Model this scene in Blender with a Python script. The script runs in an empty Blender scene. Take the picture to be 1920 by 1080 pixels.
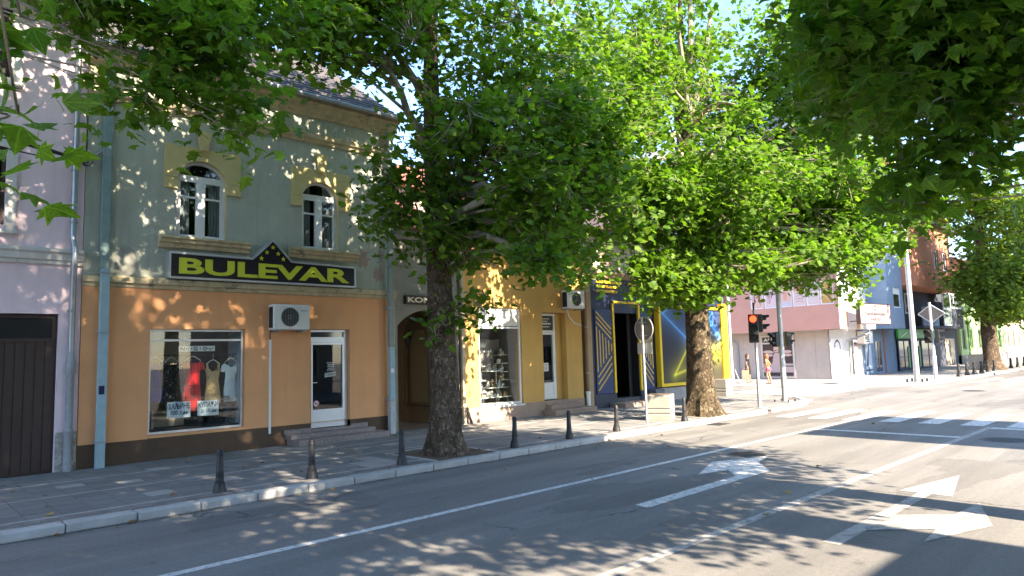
import bpy, bmesh, math, random
import numpy as np
from mathutils import Vector, Matrix

S = bpy.context.scene
COL = S.collection
rnd = random.Random(7)

# ---------------------------------------------------------------- camera, sky, sun, exposure
CAM = np.array([0.0, 0.0, 2.1])
_p, _r, _a = [math.radians(v) for v in (5.551, 1.616, 46.0)]
_f = np.array([math.cos(_a) * math.cos(_p), math.sin(_a) * math.cos(_p), math.sin(_p)])
_rt = np.array([math.sin(_a), -math.cos(_a), 0.0])
_up = np.cross(_rt, _f)
CR, CU = math.cos(_r) * _rt - math.sin(_r) * _up, math.cos(_r) * _up + math.sin(_r) * _rt
CF = _f
cam_data = bpy.data.cameras.new('camera')
cam_data.sensor_width = 36.0
cam_data.lens = 36.0 * 1290.0 / 1920.0
cam_data.clip_end = 2000.0
cam = bpy.data.objects.new('camera', cam_data)
COL.objects.link(cam)
cam.matrix_world = Matrix(((CR[0], CU[0], -CF[0], CAM[0]), (CR[1], CU[1], -CF[1], CAM[1]),
                           (CR[2], CU[2], -CF[2], CAM[2]), (0, 0, 0, 1)))
S.camera = cam

SUN_EL = math.radians(36.0)
SUN_TO = Vector((-0.05, -1.0, 0)).normalized() * math.cos(SUN_EL) + Vector((0, 0, math.sin(SUN_EL)))
world = bpy.data.worlds.new('World')
S.world = world
world.use_nodes = True
wn = world.node_tree.nodes
sky = wn.new('ShaderNodeTexSky')
sky.sky_type = 'NISHITA'
sky.sun_disc = False
sky.sun_elevation = SUN_EL
sky.sun_rotation = math.radians(183.0)
sky.air_density = 1.0
sky.dust_density = 0.6
sky.ozone_density = 4.0
wn['Background'].inputs[1].default_value = 0.15
world.node_tree.links.new(sky.outputs[0], wn['Background'].inputs[0])
sun_data = bpy.data.lights.new('sun', 'SUN')
sun_data.energy = 5.0
sun_data.angle = math.radians(0.53)
sun_data.color = (1.0, 0.85, 0.66)
sun = bpy.data.objects.new('sun', sun_data)
COL.objects.link(sun)
sun.location = (-5, -30, 40)
sun.rotation_euler = (-SUN_TO).to_track_quat('-Z', 'Y').to_euler()
S.view_settings.view_transform = 'Standard'
S.view_settings.look = 'None'
S.view_settings.gamma = 1.0
S.view_settings.exposure = 2.28
S.render.engine = 'CYCLES'
S.cycles.use_denoising = True
S.cycles.max_bounces = 6
S.cycles.diffuse_bounces = 3
S.cycles.transparent_max_bounces = 10
S.cycles.caustics_reflective = False
S.cycles.caustics_refractive = False

# ---------------------------------------------------------------- materials
MATS = {}


def mat(name, col, rough=0.8, var=0.12, scale=2.0, bump=0.0, bscale=60.0, metal=0.0, spec=0.4,
        stain=None, stain_scale=0.8, stain_cut=0.62, rand=0.0, tint=None, coat=0.0, streak=0.0):
    """procedural surface: base colour with two octaves of noise, optional stains, fine relief"""
    if name in MATS:
        return MATS[name]
    m = bpy.data.materials.new(name)
    m.use_nodes = True
    nt = m.node_tree
    N, L = nt.nodes, nt.links
    b = N['Principled BSDF']
    b.inputs['Roughness'].default_value = rough
    b.inputs['Metallic'].default_value = metal
    b.inputs['Specular IOR Level'].default_value = spec
    if coat:
        b.inputs['Coat Weight'].default_value = coat
    tc = N.new('ShaderNodeTexCoord')
    n1 = N.new('ShaderNodeTexNoise')
    n1.inputs['Scale'].default_value = scale
    n1.inputs['Detail'].default_value = 8
    n1.inputs['Roughness'].default_value = 0.65
    L.new(tc.outputs['Object'], n1.inputs['Vector'])
    mr = N.new('ShaderNodeMapRange')
    mr.inputs[1].default_value = 0.3
    mr.inputs[2].default_value = 0.7
    mr.inputs[3].default_value = 1 - var
    mr.inputs[4].default_value = 1 + var
    L.new(n1.outputs['Fac'], mr.inputs[0])
    mul = N.new('ShaderNodeVectorMath')
    mul.operation = 'SCALE'
    mul.inputs[0].default_value = col
    L.new(mr.outputs[0], mul.inputs['Scale'])
    out = mul.outputs[0]
    if stain:
        n2 = N.new('ShaderNodeTexNoise')
        n2.inputs['Scale'].default_value = stain_scale
        n2.inputs['Detail'].default_value = 10
        n2.inputs['Roughness'].default_value = 0.7
        mp = N.new('ShaderNodeMapping')
        mp.inputs['Location'].default_value = (3.1, 7.7, 1.3)
        L.new(tc.outputs['Object'], mp.inputs[0])
        L.new(mp.outputs[0], n2.inputs['Vector'])
        r2 = N.new('ShaderNodeMapRange')
        r2.inputs[1].default_value = stain_cut
        r2.inputs[2].default_value = stain_cut + 0.06
        r2.inputs[3].default_value = 0
        r2.inputs[4].default_value = 0.85
        L.new(n2.outputs['Fac'], r2.inputs[0])
        mx = N.new('ShaderNodeMix')
        mx.data_type = 'RGBA'
        mx.inputs[7].default_value = (*stain, 1)
        L.new(r2.outputs[0], mx.inputs[0])
        L.new(out, mx.inputs[6])
        out = mx.outputs[2]
    if streak:
        ms = N.new('ShaderNodeMapping')
        ms.inputs['Scale'].default_value = (5.5, 5.5, 0.35)
        L.new(tc.outputs['Object'], ms.inputs[0])
        ns = N.new('ShaderNodeTexNoise')
        ns.inputs['Scale'].default_value = 1.0
        ns.inputs['Detail'].default_value = 9
        ns.inputs['Roughness'].default_value = 0.7
        L.new(ms.outputs[0], ns.inputs['Vector'])
        rs_ = N.new('ShaderNodeMapRange')
        rs_.inputs[1].default_value = 0.48
        rs_.inputs[2].default_value = 0.75
        rs_.inputs[3].default_value = 1.0
        rs_.inputs[4].default_value = 1 - streak
        L.new(ns.outputs['Fac'], rs_.inputs[0])
        sm = N.new('ShaderNodeVectorMath')
        sm.operation = 'SCALE'
        L.new(out, sm.inputs[0])
        L.new(rs_.outputs[0], sm.inputs['Scale'])
        out = sm.outputs[0]
    if rand:
        oi = N.new('ShaderNodeObjectInfo')
        ge = N.new('ShaderNodeNewGeometry')
        ad = N.new('ShaderNodeMath')
        L.new(oi.outputs['Random'], ad.inputs[0])
        L.new(ge.outputs['Random Per Island'], ad.inputs[1])
        fr = N.new('ShaderNodeMath')
        fr.operation = 'FRACT'
        L.new(ad.outputs[0], fr.inputs[0])
        r3 = N.new('ShaderNodeMapRange')
        r3.inputs[3].default_value = 1 - rand
        r3.inputs[4].default_value = 1 + rand
        L.new(fr.outputs[0], r3.inputs[0])
        m3 = N.new('ShaderNodeVectorMath')
        m3.operation = 'SCALE'
        L.new(out, m3.inputs[0])
        L.new(r3.outputs[0], m3.inputs['Scale'])
        out = m3.outputs[0]
    L.new(out, b.inputs['Base Color'])
    if bump:
        n4 = N.new('ShaderNodeTexNoise')
        n4.inputs['Scale'].default_value = bscale
        n4.inputs['Detail'].default_value = 5
        L.new(tc.outputs['Object'], n4.inputs['Vector'])
        bp = N.new('ShaderNodeBump')
        bp.inputs['Strength'].default_value = min(1.0, bump)
        bp.inputs['Distance'].default_value = 0.02
        L.new(n4.outputs['Fac'], bp.inputs['Height'])
        L.new(bp.outputs[0], b.inputs['Normal'])
    MATS[name] = m
    return m


def asphalt(name, base):
    """worn street asphalt: aggregate speckle, lengthwise tyre bands, repairs of another tone, oil spots and cracks"""
    m = bpy.data.materials.new(name)
    m.use_nodes = True
    N, L = m.node_tree.nodes, m.node_tree.links
    b = N['Principled BSDF']
    b.inputs['Roughness'].default_value = 0.88
    b.inputs['Specular IOR Level'].default_value = 0.28
    tc = N.new('ShaderNodeTexCoord')

    def noise(scale, detail, sc=(1, 1, 1), rough=0.6):
        mp = N.new('ShaderNodeMapping')
        mp.inputs['Scale'].default_value = sc
        L.new(tc.outputs['Object'], mp.inputs[0])
        q = N.new('ShaderNodeTexNoise')
        q.inputs['Scale'].default_value = scale
        q.inputs['Detail'].default_value = detail
        q.inputs['Roughness'].default_value = rough
        L.new(mp.outputs[0], q.inputs['Vector'])
        return q.outputs['Fac']

    def rng(x, a, b_, c, d):
        q = N.new('ShaderNodeMapRange')
        for k, v in zip((1, 2, 3, 4), (a, b_, c, d)):
            q.inputs[k].default_value = v
        L.new(x, q.inputs[0])
        return q.outputs[0]

    def mulf(x, y):
        q = N.new('ShaderNodeMath')
        q.operation = 'MULTIPLY'
        L.new(x, q.inputs[0])
        L.new(y, q.inputs[1])
        return q.outputs[0]
    f = rng(noise(75, 3), 0.3, 0.7, 0.74, 1.26)
    f = mulf(f, rng(noise(16, 6, rough=0.75), 0.35, 0.65, 0.88, 1.12))
    f = mulf(f, rng(noise(1.0, 5, (0.10, 1.25, 1)), 0.35, 0.65, 0.80, 1.14))
    f = mulf(f, rng(noise(0.22, 4), 0.35, 0.65, 0.90, 1.10))
    f = mulf(f, rng(noise(0.33, 6, (0.5, 1.5, 1), 0.5), 0.575, 0.585, 1.0, 0.80))
    f = mulf(f, rng(noise(2.3, 5, rough=0.7), 0.63, 0.72, 1.0, 0.66))
    wv = N.new('ShaderNodeTexNoise')
    wv.inputs['Scale'].default_value = 1.7
    wv.inputs['Detail'].default_value = 6
    L.new(tc.outputs['Object'], wv.inputs['Vector'])
    ad = N.new('ShaderNodeMix')
    ad.data_type = 'RGBA'
    ad.blend_type = 'ADD'
    ad.inputs[0].default_value = 0.8
    L.new(tc.outputs['Object'], ad.inputs[6])
    L.new(wv.outputs['Color'], ad.inputs[7])
    vo = N.new('ShaderNodeTexVoronoi')
    vo.feature = 'DISTANCE_TO_EDGE'
    vo.inputs['Scale'].default_value = 0.28
    L.new(ad.outputs[2], vo.inputs['Vector'])
    line = rng(vo.outputs['Distance'], 0.0, 0.008, 0.40, 1.0)
    mask = rng(noise(0.31, 3), 0.50, 0.56, 0.0, 1.0)
    mx = N.new('ShaderNodeMix')
    mx.inputs[2].default_value = 1.0
    L.new(mask, mx.inputs[0])
    L.new(line, mx.inputs[3])
    f = mulf(f, mx.outputs[0])
    sc = N.new('ShaderNodeVectorMath')
    sc.operation = 'SCALE'
    sc.inputs[0].default_value = base
    L.new(f, sc.inputs['Scale'])
    L.new(sc.outputs[0], b.inputs['Base Color'])
    bp = N.new('ShaderNodeBump')
    bp.inputs['Strength'].default_value = 0.45
    bp.inputs['Distance'].default_value = 0.01
    L.new(noise(140, 4), bp.inputs['Height'])
    L.new(bp.outputs[0], b.inputs['Normal'])
    MATS[name] = m
    return m


def bark(name, dark, mid, pale, scale, amount):
    """flaking plane-tree bark: irregular plates with paler patches where bark has come off"""
    m = bpy.data.materials.new(name)
    m.use_nodes = True
    N, L = m.node_tree.nodes, m.node_tree.links
    b = N['Principled BSDF']
    b.inputs['Roughness'].default_value = 0.92
    b.inputs['Specular IOR Level'].default_value = 0.2
    tc = N.new('ShaderNodeTexCoord')
    mp = N.new('ShaderNodeMapping')
    mp.inputs['Scale'].default_value = (1, 1, 0.62)
    L.new(tc.outputs['Object'], mp.inputs[0])
    nz = N.new('ShaderNodeTexNoise')
    nz.inputs['Scale'].default_value = scale * 0.9
    nz.inputs['Detail'].default_value = 6
    L.new(mp.outputs[0], nz.inputs['Vector'])
    ad = N.new('ShaderNodeMix')
    ad.data_type = 'RGBA'
    ad.blend_type = 'ADD'
    ad.inputs[0].default_value = 0.16
    L.new(mp.outputs[0], ad.inputs[6])
    L.new(nz.outputs['Color'], ad.inputs[7])
    vo = N.new('ShaderNodeTexVoronoi')
    vo.inputs['Scale'].default_value = scale
    L.new(ad.outputs[2], vo.inputs['Vector'])
    ve = N.new('ShaderNodeTexVoronoi')
    ve.feature = 'DISTANCE_TO_EDGE'
    ve.inputs['Scale'].default_value = scale
    L.new(ad.outputs[2], ve.inputs['Vector'])
    sp = N.new('ShaderNodeSeparateColor')
    L.new(vo.outputs['Color'], sp.inputs[0])
    r = N.new('ShaderNodeValToRGB')
    e = r.color_ramp.elements
    e[0].position, e[0].color = 0.0, (*dark, 1)
    e[1].position, e[1].color = 1.0, (*pale, 1)
    for pos, c in ((1 - amount - 0.25, mid), (1 - amount, mid), (1 - amount + 0.03, pale)):
        q = e.new(pos)
        q.color = (*c, 1)
    L.new(sp.outputs[0], r.inputs[0])
    n2 = N.new('ShaderNodeTexNoise')
    n2.inputs['Scale'].default_value = 3.0
    n2.inputs['Detail'].default_value = 9
    L.new(tc.outputs['Object'], n2.inputs['Vector'])
    m2 = N.new('ShaderNodeMapRange')
    m2.inputs[1].default_value = 0.3
    m2.inputs[2].default_value = 0.7
    m2.inputs[3].default_value = 0.6
    m2.inputs[4].default_value = 1.35
    L.new(n2.outputs['Fac'], m2.inputs[0])
    sc = N.new('ShaderNodeVectorMath')
    sc.operation = 'SCALE'
    L.new(r.outputs[0], sc.inputs[0])
    L.new(m2.outputs[0], sc.inputs['Scale'])
    L.new(sc.outputs[0], b.inputs['Base Color'])
    ed = N.new('ShaderNodeMapRange')
    ed.inputs[2].default_value = 0.08
    L.new(ve.outputs['Distance'], ed.inputs[0])
    hs = N.new('ShaderNodeMath')
    L.new(ed.outputs[0], hs.inputs[0])
    L.new(nz.outputs['Fac'], hs.inputs[1])
    bp = N.new('ShaderNodeBump')
    bp.inputs['Strength'].default_value = 0.9
    bp.inputs['Distance'].default_value = 0.02
    L.new(hs.outputs[0], bp.inputs['Height'])
    L.new(bp.outputs[0], b.inputs['Normal'])
    MATS[name] = m
    return m


def glass(name, tint=(0.95, 0.97, 0.96), refl=0.8):
    if name in MATS:
        return MATS[name]
    m = bpy.data.materials.new(name)
    m.use_nodes = True
    nt = m.node_tree
    N, L = nt.nodes, nt.links
    N.remove(N['Principled BSDF'])
    t = N.new('ShaderNodeBsdfTransparent')
    t.inputs[0].default_value = (*tint, 1)
    g = N.new('ShaderNodeBsdfGlossy')
    g.inputs['Roughness'].default_value = 0.015
    g.inputs['Color'].default_value = (refl, refl, refl, 1)
    f = N.new('ShaderNodeFresnel')
    ge = N.new('ShaderNodeNewGeometry')
    mr = N.new('ShaderNodeMapRange')          # same reflectance from either side of the pane
    mr.inputs[3].default_value = 1.42
    mr.inputs[4].default_value = 1 / 1.42
    L.new(ge.outputs['Backfacing'], mr.inputs[0])
    L.new(mr.outputs[0], f.inputs[0])
    mx = N.new('ShaderNodeMixShader')
    L.new(f.outputs[0], mx.inputs[0])
    L.new(t.outputs[0], mx.inputs[1])
    L.new(g.outputs[0], mx.inputs[2])
    L.new(mx.outputs[0], N['Material Output'].inputs[0])
    MATS[name] = m
    return m


def colmat(name, rough=0.55, spec=0.3):
    """flat print: colour read from the mesh's own 'col' attribute"""
    if name in MATS:
        return MATS[name]
    m = bpy.data.materials.new(name)
    m.use_nodes = True
    N, L = m.node_tree.nodes, m.node_tree.links
    b = N['Principled BSDF']
    b.inputs['Roughness'].default_value = rough
    b.inputs['Specular IOR Level'].default_value = spec
    a = N.new('ShaderNodeAttribute')
    a.attribute_name = 'col'
    L.new(a.outputs['Color'], b.inputs['Base Color'])
    MATS[name] = m
    return m


def emit(name, col, strength):
    if name in MATS:
        return MATS[name]
    m = bpy.data.materials.new(name)
    m.use_nodes = True
    b = m.node_tree.nodes['Principled BSDF']
    b.inputs['Base Color'].default_value = (*col, 1)
    b.inputs['Emission Color'].default_value = (*col, 1)
    b.inputs['Emission Strength'].default_value = strength
    MATS[name] = m
    return m


# ---------------------------------------------------------------- mesh building
class Fr:
    """a wall frame: u along the wall, v out of the wall towards the street, z up"""

    def __init__(s, ox, oy, dx, dy):
        l = math.hypot(dx, dy)
        s.o = (ox, oy)
        s.d = (dx / l, dy / l)
        s.n = (s.d[1], -s.d[0])

    def __call__(s, u, v, z):
        return (s.o[0] + u * s.d[0] + v * s.n[0], s.o[1] + u * s.d[1] + v * s.n[1], z)


XYZ = lambda x, y, z: (x, y, z)
WL = {}          # world location of each built object


class MB:
    def __init__(s, fr=None):
        s.v, s.f, s.fr = [], [], (fr or XYZ)

    def add(s, vs, fs):
        n = len(s.v)
        s.v += [s.fr(*p) for p in vs]
        s.f += [tuple(i + n for i in f) for f in fs]
        return s

    def box(s, a0, a1, b0, b1, c0, c1):
        vs = [(x, y, z) for z in (c0, c1) for y in (b0, b1) for x in (a0, a1)]
        return s.add(vs, [(0, 2, 3, 1), (4, 5, 7, 6), (0, 1, 5, 4), (2, 6, 7, 3), (0, 4, 6, 2), (1, 3, 7, 5)])

    def quad(s, *pts):
        return s.add(list(pts), [tuple(range(len(pts)))])

    def prism(s, pts, b0, b1):
        """polygon in (u,z) extruded along v"""
        n = len(pts)
        vs = [(p[0], b0, p[1]) for p in pts] + [(p[0], b1, p[1]) for p in pts]
        fs = [tuple(range(n)), tuple(range(2 * n - 1, n - 1, -1))]
        fs += [(i, (i + 1) % n, n + (i + 1) % n, n + i) for i in range(n)]
        return s.add(vs, fs)

    def slab(s, pts, z0, z1):
        """polygon in (x,y) extruded along z"""
        n = len(pts)
        vs = [(p[0], p[1], z0) for p in pts] + [(p[0], p[1], z1) for p in pts]
        fs = [tuple(range(n - 1, -1, -1)), tuple(range(n, 2 * n))]
        fs += [(i, (i + 1) % n, n + (i + 1) % n, n + i) for i in range(n)]
        return s.add(vs, fs)

    def lathe(s, cx, cy, prof, seg=16):
        """prof: (radius, z) from bottom to top, about the vertical axis at cx,cy"""
        vs, fs = [], []
        for r, z in prof:
            for k in range(seg):
                t = 2 * math.pi * k / seg
                vs.append((cx + r * math.cos(t), cy + r * math.sin(t), z))
        for i in range(len(prof) - 1):
            for k in range(seg):
                a, b = i * seg + k, i * seg + (k + 1) % seg
                fs.append((a, b, b + seg, a + seg))
        fs.append(tuple(range(seg - 1, -1, -1)))
        m = (len(prof) - 1) * seg
        fs.append(tuple(range(m, m + seg)))
        return s.add(vs, fs)

    def tube(s, path, seg=8, cap=True, wob=None):
        """path: (x,y,z,r) points"""
        P = [np.array(s.fr(*p[:3])) for p in path]
        R = [p[3] for p in path]
        fr, s.fr = s.fr, XYZ
        vs, fs = [], []
        ref = None
        for i, p in enumerate(P):
            t = (P[min(i + 1, len(P) - 1)] - P[max(i - 1, 0)])
            t = t / (np.linalg.norm(t) + 1e-9)
            if ref is None:
                ref = np.array([1.0, 0, 0]) if abs(t[0]) < 0.8 else np.array([0, 1.0, 0])
            a = np.cross(t, ref)
            a /= np.linalg.norm(a) + 1e-9
            b = np.cross(t, a)
            ref = np.cross(a, t)
            for k in range(seg):
                q = 2 * math.pi * k / seg
                r = R[i] * (wob(i, k) if wob else 1)
                vs.append(tuple(p + r * (math.cos(q) * a + math.sin(q) * b)))
        for i in range(len(P) - 1):
            for k in range(seg):
                a, b = i * seg + k, i * seg + (k + 1) % seg
                fs.append((a, b, b + seg, a + seg))
        if cap:
            fs.append(tuple(range(seg - 1, -1, -1)))
            m = (len(P) - 1) * seg
            fs.append(tuple(range(m, m + seg)))
        s.add(vs, fs)
        s.fr = fr
        return s

    def disc(s, c, n, r, th, seg=20):
        """a round plate centred at c (u,v,z), axis n in frame coordinates, thickness th"""
        n = np.array(n, float)
        n /= np.linalg.norm(n)
        ref = np.array([0, 0, 1.0]) if abs(n[2]) < 0.9 else np.array([1.0, 0, 0])
        a = np.cross(n, ref)
        a /= np.linalg.norm(a)
        b = np.cross(n, a)
        c = np.array(c, float)
        vs = []
        for h in (-th / 2, th / 2):
            for k in range(seg):
                q = 2 * math.pi * k / seg
                vs.append(tuple(c + n * h + r * (math.cos(q) * a + math.sin(q) * b)))
        fs = [tuple(range(seg - 1, -1, -1)), tuple(range(seg, 2 * seg))]
        fs += [(k, (k + 1) % seg, seg + (k + 1) % seg, seg + k) for k in range(seg)]
        return s.add(vs, fs)

    def ring(s, c, n, r0, r1, th, seg=24):
        n = np.array(n, float)
        n /= np.linalg.norm(n)
        ref = np.array([0, 0, 1.0]) if abs(n[2]) < 0.9 else np.array([1.0, 0, 0])
        a = np.cross(n, ref)
        a /= np.linalg.norm(a)
        b = np.cross(n, a)
        c = np.array(c, float)
        vs = []
        for h, r in ((-th / 2, r0), (-th / 2, r1), (th / 2, r1), (th / 2, r0)):
            for k in range(seg):
                q = 2 * math.pi * k / seg
                vs.append(tuple(c + n * h + r * (math.cos(q) * a + math.sin(q) * b)))
        fs = []
        for j in range(4):
            for k in range(seg):
                a0, a1 = j * seg + k, j * seg + (k + 1) % seg
                b0, b1 = ((j + 1) % 4) * seg + k, ((j + 1) % 4) * seg + (k + 1) % seg
                fs.append((a0, a1, b1, b0))
        return s.add(vs, fs)

    def ball(s, c, r, seg=12, rings=8):
        rx, ry, rz = (r, r, r) if not hasattr(r, '__len__') else r
        vs, fs = [(c[0], c[1], c[2] - rz)], []
        for i in range(1, rings):
            t = math.pi * i / rings
            for k in range(seg):
                q = 2 * math.pi * k / seg
                vs.append((c[0] + rx * math.sin(t) * math.cos(q), c[1] + ry * math.sin(t) * math.sin(q), c[2] - rz * math.cos(t)))
        vs.append((c[0], c[1], c[2] + rz))
        for k in range(seg):
            fs.append((0, 1 + (k + 1) % seg, 1 + k))
            m = 1 + (rings - 2) * seg
            fs.append((len(vs) - 1, m + k, m + (k + 1) % seg))
        for i in range(rings - 2):
            for k in range(seg):
                a, b = 1 + i * seg + k, 1 + i * seg + (k + 1) % seg
                fs.append((a, b, b + seg, a + seg))
        return s.add(vs, fs)

    def mesh(s, name, material, off=(0, 0, 0), bev=0.0, smooth=False, recalc=True, bseg=1):
        me = bpy.data.meshes.new(name)
        me.from_pydata([(p[0] - off[0], p[1] - off[1], p[2] - off[2]) for p in s.v], [], s.f)
        if recalc or bev:
            bm = bmesh.new()
            bm.from_mesh(me)
            if recalc:
                bmesh.ops.recalc_face_normals(bm, faces=bm.faces[:])
            if bev:
                ed = [e for e in bm.edges if len(e.link_faces) == 2 and e.calc_face_angle(0) > 0.5]
                bmesh.ops.bevel(bm, geom=ed, offset=bev, segments=bseg, affect='EDGES', profile=0.5, clamp_overlap=True)
            bm.to_mesh(me)
            bm.free()
        if smooth:
            me.polygons.foreach_set('use_smooth', [True] * len(me.polygons))
            try:
                me.set_sharp_from_angle(angle=math.radians(40))
            except Exception:
                pass
        me.materials.append(material)
        return me

    def build(s, name, material, parent=None, base=None, label=None, cat=None, group=None, kind=None, **kw):
        if getattr(s, 'subs', None):
            return [q.build(name, material, parent, base, label, cat, group, kind, **kw) for q in s.subs]
        off = WL[parent.name] if parent is not None else (base or (0, 0, 0))
        me = s.mesh(name, material, off, **kw)
        o = bpy.data.objects.new(name, me)
        COL.objects.link(o)
        if parent is not None:
            o.parent = parent
        else:
            o.location = off
        WL[o.name] = off
        tag(o, label, cat, group, kind)
        return o


def tag(o, label=None, cat=None, group=None, kind=None):
    for k, v in (('label', label), ('category', cat), ('group', group), ('kind', kind)):
        if v:
            o[k] = v
    return o


def thing(name, label, cat, loc, group=None, kind=None, rz=0.0):
    o = bpy.data.objects.new(name, None)
    COL.objects.link(o)
    o.empty_display_size = 0.2
    o.location = loc
    o.rotation_euler = (0, 0, rz)
    WL[o.name] = tuple(loc)
    return tag(o, label, cat, group, kind)


def copy_tree(o, loc=None, parent=None, rz=None, label=None, group=None):
    kids = [c for c in bpy.data.objects if c.parent == o] if parent is not None else list(o.children)
    c = o.copy()
    COL.objects.link(c)
    if parent is not None:
        c.parent = parent
    if loc is not None:
        c.location = loc
    if rz is not None:
        c.rotation_euler = (0, 0, rz)
    tag(c, label, None, group)
    for ch in o.children:
        copy_tree(ch, parent=c)
    return c


TEXT = {}


def text_mesh(s, bold=0.0):
    if (s, bold) in TEXT:
        return TEXT[(s, bold)]
    cu = bpy.data.curves.new('lettering', 'FONT')
    cu.body = s
    cu.size = 1.0
    cu.offset = bold
    cu.resolution_u = 4
    ob = bpy.data.objects.new('lettering_tmp', cu)
    COL.objects.link(ob)
    dg = bpy.context.evaluated_depsgraph_get()
    me = bpy.data.meshes.new_from_object(ob.evaluated_get(dg))
    v = np.array([tuple(p.co) for p in me.vertices]) if len(me.vertices) else np.zeros((0, 3))
    f = [tuple(p.vertices) for p in me.polygons]
    bpy.data.objects.remove(ob)
    bpy.data.curves.remove(cu)
    bpy.data.meshes.remove(me)
    TEXT[(s, bold)] = (v, f)
    return v, f


def lettering(mb, s, u0, u1, z0, z1, v, bold=0.0):
    """flat letters filling the box u0..u1, z0..z1 on the plane v of mb's frame"""
    P, F = text_mesh(s, bold)
    if not len(P):
        return mb
    lo, hi = P.min(0), P.max(0)
    w, h = max(hi[0] - lo[0], 1e-6), max(hi[1] - lo[1], 1e-6)
    vs = [(u0 + (p[0] - lo[0]) / w * (u1 - u0), v, z0 + (p[1] - lo[1]) / h * (z1 - z0)) for p in P]
    return mb.add(vs, F)


def picture(name, fr, u0, u1, z0, z1, v, func, nx, nz, parent=None, th=0.01, **kw):
    """a flat print: a thin board whose front carries a colour per vertex, func(s,t)->rgb with s,t in 0..1"""
    mb = MB(fr)
    vs = [(u0 + (u1 - u0) * i / nx, v, z0 + (z1 - z0) * j / nz) for j in range(nz + 1) for i in range(nx + 1)]
    fs = [(j * (nx + 1) + i, j * (nx + 1) + i + 1, (j + 1) * (nx + 1) + i + 1, (j + 1) * (nx + 1) + i) for j in range(nz) for i in range(nx)]
    mb.add(vs, fs)
    nb = len(vs)
    mb.box(u0, u1, v - th, v - 0.001, z0, z1)
    ob = mb.build(name, colmat('print'), parent, recalc=False, **kw)
    a = ob.data.attributes.new('col', 'FLOAT_COLOR', 'POINT')
    buf = np.ones((len(ob.data.vertices), 4), np.float32)
    g = np.array([func(i / nx, j / nz) for j in range(nz + 1) for i in range(nx + 1)], np.float32)
    buf[:nb, :3] = g
    buf[nb:, :3] = g.mean(0)
    a.data.foreach_set('color', buf.ravel())
    return ob


def wall(mb, rmb, u0, u1, z0, z1, v, holes, depth):
    """front sheet of a wall with openings; rmb takes the reveals. hole = (ua,ub,za,zb,rise)"""
    us = sorted({u0, u1} | {h[0] for h in holes} | {h[1] for h in holes})
    zs = sorted({z0, z1} | {h[2] for h in holes} | {h[3] for h in holes})
    us = [u for u in us if u0 <= u <= u1]
    zs = [z for z in zs if z0 <= z <= z1]
    for a, b in zip(us, us[1:]):
        for c, d in zip(zs, zs[1:]):
            mu, mz = (a + b) / 2, (c + d) / 2
            if any(h[0] < mu < h[1] and h[2] < mz < h[3] for h in holes):
                continue
            mb.quad((a, v, c), (b, v, c), (b, v, d), (a, v, d))
    rall = rmb
    rall.subs = []
    for h in holes:
        rmb = MB(rall.fr if rall.fr is not XYZ else None)
        rall.subs.append(rmb)
        ua, ub, za, zb = h[:4]
        rise = h[4] if len(h) > 4 else 0
        w = v - depth
        zt = zb - rise
        rmb.quad((ua, v, za), (ua, w, za), (ua, w, zt), (ua, v, zt))
        rmb.quad((ub, v, za), (ub, v, zt), (ub, w, zt), (ub, w, za))
        rmb.quad((ua, v, za), (ub, v, za), (ub, w, za), (ua, w, za))
        if not rise:
            rmb.quad((ua, v, zb), (ua, w, zb), (ub, w, zb), (ub, v, zb))
            continue
        c = arch_pts(ua, ub, zt, rise)
        for (a, za_), (b, zb_) in zip(c, c[1:]):
            mb.quad((a, v, za_), (b, v, zb_), (b, v, zb), (a, v, zb))
            rmb.quad((a, v, za_), (a, w, za_), (b, w, zb_), (b, v, zb_))


def arch_pts(ua, ub, zt, rise, n=14):
    hw = (ub - ua) / 2
    R = (hw * hw + rise * rise) / (2 * rise)
    cz = zt + rise - R
    t0 = math.asin(min(1.0, hw / R))
    if rise > hw:
        t0 = math.pi - t0
    return [((ua + ub) / 2 + R * math.sin(-t0 + 2 * t0 * i / n), cz + R * math.cos(-t0 + 2 * t0 * i / n)) for i in range(n + 1)]


def window(fr, parent, ua, ub, za, zb, v, fmat, gmat, fw=0.06, mull=(), trans=(), name='window', depth=0.06, panes=True, label=None):
    """frame mesh (a part) with one pane per light (sub-parts)"""
    m = MB(fr)
    m.box(ua, ub, v - depth, v, za, za + fw)
    m.box(ua, ub, v - depth, v, zb - fw, zb)
    m.box(ua, ua + fw, v - depth, v, za + fw, zb - fw)
    m.box(ub - fw, ub, v - depth, v, za + fw, zb - fw)
    for c in mull:
        m.box(c - fw / 2, c + fw / 2, v - depth, v - 0.003, za + fw, zb - fw)
    for c in trans:
        m.box(ua + fw, ub - fw, v - depth, v - 0.006, c - fw / 2, c + fw / 2)
    o = m.build(name, fmat, parent, label=label)
    if panes:
        us = [ua + fw] + sorted(mull) + [ub - fw]
        zs = [za + fw] + sorted(trans) + [zb - fw]
        for a, b in zip(us, us[1:]):
            for c, d in zip(zs, zs[1:]):
                MB(fr).box(a, b, v - depth * 0.65, v - depth * 0.45, c, d).build('pane', gmat, o)
    return o

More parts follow.
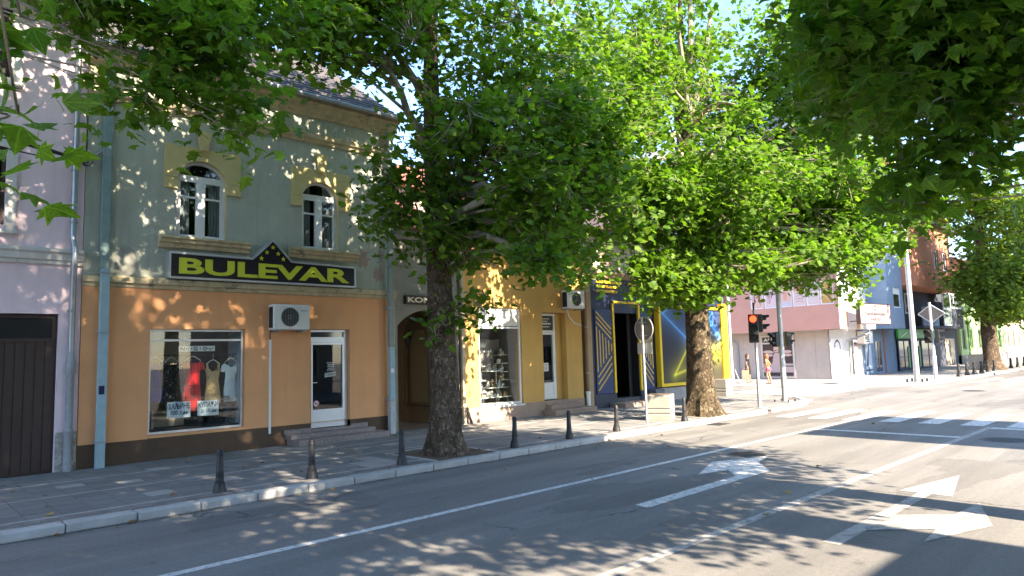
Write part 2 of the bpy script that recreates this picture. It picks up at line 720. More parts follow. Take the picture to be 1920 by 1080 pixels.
# ================================================================ materials used in many places
M_asphalt = asphalt('asphalt', (0.185, 0.176, 0.164))
M_paint = mat('road_paint', (0.56, 0.545, 0.52), 0.85, 0.20, 6.0, 0.3, 150, stain=(0.215, 0.208, 0.20), stain_scale=13.0, stain_cut=0.53)
M_paint_worn = mat('road_paint_worn', (0.37, 0.355, 0.33), 0.85, 0.26, 5.0, 0.3, 150, stain=(0.22, 0.205, 0.19), stain_scale=12.0, stain_cut=0.49)
M_tile = mat('paver_concrete', (0.185, 0.182, 0.176), 0.9, 0.12, 5.0, 0.3, 160, rand=0.13)
M_tile_pale = mat('paver_concrete_pale', (0.33, 0.315, 0.29), 0.9, 0.12, 5.0, 0.3, 160, rand=0.08)
M_brickpave = mat('paver_block', (0.20, 0.185, 0.175), 0.9, 0.15, 6.0, 0.3, 160, rand=0.18)
M_strip = mat('paver_strip', (0.37, 0.355, 0.33), 0.9, 0.15, 6.0, 0.2, 160)
M_joint = mat('joint_sand', (0.11, 0.10, 0.092), 0.95, 0.2, 12.0)
M_kerb = mat('kerb_concrete', (0.40, 0.39, 0.37), 0.85, 0.14, 4.0, 0.35, 120, stain=(0.20, 0.185, 0.165), stain_scale=4.5, stain_cut=0.58, rand=0.06)
M_soil = mat('soil', (0.13, 0.095, 0.065), 1.0, 0.3, 14.0, 0.8, 60)
M_iron = mat('cast_iron', (0.07, 0.07, 0.072), 0.6, 0.2, 20, 0.3, 80, metal=0.4)

# ================================================================ the setting: road
m = MB()
n = 24
xs = [-300 + 600 * i / n for i in range(n + 1)]
m.add([(x, y, 0) for y in xs for x in xs], [(j * (n + 1) + i, j * (n + 1) + i + 1, (j + 1) * (n + 1) + i + 1, (j + 1) * (n + 1) + i) for j in range(n) for i in range(n)])
road = m.build('road', M_asphalt, kind='structure', recalc=False, label='grey asphalt street and junction with worn patches')


def mark(name, polys, material=M_paint, z=0.004):
    mm = MB()
    for p in polys:
        mm.add([(x, y, z) for x, y in p], [tuple(range(len(p)))])
    return mm.build(name, material, road, recalc=False)


M_patch = asphalt('asphalt_repair', (0.155, 0.149, 0.142))
for pts in ([(3.2, 9.2), (5.9, 9.1), (6.0, 9.9), (3.3, 9.95)], [(14.6, 2.2), (16.9, 2.3), (16.8, 3.2), (14.7, 3.1)], [(12.2, 8.6), (15.6, 8.55), (15.6, 9.15), (12.2, 9.2)], [(26.0, 4.0), (30.0, 4.1), (30.0, 6.2), (26.1, 6.1)]):
    mark('asphalt_repair', [pts], M_patch, 0.002)


def rect(x0, x1, y0, y1):
    return [(x0, y0), (x1, y0), (x1, y1), (x0, y1)]


mark('lane_line', [rect(-40, 20.3, 7.50, 7.63)])
mark('lane_line', [rect(-40, 20.35, 4.20, 4.34)], M_paint_worn)
mark('stop_line', [rect(17.75, 18.0, 4.34, 7.50)])
mark('stop_line', [rect(19.95, 20.3, 1.1, 4.20)])
for k in range(10):
    y = 9.80 - 0.97 * k
    mark('zebra_stripe', [[(20.5, y - 0.50), (23.95 + 0.03 * k, y - 0.50), (24.0 + 0.03 * k, y), (20.45, y)]])
for k in range(6):
    x = 28.9 + 1.0 * k
    mark('zebra_stripe', [[(x + 1.0, 12.3), (x + 1.5, 12.3), (x + 0.6, 17.0), (x + 0.1, 17.0)]])
for k in range(9):
    y = 9.6 - 1.0 * k
    mark('zebra_stripe', [rect(44.0, 47.6, y - 0.5, y)])
for k in range(5):
    mark('give_way_dash', [rect(42.6, 43.0, 8.9 - 1.7 * k, 9.8 - 1.7 * k)])
mark('turn_arrow', [[(7.85, 5.62), (11.50, 5.66), (12.20, 6.22), (12.98, 6.42), (11.75, 6.92), (10.45, 6.42), (11.12, 6.24), (10.68, 5.86), (7.90, 5.86)]], M_paint)
mark('turn_arrow', [[(7.66, 3.05), (11.0, 3.08), (11.0, 2.82), (12.80, 3.16), (11.0, 3.50), (11.0, 3.24), (7.66, 3.24)]], M_paint_worn)
mark('turn_arrow', [[(8.45, 3.05), (9.40, 3.05), (9.85, 2.52), (10.75, 2.46), (9.50, 2.06), (8.30, 2.44), (8.95, 2.49)]], M_paint_worn, 0.008)

# dust and grit washed into the gutter along the kerb
M_grit = mat('gutter_grit', (0.135, 0.122, 0.105), 0.95, 0.35, 9.0, 0.5, 120, stain=(0.20, 0.18, 0.155), stain_scale=5.0, stain_cut=0.52)
rg = random.Random(9)
x = -2.0
while x < 21.0:
    w = rg.uniform(.7, 1.9)
    n = 10
    top = [(x + w * i / n, 10.455) for i in range(n + 1)]
    low = [(x + w * i / n + rg.uniform(-.02, .02), 10.455 - (.05 + rg.uniform(.02, .13)) * math.sin(math.pi * (i + .3) / (n + .6)) - .01) for i in range(n + 1)]
    mark('gutter_grit', [low + top[::-1]], M_grit, 0.003)
    x += w + rg.uniform(.0, .9)
# ---------------------------------------------------------------- pavements
KX, KY = 21.6, 10.45
curve = [(21.6, 10.45), (23.6, 10.52), (25.1, 10.80), (26.5, 11.42), (27.7, 12.35), (28.5, 13.5), (28.9, 15.0)]


def smooth_path(pts, n=4):
    out = []
    P = [np.array(p, float) for p in pts]
    for i in range(len(P) - 1):
        a, b, c, d = P[max(i - 1, 0)], P[i], P[i + 1], P[min(i + 2, len(P) - 1)]
        for k in range(n):
            t = k / n
            out.append(tuple(0.5 * ((2 * b) + (c - a) * t + (2 * a - 5 * b + 4 * c - d) * t * t + (3 * b - a - 3 * c + d) * t ** 3)))
    out.append(tuple(P[-1]))
    return out


def inset(path, w):
    out = []
    for i, p in enumerate(path):
        a, b = np.array(path[max(i - 1, 0)]), np.array(path[min(i + 1, len(path) - 1)])
        t = (b - a) / np.linalg.norm(b - a)
        out.append((p[0] - t[1] * w, p[1] + t[0] * w))
    return out


cpath = smooth_path(curve) + [(28.95, 18.0), (28.6, 30.0), (28.0, 60.0)]
inn = inset(cpath, 0.24)
pav = [(-60, 10.69)] + inn + [(-60, 60)]
pavement = MB().slab(pav, -0.05, 0.100).build('pavement', M_joint, kind='structure', label='paved footway in front of the shops on the far side')
# kerb stones of the far side
kerb = MB().slab([(-60, 10.46), (21.55, 10.46), (21.55, 10.688), (-60, 10.688)], -0.05, 0.06).build('kerb', M_joint, kind='structure', label='concrete kerb along the footway in front of the shops')
ks = MB().box(0.006, 0.829, 0, 0.245, 0, 0.125).mesh('kerb_stone', M_kerb, bev=0.018, bseg=2)
k = 0
x = 2.93 - 0.835 * 5
while x < 21.2:
    o = bpy.data.objects.new('kerb_stone', ks)
    COL.objects.link(o)
    o.parent = kerb
    o.location = (x, 10.445 + rnd.uniform(-0.005, 0.005), rnd.uniform(-0.006, 0.004))
    o.rotation_euler = (rnd.uniform(-.008, .008), 0, rnd.uniform(-.003, .003))
    x += 0.835
for i in range(0, len(cpath) - 1, 2):
    j = min(i + 2, len(cpath) - 1)
    m = MB()
    m.slab(cpath[i:j + 1] + inn[i:j + 1][::-1], 0.0, 0.122)
    m.build('kerb_stone', M_kerb, kerb, bev=0.012)

# paving: rows between pale strips
PITS = [(8.25, 9.75, 10.72, 12.35), (18.05, 19.65, 10.72, 12.2)]
tiles, blocks = [], []
bands = [(11.13, 12.75, 4), (12.82, 14.25, 4), (14.32, 15.74, 4)]
for y0, y1, nr in bands:
    h = (y1 - y0) / nr
    for r in range(nr):
        x = -1.0
        while x < 28.4:
            c = (x + 0.2, y0 + h * (r + 0.5))
            lim = 28.5 if c[1] > 13.6 else 27.4 if c[1] > 12.4 else 26.0
            if x + 0.4 < lim and not any(p[0] - 0.15 < c[0] < p[1] + 0.15 and p[2] < c[1] < p[3] + 0.1 for p in PITS):
                tiles.append((c[0], c[1], 0.4, h))
            x += 0.4
for r in range(3):
    x = -1.0 + 0.1 * (r % 2)
    while x < 24.8:
        c = (x + 0.1, 10.70 + 0.118 * (r + 0.5))
        if (c[0] < 23.4 or r == 2 and c[0] < 24) and not any(p[0] < c[0] < p[1] for p in PITS):
            blocks.append((c[0], c[1], 0.2, 0.118))
        x += 0.2
tm = {}


def near(c):
    return math.hypot(c[0] - 3, c[1] - 8)


tiles.sort(key=near)
for q, (cx, cy, w, h) in enumerate(tiles[:290]):
    if cx < -0.2:
        continue
    key = round(h, 3)
    if key not in tm:
        tm[key] = MB().box(-w / 2 + .005, w / 2 - .005, -h / 2 + .005, h / 2 - .005, -0.03, 0).mesh('paver', M_tile)
        tm[(key, 1)] = MB().box(-w / 2 + .005, w / 2 - .005, -h / 2 + .005, h / 2 - .005, -0.03, 0).mesh('paver_pale', M_tile_pale)
    pale = (rnd.random() < 0.03) or (6.9 < cx < 8.4 and 11.2 < cy < 12.3 and rnd.random() < 0.55)
    o = bpy.data.objects.new('paver', tm[(key, 1)] if pale else tm[key])
    COL.objects.link(o)
    o.parent = pavement
    o.location = (cx, cy, 0.12 + rnd.uniform(-.003, .003))
    o.rotation_euler = (rnd.uniform(-.006, .006), rnd.uniform(-.006, .006), 0)
m = MB()
for cx, cy, w, h in tiles[290:]:
    z = 0.12 + rnd.uniform(-.003, .003)
    m.box(cx - w / 2 + .005, cx + w / 2 - .005, cy - h / 2 + .005, cy + h / 2 - .005, 0.09, z)
m.build('far_pavers', M_tile, pavement, kind='stuff', recalc=False)
m = MB()
for cx, cy, w, h in blocks:
    z = 0.119 + rnd.uniform(-.002, .002)
    m.box(cx - w / 2 + .004, cx + w / 2 - .004, cy - h / 2 + .004, cy + h / 2 - .004, 0.09, z)
m.build('edge_paving_blocks', M_brickpave, pavement, kind='stuff', recalc=False)
for y in (11.065, 12.755, 14.255):
    m = MB()
    x = -1.0
    while x < 26:
        if not any(p[0] - 0.1 < x + .2 < p[1] + .1 and p[2] < y < p[3] + 0.1 for p in PITS):
            m.box(x + .004, x + .396, y, y + 0.06, 0.09, 0.121)
        x += 0.4
    m.build('pale_paving_strip', M_strip, pavement, kind='stuff', recalc=False)
for p in PITS:
    m = MB()
    n = 10
    vs = [(p[0] + (p[1] - p[0]) * i / n, p[2] + (p[3] - p[2]) * j / n, 0.105 + 0.03 * rnd.random()) for j in range(n + 1) for i in range(n + 1)]
    m.add(vs, [(j * (n + 1) + i, j * (n + 1) + i + 1, (j + 1) * (n + 1) + i + 1, (j + 1) * (n + 1) + i) for j in range(n) for i in range(n)])
    m.build('tree_pit_soil', M_soil, pavement, recalc=False)
    e = 0.09
    for q in ((p[0] - e, p[0], p[2], p[3] + e), (p[1], p[1] + e, p[2], p[3] + e), (p[0], p[1], p[3], p[3] + e)):
        MB().box(q[0], q[1], q[2], q[3], 0.09, 0.135).build('tree_pit_edging', M_strip, pavement, bev=.008)

# the pavement across the side street, its kerb, and the near pavement behind the camera
fpath = smooth_path([(33.4, 30.0), (34.2, 20.0), (34.7, 17.0), (35.7, 14.2), (37.2, 12.4), (39.3, 11.0), (42.2, 10.5)]) + [(47.0, 10.45), (70.0, 10.45), (160.0, 10.45)]
finn = inset(fpath, 0.25)
M_farpave = mat('far_footway', (0.27, 0.258, 0.24), 0.9, 0.10, 1.2, 0.3, 40)
MB().slab(finn + [(160, 60), (33, 60)], -0.05, 0.11).build('pavement', M_farpave, kind='structure', label='footway round the pink corner building across the side street')
fkerb = thing('kerb', 'pale kerb round the corner across the side street', None, (0, 0, 0), kind='structure')
for i in range(len(fpath) - 1):
    a, b, c, d = fpath[i], fpath[i + 1], finn[i + 1], finn[i]
    steps = max(1, int(math.hypot(b[0] - a[0], b[1] - a[1]) / 2.4)) if a[0] < 70 else 1
    for s in range(steps):
        t0, t1 = s / steps, (s + 1) / steps - 0.004
        L = lambda p, q, t: (p[0] + (q[0] - p[0]) * t, p[1] + (q[1] - p[1]) * t)
        MB().slab([L(a, b, t0), L(a, b, t1), L(d, c, t1), L(d, c, t0)], 0, 0.13).build('kerb_stone', M_kerb, fkerb)
MB().slab([(-60, 0.65), (24.5, 0.65), (24.5, -40), (-60, -40)], -0.05, 0.12).build('pavement', M_tile, kind='structure', label='near footway on the side of the camera')
MB().slab([(-60, 0.9), (24.7, 0.9), (24.7, 0.652), (-60, 0.652)], -0.05, 0.125).build('kerb', M_kerb, kind='structure', label='near kerb on the side of the camera')
MB().slab([(34, 0.9), (160, 0.9), (160, -40), (34, -40)], -0.05, 0.12).build('pavement', M_tile, kind='structure', label='near footway beyond the junction')

# iron covers in the road
def cover(x, y, r, label, square=False, g=0.0):
    t = thing('manhole_cover', label, 'manhole cover', (x, y, g))
    m = MB()
    if square:
        m.box(x - r, x + r, y - r * .7, y + r * .7, g - 0.02, g + 0.006)
    else:
        m.lathe(x, y, [(r, g - 0.02), (r, g + 0.006)], 24)
    m.build('plate', M_iron, t)
    m = MB()
    nb = 5
    for i in range(-nb, nb + 1):
        for j in range(-nb, nb + 1):
            px, py = x + i * r / (nb + .8), y + j * r / (nb + .8) * (.7 if square else 1)
            if square or math.hypot(px - x, py - y) < r * .85:
                m.box(px - r * .05, px + r * .05, py - r * .05, py + r * .05, g + 0.006, g + 0.013)
    m.build('studs', M_iron, t, kind='stuff')


cover(17.87, 3.51, 0.45, 'studded iron cover in the near lane by the stop line')
cover(13.0, 6.86, 0.36, 'round iron cover in the middle lane beside the left-turn arrow')
cover(17.7, 10.15, 0.3, 'square iron gully cover in the gutter near the concrete planter', True)
cover(35.0, 7.84, 0.45, 'round iron cover out in the middle of the junction')
cover(37.8, 14.9, 0.5, 'brown iron cover in the footway in front of the pink corner building', True, 0.11)

# ================================================================ facade row, far side (wall line y = 15.75)
FAC = Fr(0, 15.75, 1, 0)
G = 0.115      # footway level
M_lilac = mat('lilac_render', (0.78, 0.615, 0.655), 0.9, 0.07, 1.2, 0.25, 90, stain=(0.70, 0.575, 0.615), stain_scale=0.5, stain_cut=0.58, streak=.12)
M_white_trim = mat('white_trim', (0.60, 0.575, 0.54), 0.85, 0.10, 3.0, 0.2, 80, stain=(0.42, 0.40, 0.37), stain_scale=2.0, stain_cut=0.6)
M_brown = mat('brown_metal', (0.045, 0.028, 0.024), 0.5, 0.2, 6.0, 0.1, 60)
M_stone = mat('patchy_stone', (0.33, 0.31, 0.28), 0.9, 0.25, 8.0, 0.6, 50, stain=(0.50, 0.46, 0.40), stain_scale=9, stain_cut=0.5)
M_zinc = mat('zinc_pipe', (0.34, 0.37, 0.40), 0.38, 0.10, 5.0, 0.1, 40, metal=0.75)
M_lead = mat('grey_iron_pipe', (0.30, 0.31, 0.32), 0.6, 0.15, 9.0, 0.3, 60)
M_bluepipe = mat('pale_blue_paint', (0.30, 0.42, 0.46), 0.6, 0.12, 5.0, 0.2, 60, stain=(0.20, 0.22, 0.22), stain_scale=7.0, stain_cut=0.66)
M_teal = mat('blue_grey_render', (0.44, 0.46, 0.385), 0.92, 0.11, 1.6, 0.9, 45, stain=(0.47, 0.50, 0.435), stain_scale=0.9, stain_cut=0.60, streak=.20)
M_orange = mat('orange_render', (0.76, 0.375, 0.175), 0.9, 0.06, 1.0, 0.25, 90, stain=(0.78, 0.405, 0.20), stain_scale=0.7, stain_cut=0.60, streak=.07)
M_plinth = mat('brown_plinth', (0.105, 0.066, 0.042), 0.85, 0.18, 2.0, 0.3, 60, stain=(0.15, 0.10, 0.06), stain_scale=1.6, stain_cut=0.62)
M_cream = mat('aged_cream', (0.54, 0.45, 0.275), 0.9, 0.16, 4.0, 0.4, 60, stain=(0.20, 0.17, 0.13), stain_scale=3.0, stain_cut=0.57, streak=.4)
M_yellowtrim = mat('pale_yellow_trim', (0.56, 0.47, 0.22), 0.9, 0.10, 3.0, 0.4, 60, stain=(0.36, 0.29, 0.15), stain_scale=4.0, stain_cut=0.66)
M_bare = mat('bare_plaster', (0.40, 0.30, 0.25), 0.95, 0.15, 6.0, 0.6, 60)
M_upvc = mat('white_window_frame', (0.72, 0.73, 0.74), 0.45, 0.04, 3.0)
M_alu = mat('aluminium_frame', (0.55, 0.57, 0.60), 0.38, 0.05, 4.0, metal=0.55)
M_slate = mat('dark_slate_tiles', (0.075, 0.068, 0.07), 0.8, 0.25, 6.0, 0.4, 40, rand=0.25)
M_redtile = mat('red_roof_tiles', (0.26, 0.095, 0.06), 0.85, 0.25, 5.0, 0.4, 40, rand=0.2)
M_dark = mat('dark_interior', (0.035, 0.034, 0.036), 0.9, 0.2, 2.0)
M_beige = mat('beige_panel', (0.36, 0.31, 0.24), 0.85, 0.10, 2.0)
M_floor = mat('shop_floor', (0.16, 0.14, 0.12), 0.5, 0.10, 3.0)
M_curtain = mat('grey_curtain', (0.30, 0.33, 0.37), 0.95, 0.15, 7.0)
G_clear = glass('clear_glass')
M_cable = mat('black_cable', (0.02, 0.02, 0.022), 0.7, 0.1, 5.0)
M_gran = mat('speckled_granite', (0.27, 0.215, 0.20), 0.55, 0.35, 26.0, 0.1, 60, stain=(0.07, 0.055, 0.055), stain_scale=34.0, stain_cut=0.57)
M_white = mat('white_paint', (0.72, 0.72, 0.70), 0.6, 0.06, 4.0)
M_black = mat('black_paint', (0.018, 0.018, 0.02), 0.5, 0.15, 6.0)
M_letter = mat('lime_yellow_vinyl', (0.62, 0.66, 0.045), 0.45, 0.05, 3.0)
M_signblack = mat('sign_black', (0.014, 0.012, 0.02), 0.35, 0.15, 3.0)


def roof(parent, fr, u0, u1, v_eave, z_eave, run, rise, material, rows=14, name='roof', cols=0, label=None):
    """a pitched roof whose tile courses are real steps"""
    m = MB(fr)
    dv, dz = run / rows, rise / rows
    for r in range(rows):
        a0, z0 = v_eave - r * dv, z_eave + r * dz
        a1, z1 = v_eave - (r + 1) * dv - 0.03, z_eave + (r + 1) * dz
        m.add([(u0, a0, z0), (u1, a0, z0), (u1, a1, z1), (u0, a1, z1), (u0, a0, z0 + 0.045), (u1, a0, z0 + 0.045), (u1, a1, z1 + 0.02), (u0, a1, z1 + 0.02)],
              [(0, 1, 2, 3), (4, 7, 6, 5), (0, 4, 5, 1), (1, 5, 6, 2), (2, 6, 7, 3), (3, 7, 4, 0)])
    vr, zr = v_eave - run, z_eave + rise          # closed body under the tiles, with the rear slope
    prof = [(v_eave - .02, z_eave - .012), (vr, zr - .012), (vr - run, z_eave - .012)]
    m.add([(u0 + .02, p[0], p[1]) for p in prof] + [(u1 - .02, p[0], p[1]) for p in prof], [(0, 1, 2), (5, 4, 3), (0, 3, 4, 1), (1, 4, 5, 2), (2, 5, 3, 0)])
    return m.build(name, material, parent, label=label)


def mould(parent, fr, u0, u1, prof, material, name='cornice', bev=0.0, label=None):
    """a horizontal moulding: prof is a closed polygon in (v,z)"""
    m = MB(fr)
    n = len(prof)
    vs = [(u0, p[0], p[1]) for p in prof] + [(u1, p[0], p[1]) for p in prof]
    fs = [tuple(range(n)), tuple(range(2 * n - 1, n - 1, -1))] + [(i, (i + 1) % n, n + (i + 1) % n, n + i) for i in range(n)]
    m.add(vs, fs)
    return m.build(name, material, parent, bev=bev, label=label)


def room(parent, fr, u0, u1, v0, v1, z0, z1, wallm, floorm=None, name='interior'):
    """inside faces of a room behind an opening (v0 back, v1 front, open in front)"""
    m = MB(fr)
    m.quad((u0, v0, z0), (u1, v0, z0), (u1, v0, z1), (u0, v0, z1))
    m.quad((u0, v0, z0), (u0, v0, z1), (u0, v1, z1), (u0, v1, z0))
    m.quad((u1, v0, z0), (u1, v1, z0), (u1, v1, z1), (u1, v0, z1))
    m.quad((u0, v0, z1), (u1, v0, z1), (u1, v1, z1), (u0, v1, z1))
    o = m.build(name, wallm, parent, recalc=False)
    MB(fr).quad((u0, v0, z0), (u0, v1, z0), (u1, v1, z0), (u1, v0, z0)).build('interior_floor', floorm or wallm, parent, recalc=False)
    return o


def shell(parent, fr, u0, u1, depth, z0, z1, material):
    """the sides and back of a house behind its front sheet"""
    m = MB(fr)
    m.quad((u0, 0, z0), (u0, -depth, z0), (u0, -depth, z1), (u0, 0, z1))
    m.quad((u1, 0, z0), (u1, 0, z1), (u1, -depth, z1), (u1, -depth, z0))
    m.quad((u0, -depth, z0), (u1, -depth, z0), (u1, -depth, z1), (u0, -depth, z1))
    m.quad((u0, 0, z1), (u1, 0, z1), (u1, -depth, z1), (u0, -depth, z1))
    return m.build('side_wall', material, parent, recalc=False)


# ---------------------------------------------------------------- lilac house on the left
H1 = thing('lilac_house', 'lilac rendered house with dark brown garage gate and white string course', 'house', (-1.5, 15.75, 0))
m, r = MB(FAC), MB(FAC)
wins = [(0.85, 2.0, 4.80, 6.29, 0), (0.85, 2.0, 7.66, 9.05, 0), (-2.6, -1.45, 4.80, 6.29, 0), (-2.6, -1.45, 7.66, 9.05, 0)]
wall(m, r, -6.0, 3.29, 0.0, 9.2, 0, wins + [(0.15, 2.93, -0.02, 3.14, 0)], 0.16)
wl = m.build('wall', M_lilac, H1, recalc=False)
r.build('reveal', M_lilac, H1, recalc=False)
shell(H1, FAC, -6.0, 3.29, 9, 0.0, 9.2, M_lilac)
for ua, ub, za, zb, _ in wins:
    w = window(FAC, H1, ua, ub, za, zb, -0.07, M_brown, G_clear, 0.06, mull=[(ua + ub) / 2])
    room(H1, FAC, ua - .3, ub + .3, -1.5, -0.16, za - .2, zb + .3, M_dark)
    m = MB(FAC)
    for a in ((ua - .17, ua, za - .1, zb + .17), (ub, ub + .17, za - .1, zb + .17), (ua, ub, zb, zb + .17)):
        m.box(a[0], a[1], 0.0, 0.035, a[2], a[3])
    m.build('window_surround', M_white_trim, w)
    MB(FAC).box(ua - .2, ub + .2, -.05, 0.12, za - .17, za - 0.102).build('sill', M_white_trim, w, bev=.01)
    if za > 7:
        for i in range(22):      # roller shutter slats, let down
            z = za + 0.06 + i * (zb - za - .12) / 22
            MB(FAC).box(ua + .062, ub - .062, -0.06, -0.035, z + .003, z + (zb - za - .12) / 22).build('shutter_slat', M_brown, w)
mould(H1, FAC, -6, 3.29, [(0, 4.10), (0.05, 4.10), (0.06, 4.16), (0.10, 4.19), (0.10, 4.30), (0.14, 4.34), (0.14, 4.40), (0, 4.43)], M_white_trim, 'string_course')
mould(H1, FAC, -6.1, 3.30, [(0, 9.0), (0.06, 9.0), (0.08, 9.08), (0.2, 9.14), (0.22, 9.24), (0.34, 9.28), (0.34, 9.38), (0, 9.40)], M_white_trim)
roof(H1, FAC, -6.3, 3.5, 0.5, 9.36, 5.0, 3.0, M_slate)
MB(FAC).tube([(-6.3, .5, 9.38, .07), (3.4, .5, 9.36, .07)], 8).build('gutter', M_brown, H1)
# garage gate of vertical boards with a dark glazed transom
gt = MB(FAC).box(.16, 2.93, -.16, -.12, G, 3.13).build('garage_gate', M_brown, H1)
for i in range(17):
    MB(FAC).box(.20 + i * .159, .20 + i * .159 + .145, -.119, -.105, G + .05, 2.60).build('gate_board', M_brown, gt)
m = MB(FAC)
m.box(.2, 2.90, -.119, -.085, 2.60, 2.67).box(.2, 2.90, -.119, -.085, 3.06, 3.12).box(2.84, 2.90, -.119, -.085, 2.67, 3.06).box(1.4, 1.46, -.119, -.085, 2.67, 3.06)
m.build('transom_frame', M_brown, gt)
MB(FAC).box(.2, 1.4, -.116, -.110, 2.67, 3.06).build('pane', mat('dark_pane', (0.02, 0.022, 0.025), 0.06, 0.1, spec=0.7), gt)
MB(FAC).box(1.46, 2.84, -.116, -.110, 2.67, 3.06).build('pane', MATS['dark_pane'], gt)
# patched stone foot beside the gate
MB(FAC).box(2.935, 3.285, 0.0, 0.03, G, 0.86).build('stone_foot', M_stone, H1, bev=.006)

# zinc downpipe between the houses
t = thing('downpipe', 'round zinc downpipe ending in a grey iron foot on the lilac house', 'downpipe', (3.12, 15.6, G))
MB(FAC).tube([(3.1, .38, 9.25, .055), (3.1, .3, 9.0, .055), (3.1, .11, 8.8, .055), (3.1, .10, 4.75, .055), (3.1, .12, 4.6, .055), (3.12, .21, 4.42, .055), (3.12, .21, 4.05, .055), (3.13, .12, 3.85, .055), (3.13, .10, 2.25, .055)], 12).build('pipe', M_zinc, t, smooth=True)
MB(FAC).lathe(3.13, .10, [(.075, G), (.085, .2), (.072, .3), (.072, .8), (.088, .82), (.088, .9), (.07, .92), (.07, 1.95), (.09, 1.98), (.09, 2.18), (.07, 2.3), (.055, 2.4)], 14).build('iron_foot', M_lead, t, smooth=True)
for z in (7.6, 6.0, 4.95, 3.2):
    MB(FAC).ring((3.1, .10, z), (0, 0, 1), .055, .068, .035, 14).build('clamp', M_lead, t)

# ---------------------------------------------------------------- blue-grey and orange shop house
H2 = thing('shop_house', 'shop house with orange ground floor and blue-grey arched-window upper floor', 'house', (7.0, 15.75, 0))
U0, U1 = 3.30, 10.70
m, r = MB(FAC), MB(FAC)
SW = (4.57, 6.60, 0.64, 2.86, 0)
DR = (8.24, 9.33, 0.42, 2.87, 0)
wall(m, r, U0, U1, 0.58, 3.74, 0, [SW, (8.24, 9.33, 0.58, 2.87, 0)], 0.20)
m.build('ground_floor_wall', M_orange, H2, recalc=False)
r.build('reveal', M_orange, H2, recalc=False)
m, r = MB(FAC), MB(FAC)
wall(m, r, U0, U1, 0.0, 0.58, 0.0, [(8.24, 9.33, 0.42, 0.58, 0)], .02)
m.build('plinth', M_plinth, H2, recalc=False)
mould(H2, FAC, U0 + .002, 4.56, [(.004, .575), (.03, .575), (.03, 3.72), (.004, 3.72)], M_orange, 'render_panel')
m, r = MB(FAC), MB(FAC)
W1, W2 = (5.05, 6.12, 4.86, 6.64, .38), (7.99, 9.0, 4.86, 6.62, .38)
wall(m, r, U0, U1, 3.74, 8.5, 0, [W1, W2], 0.17)
m.build('upper_wall', M_teal, H2, recalc=False)
r.build('reveal', M_yellowtrim, H2, recalc=False)
shell(H2, FAC, U0 + .005, U1, 9, 0.0, 8.5, M_teal)
mould(H2, FAC, U0, U1 + .02, [(0, 3.70), (.05, 3.71), (.07, 3.78), (.12, 3.80), (.12, 3.91), (0, 3.96)], M_cream, 'string_course', bev=.004)
mould(H2, FAC, U0, U1, [(0, 7.60), (.05, 7.60), (.07, 7.68), (.13, 7.71), (.15, 7.80), (.15, 7.83), (0, 7.88)], M_cream, 'frieze_moulding', bev=.004)
mould(H2, FAC, U0, U1 + .05, [(0, 8.28), (.06, 8.28), (.08, 8.36), (.18, 8.40), (.22, 8.52), (.34, 8.56), (.34, 8.64), (0, 8.68)], M_cream, 'cornice', bev=.004)
MB(FAC).box(U0 + .002, 3.78, .002, .06, 7.885, 8.275).build('frieze_block', M_cream, H2, bev=.006)
MB(FAC).box(10.3, U1, .002, .06, 7.885, 8.275).build('frieze_block', M_cream, H2, bev=.006)
rf = roof(H2, FAC, U0 - .02, U1 + .15, .42, 8.66, 5.2, 3.5, M_slate, 20)
MB(FAC).tube([(U0, .47, 8.665, .065), (U1 + .12, .47, 8.65, .065)], 8).build('gutter', M_lead, H2)
MB(FAC).box(6.2, 6.8, -3.2, -2.6, 9.8, 11.9).build('chimney', mat('chimney_brick', (0.30, 0.15, 0.10), .9, .2, 6), rf)
for i, (x, z, s) in enumerate(((10.2, 4.35, .2), (9.75, 4.75, .22), (10.28, 4.9, .12))):   # plaster fallen off beside the pipe
    m = MB(FAC)
    n = 16
    m.prism([(x + s * (0.75 + .45 * math.sin(3.1 * k + i)) * math.cos(6.283 * k / n), z + s * 1.3 * (0.8 + .35 * math.cos(2.3 * k + i)) * math.sin(6.283 * k / n)) for k in range(n)], .0015, .004)
    m.build('bare_patch', M_bare, H2)
MB(FAC).prism([(3.86, 4.0), (4.2, 3.98), (4.32, 4.15), (4.24, 4.5), (4.05, 4.62), (3.9, 4.5)], .0015, .004).build('bare_patch', mat('pale_plaster', (.33, .33, .29), .95, .2, 9), H2)

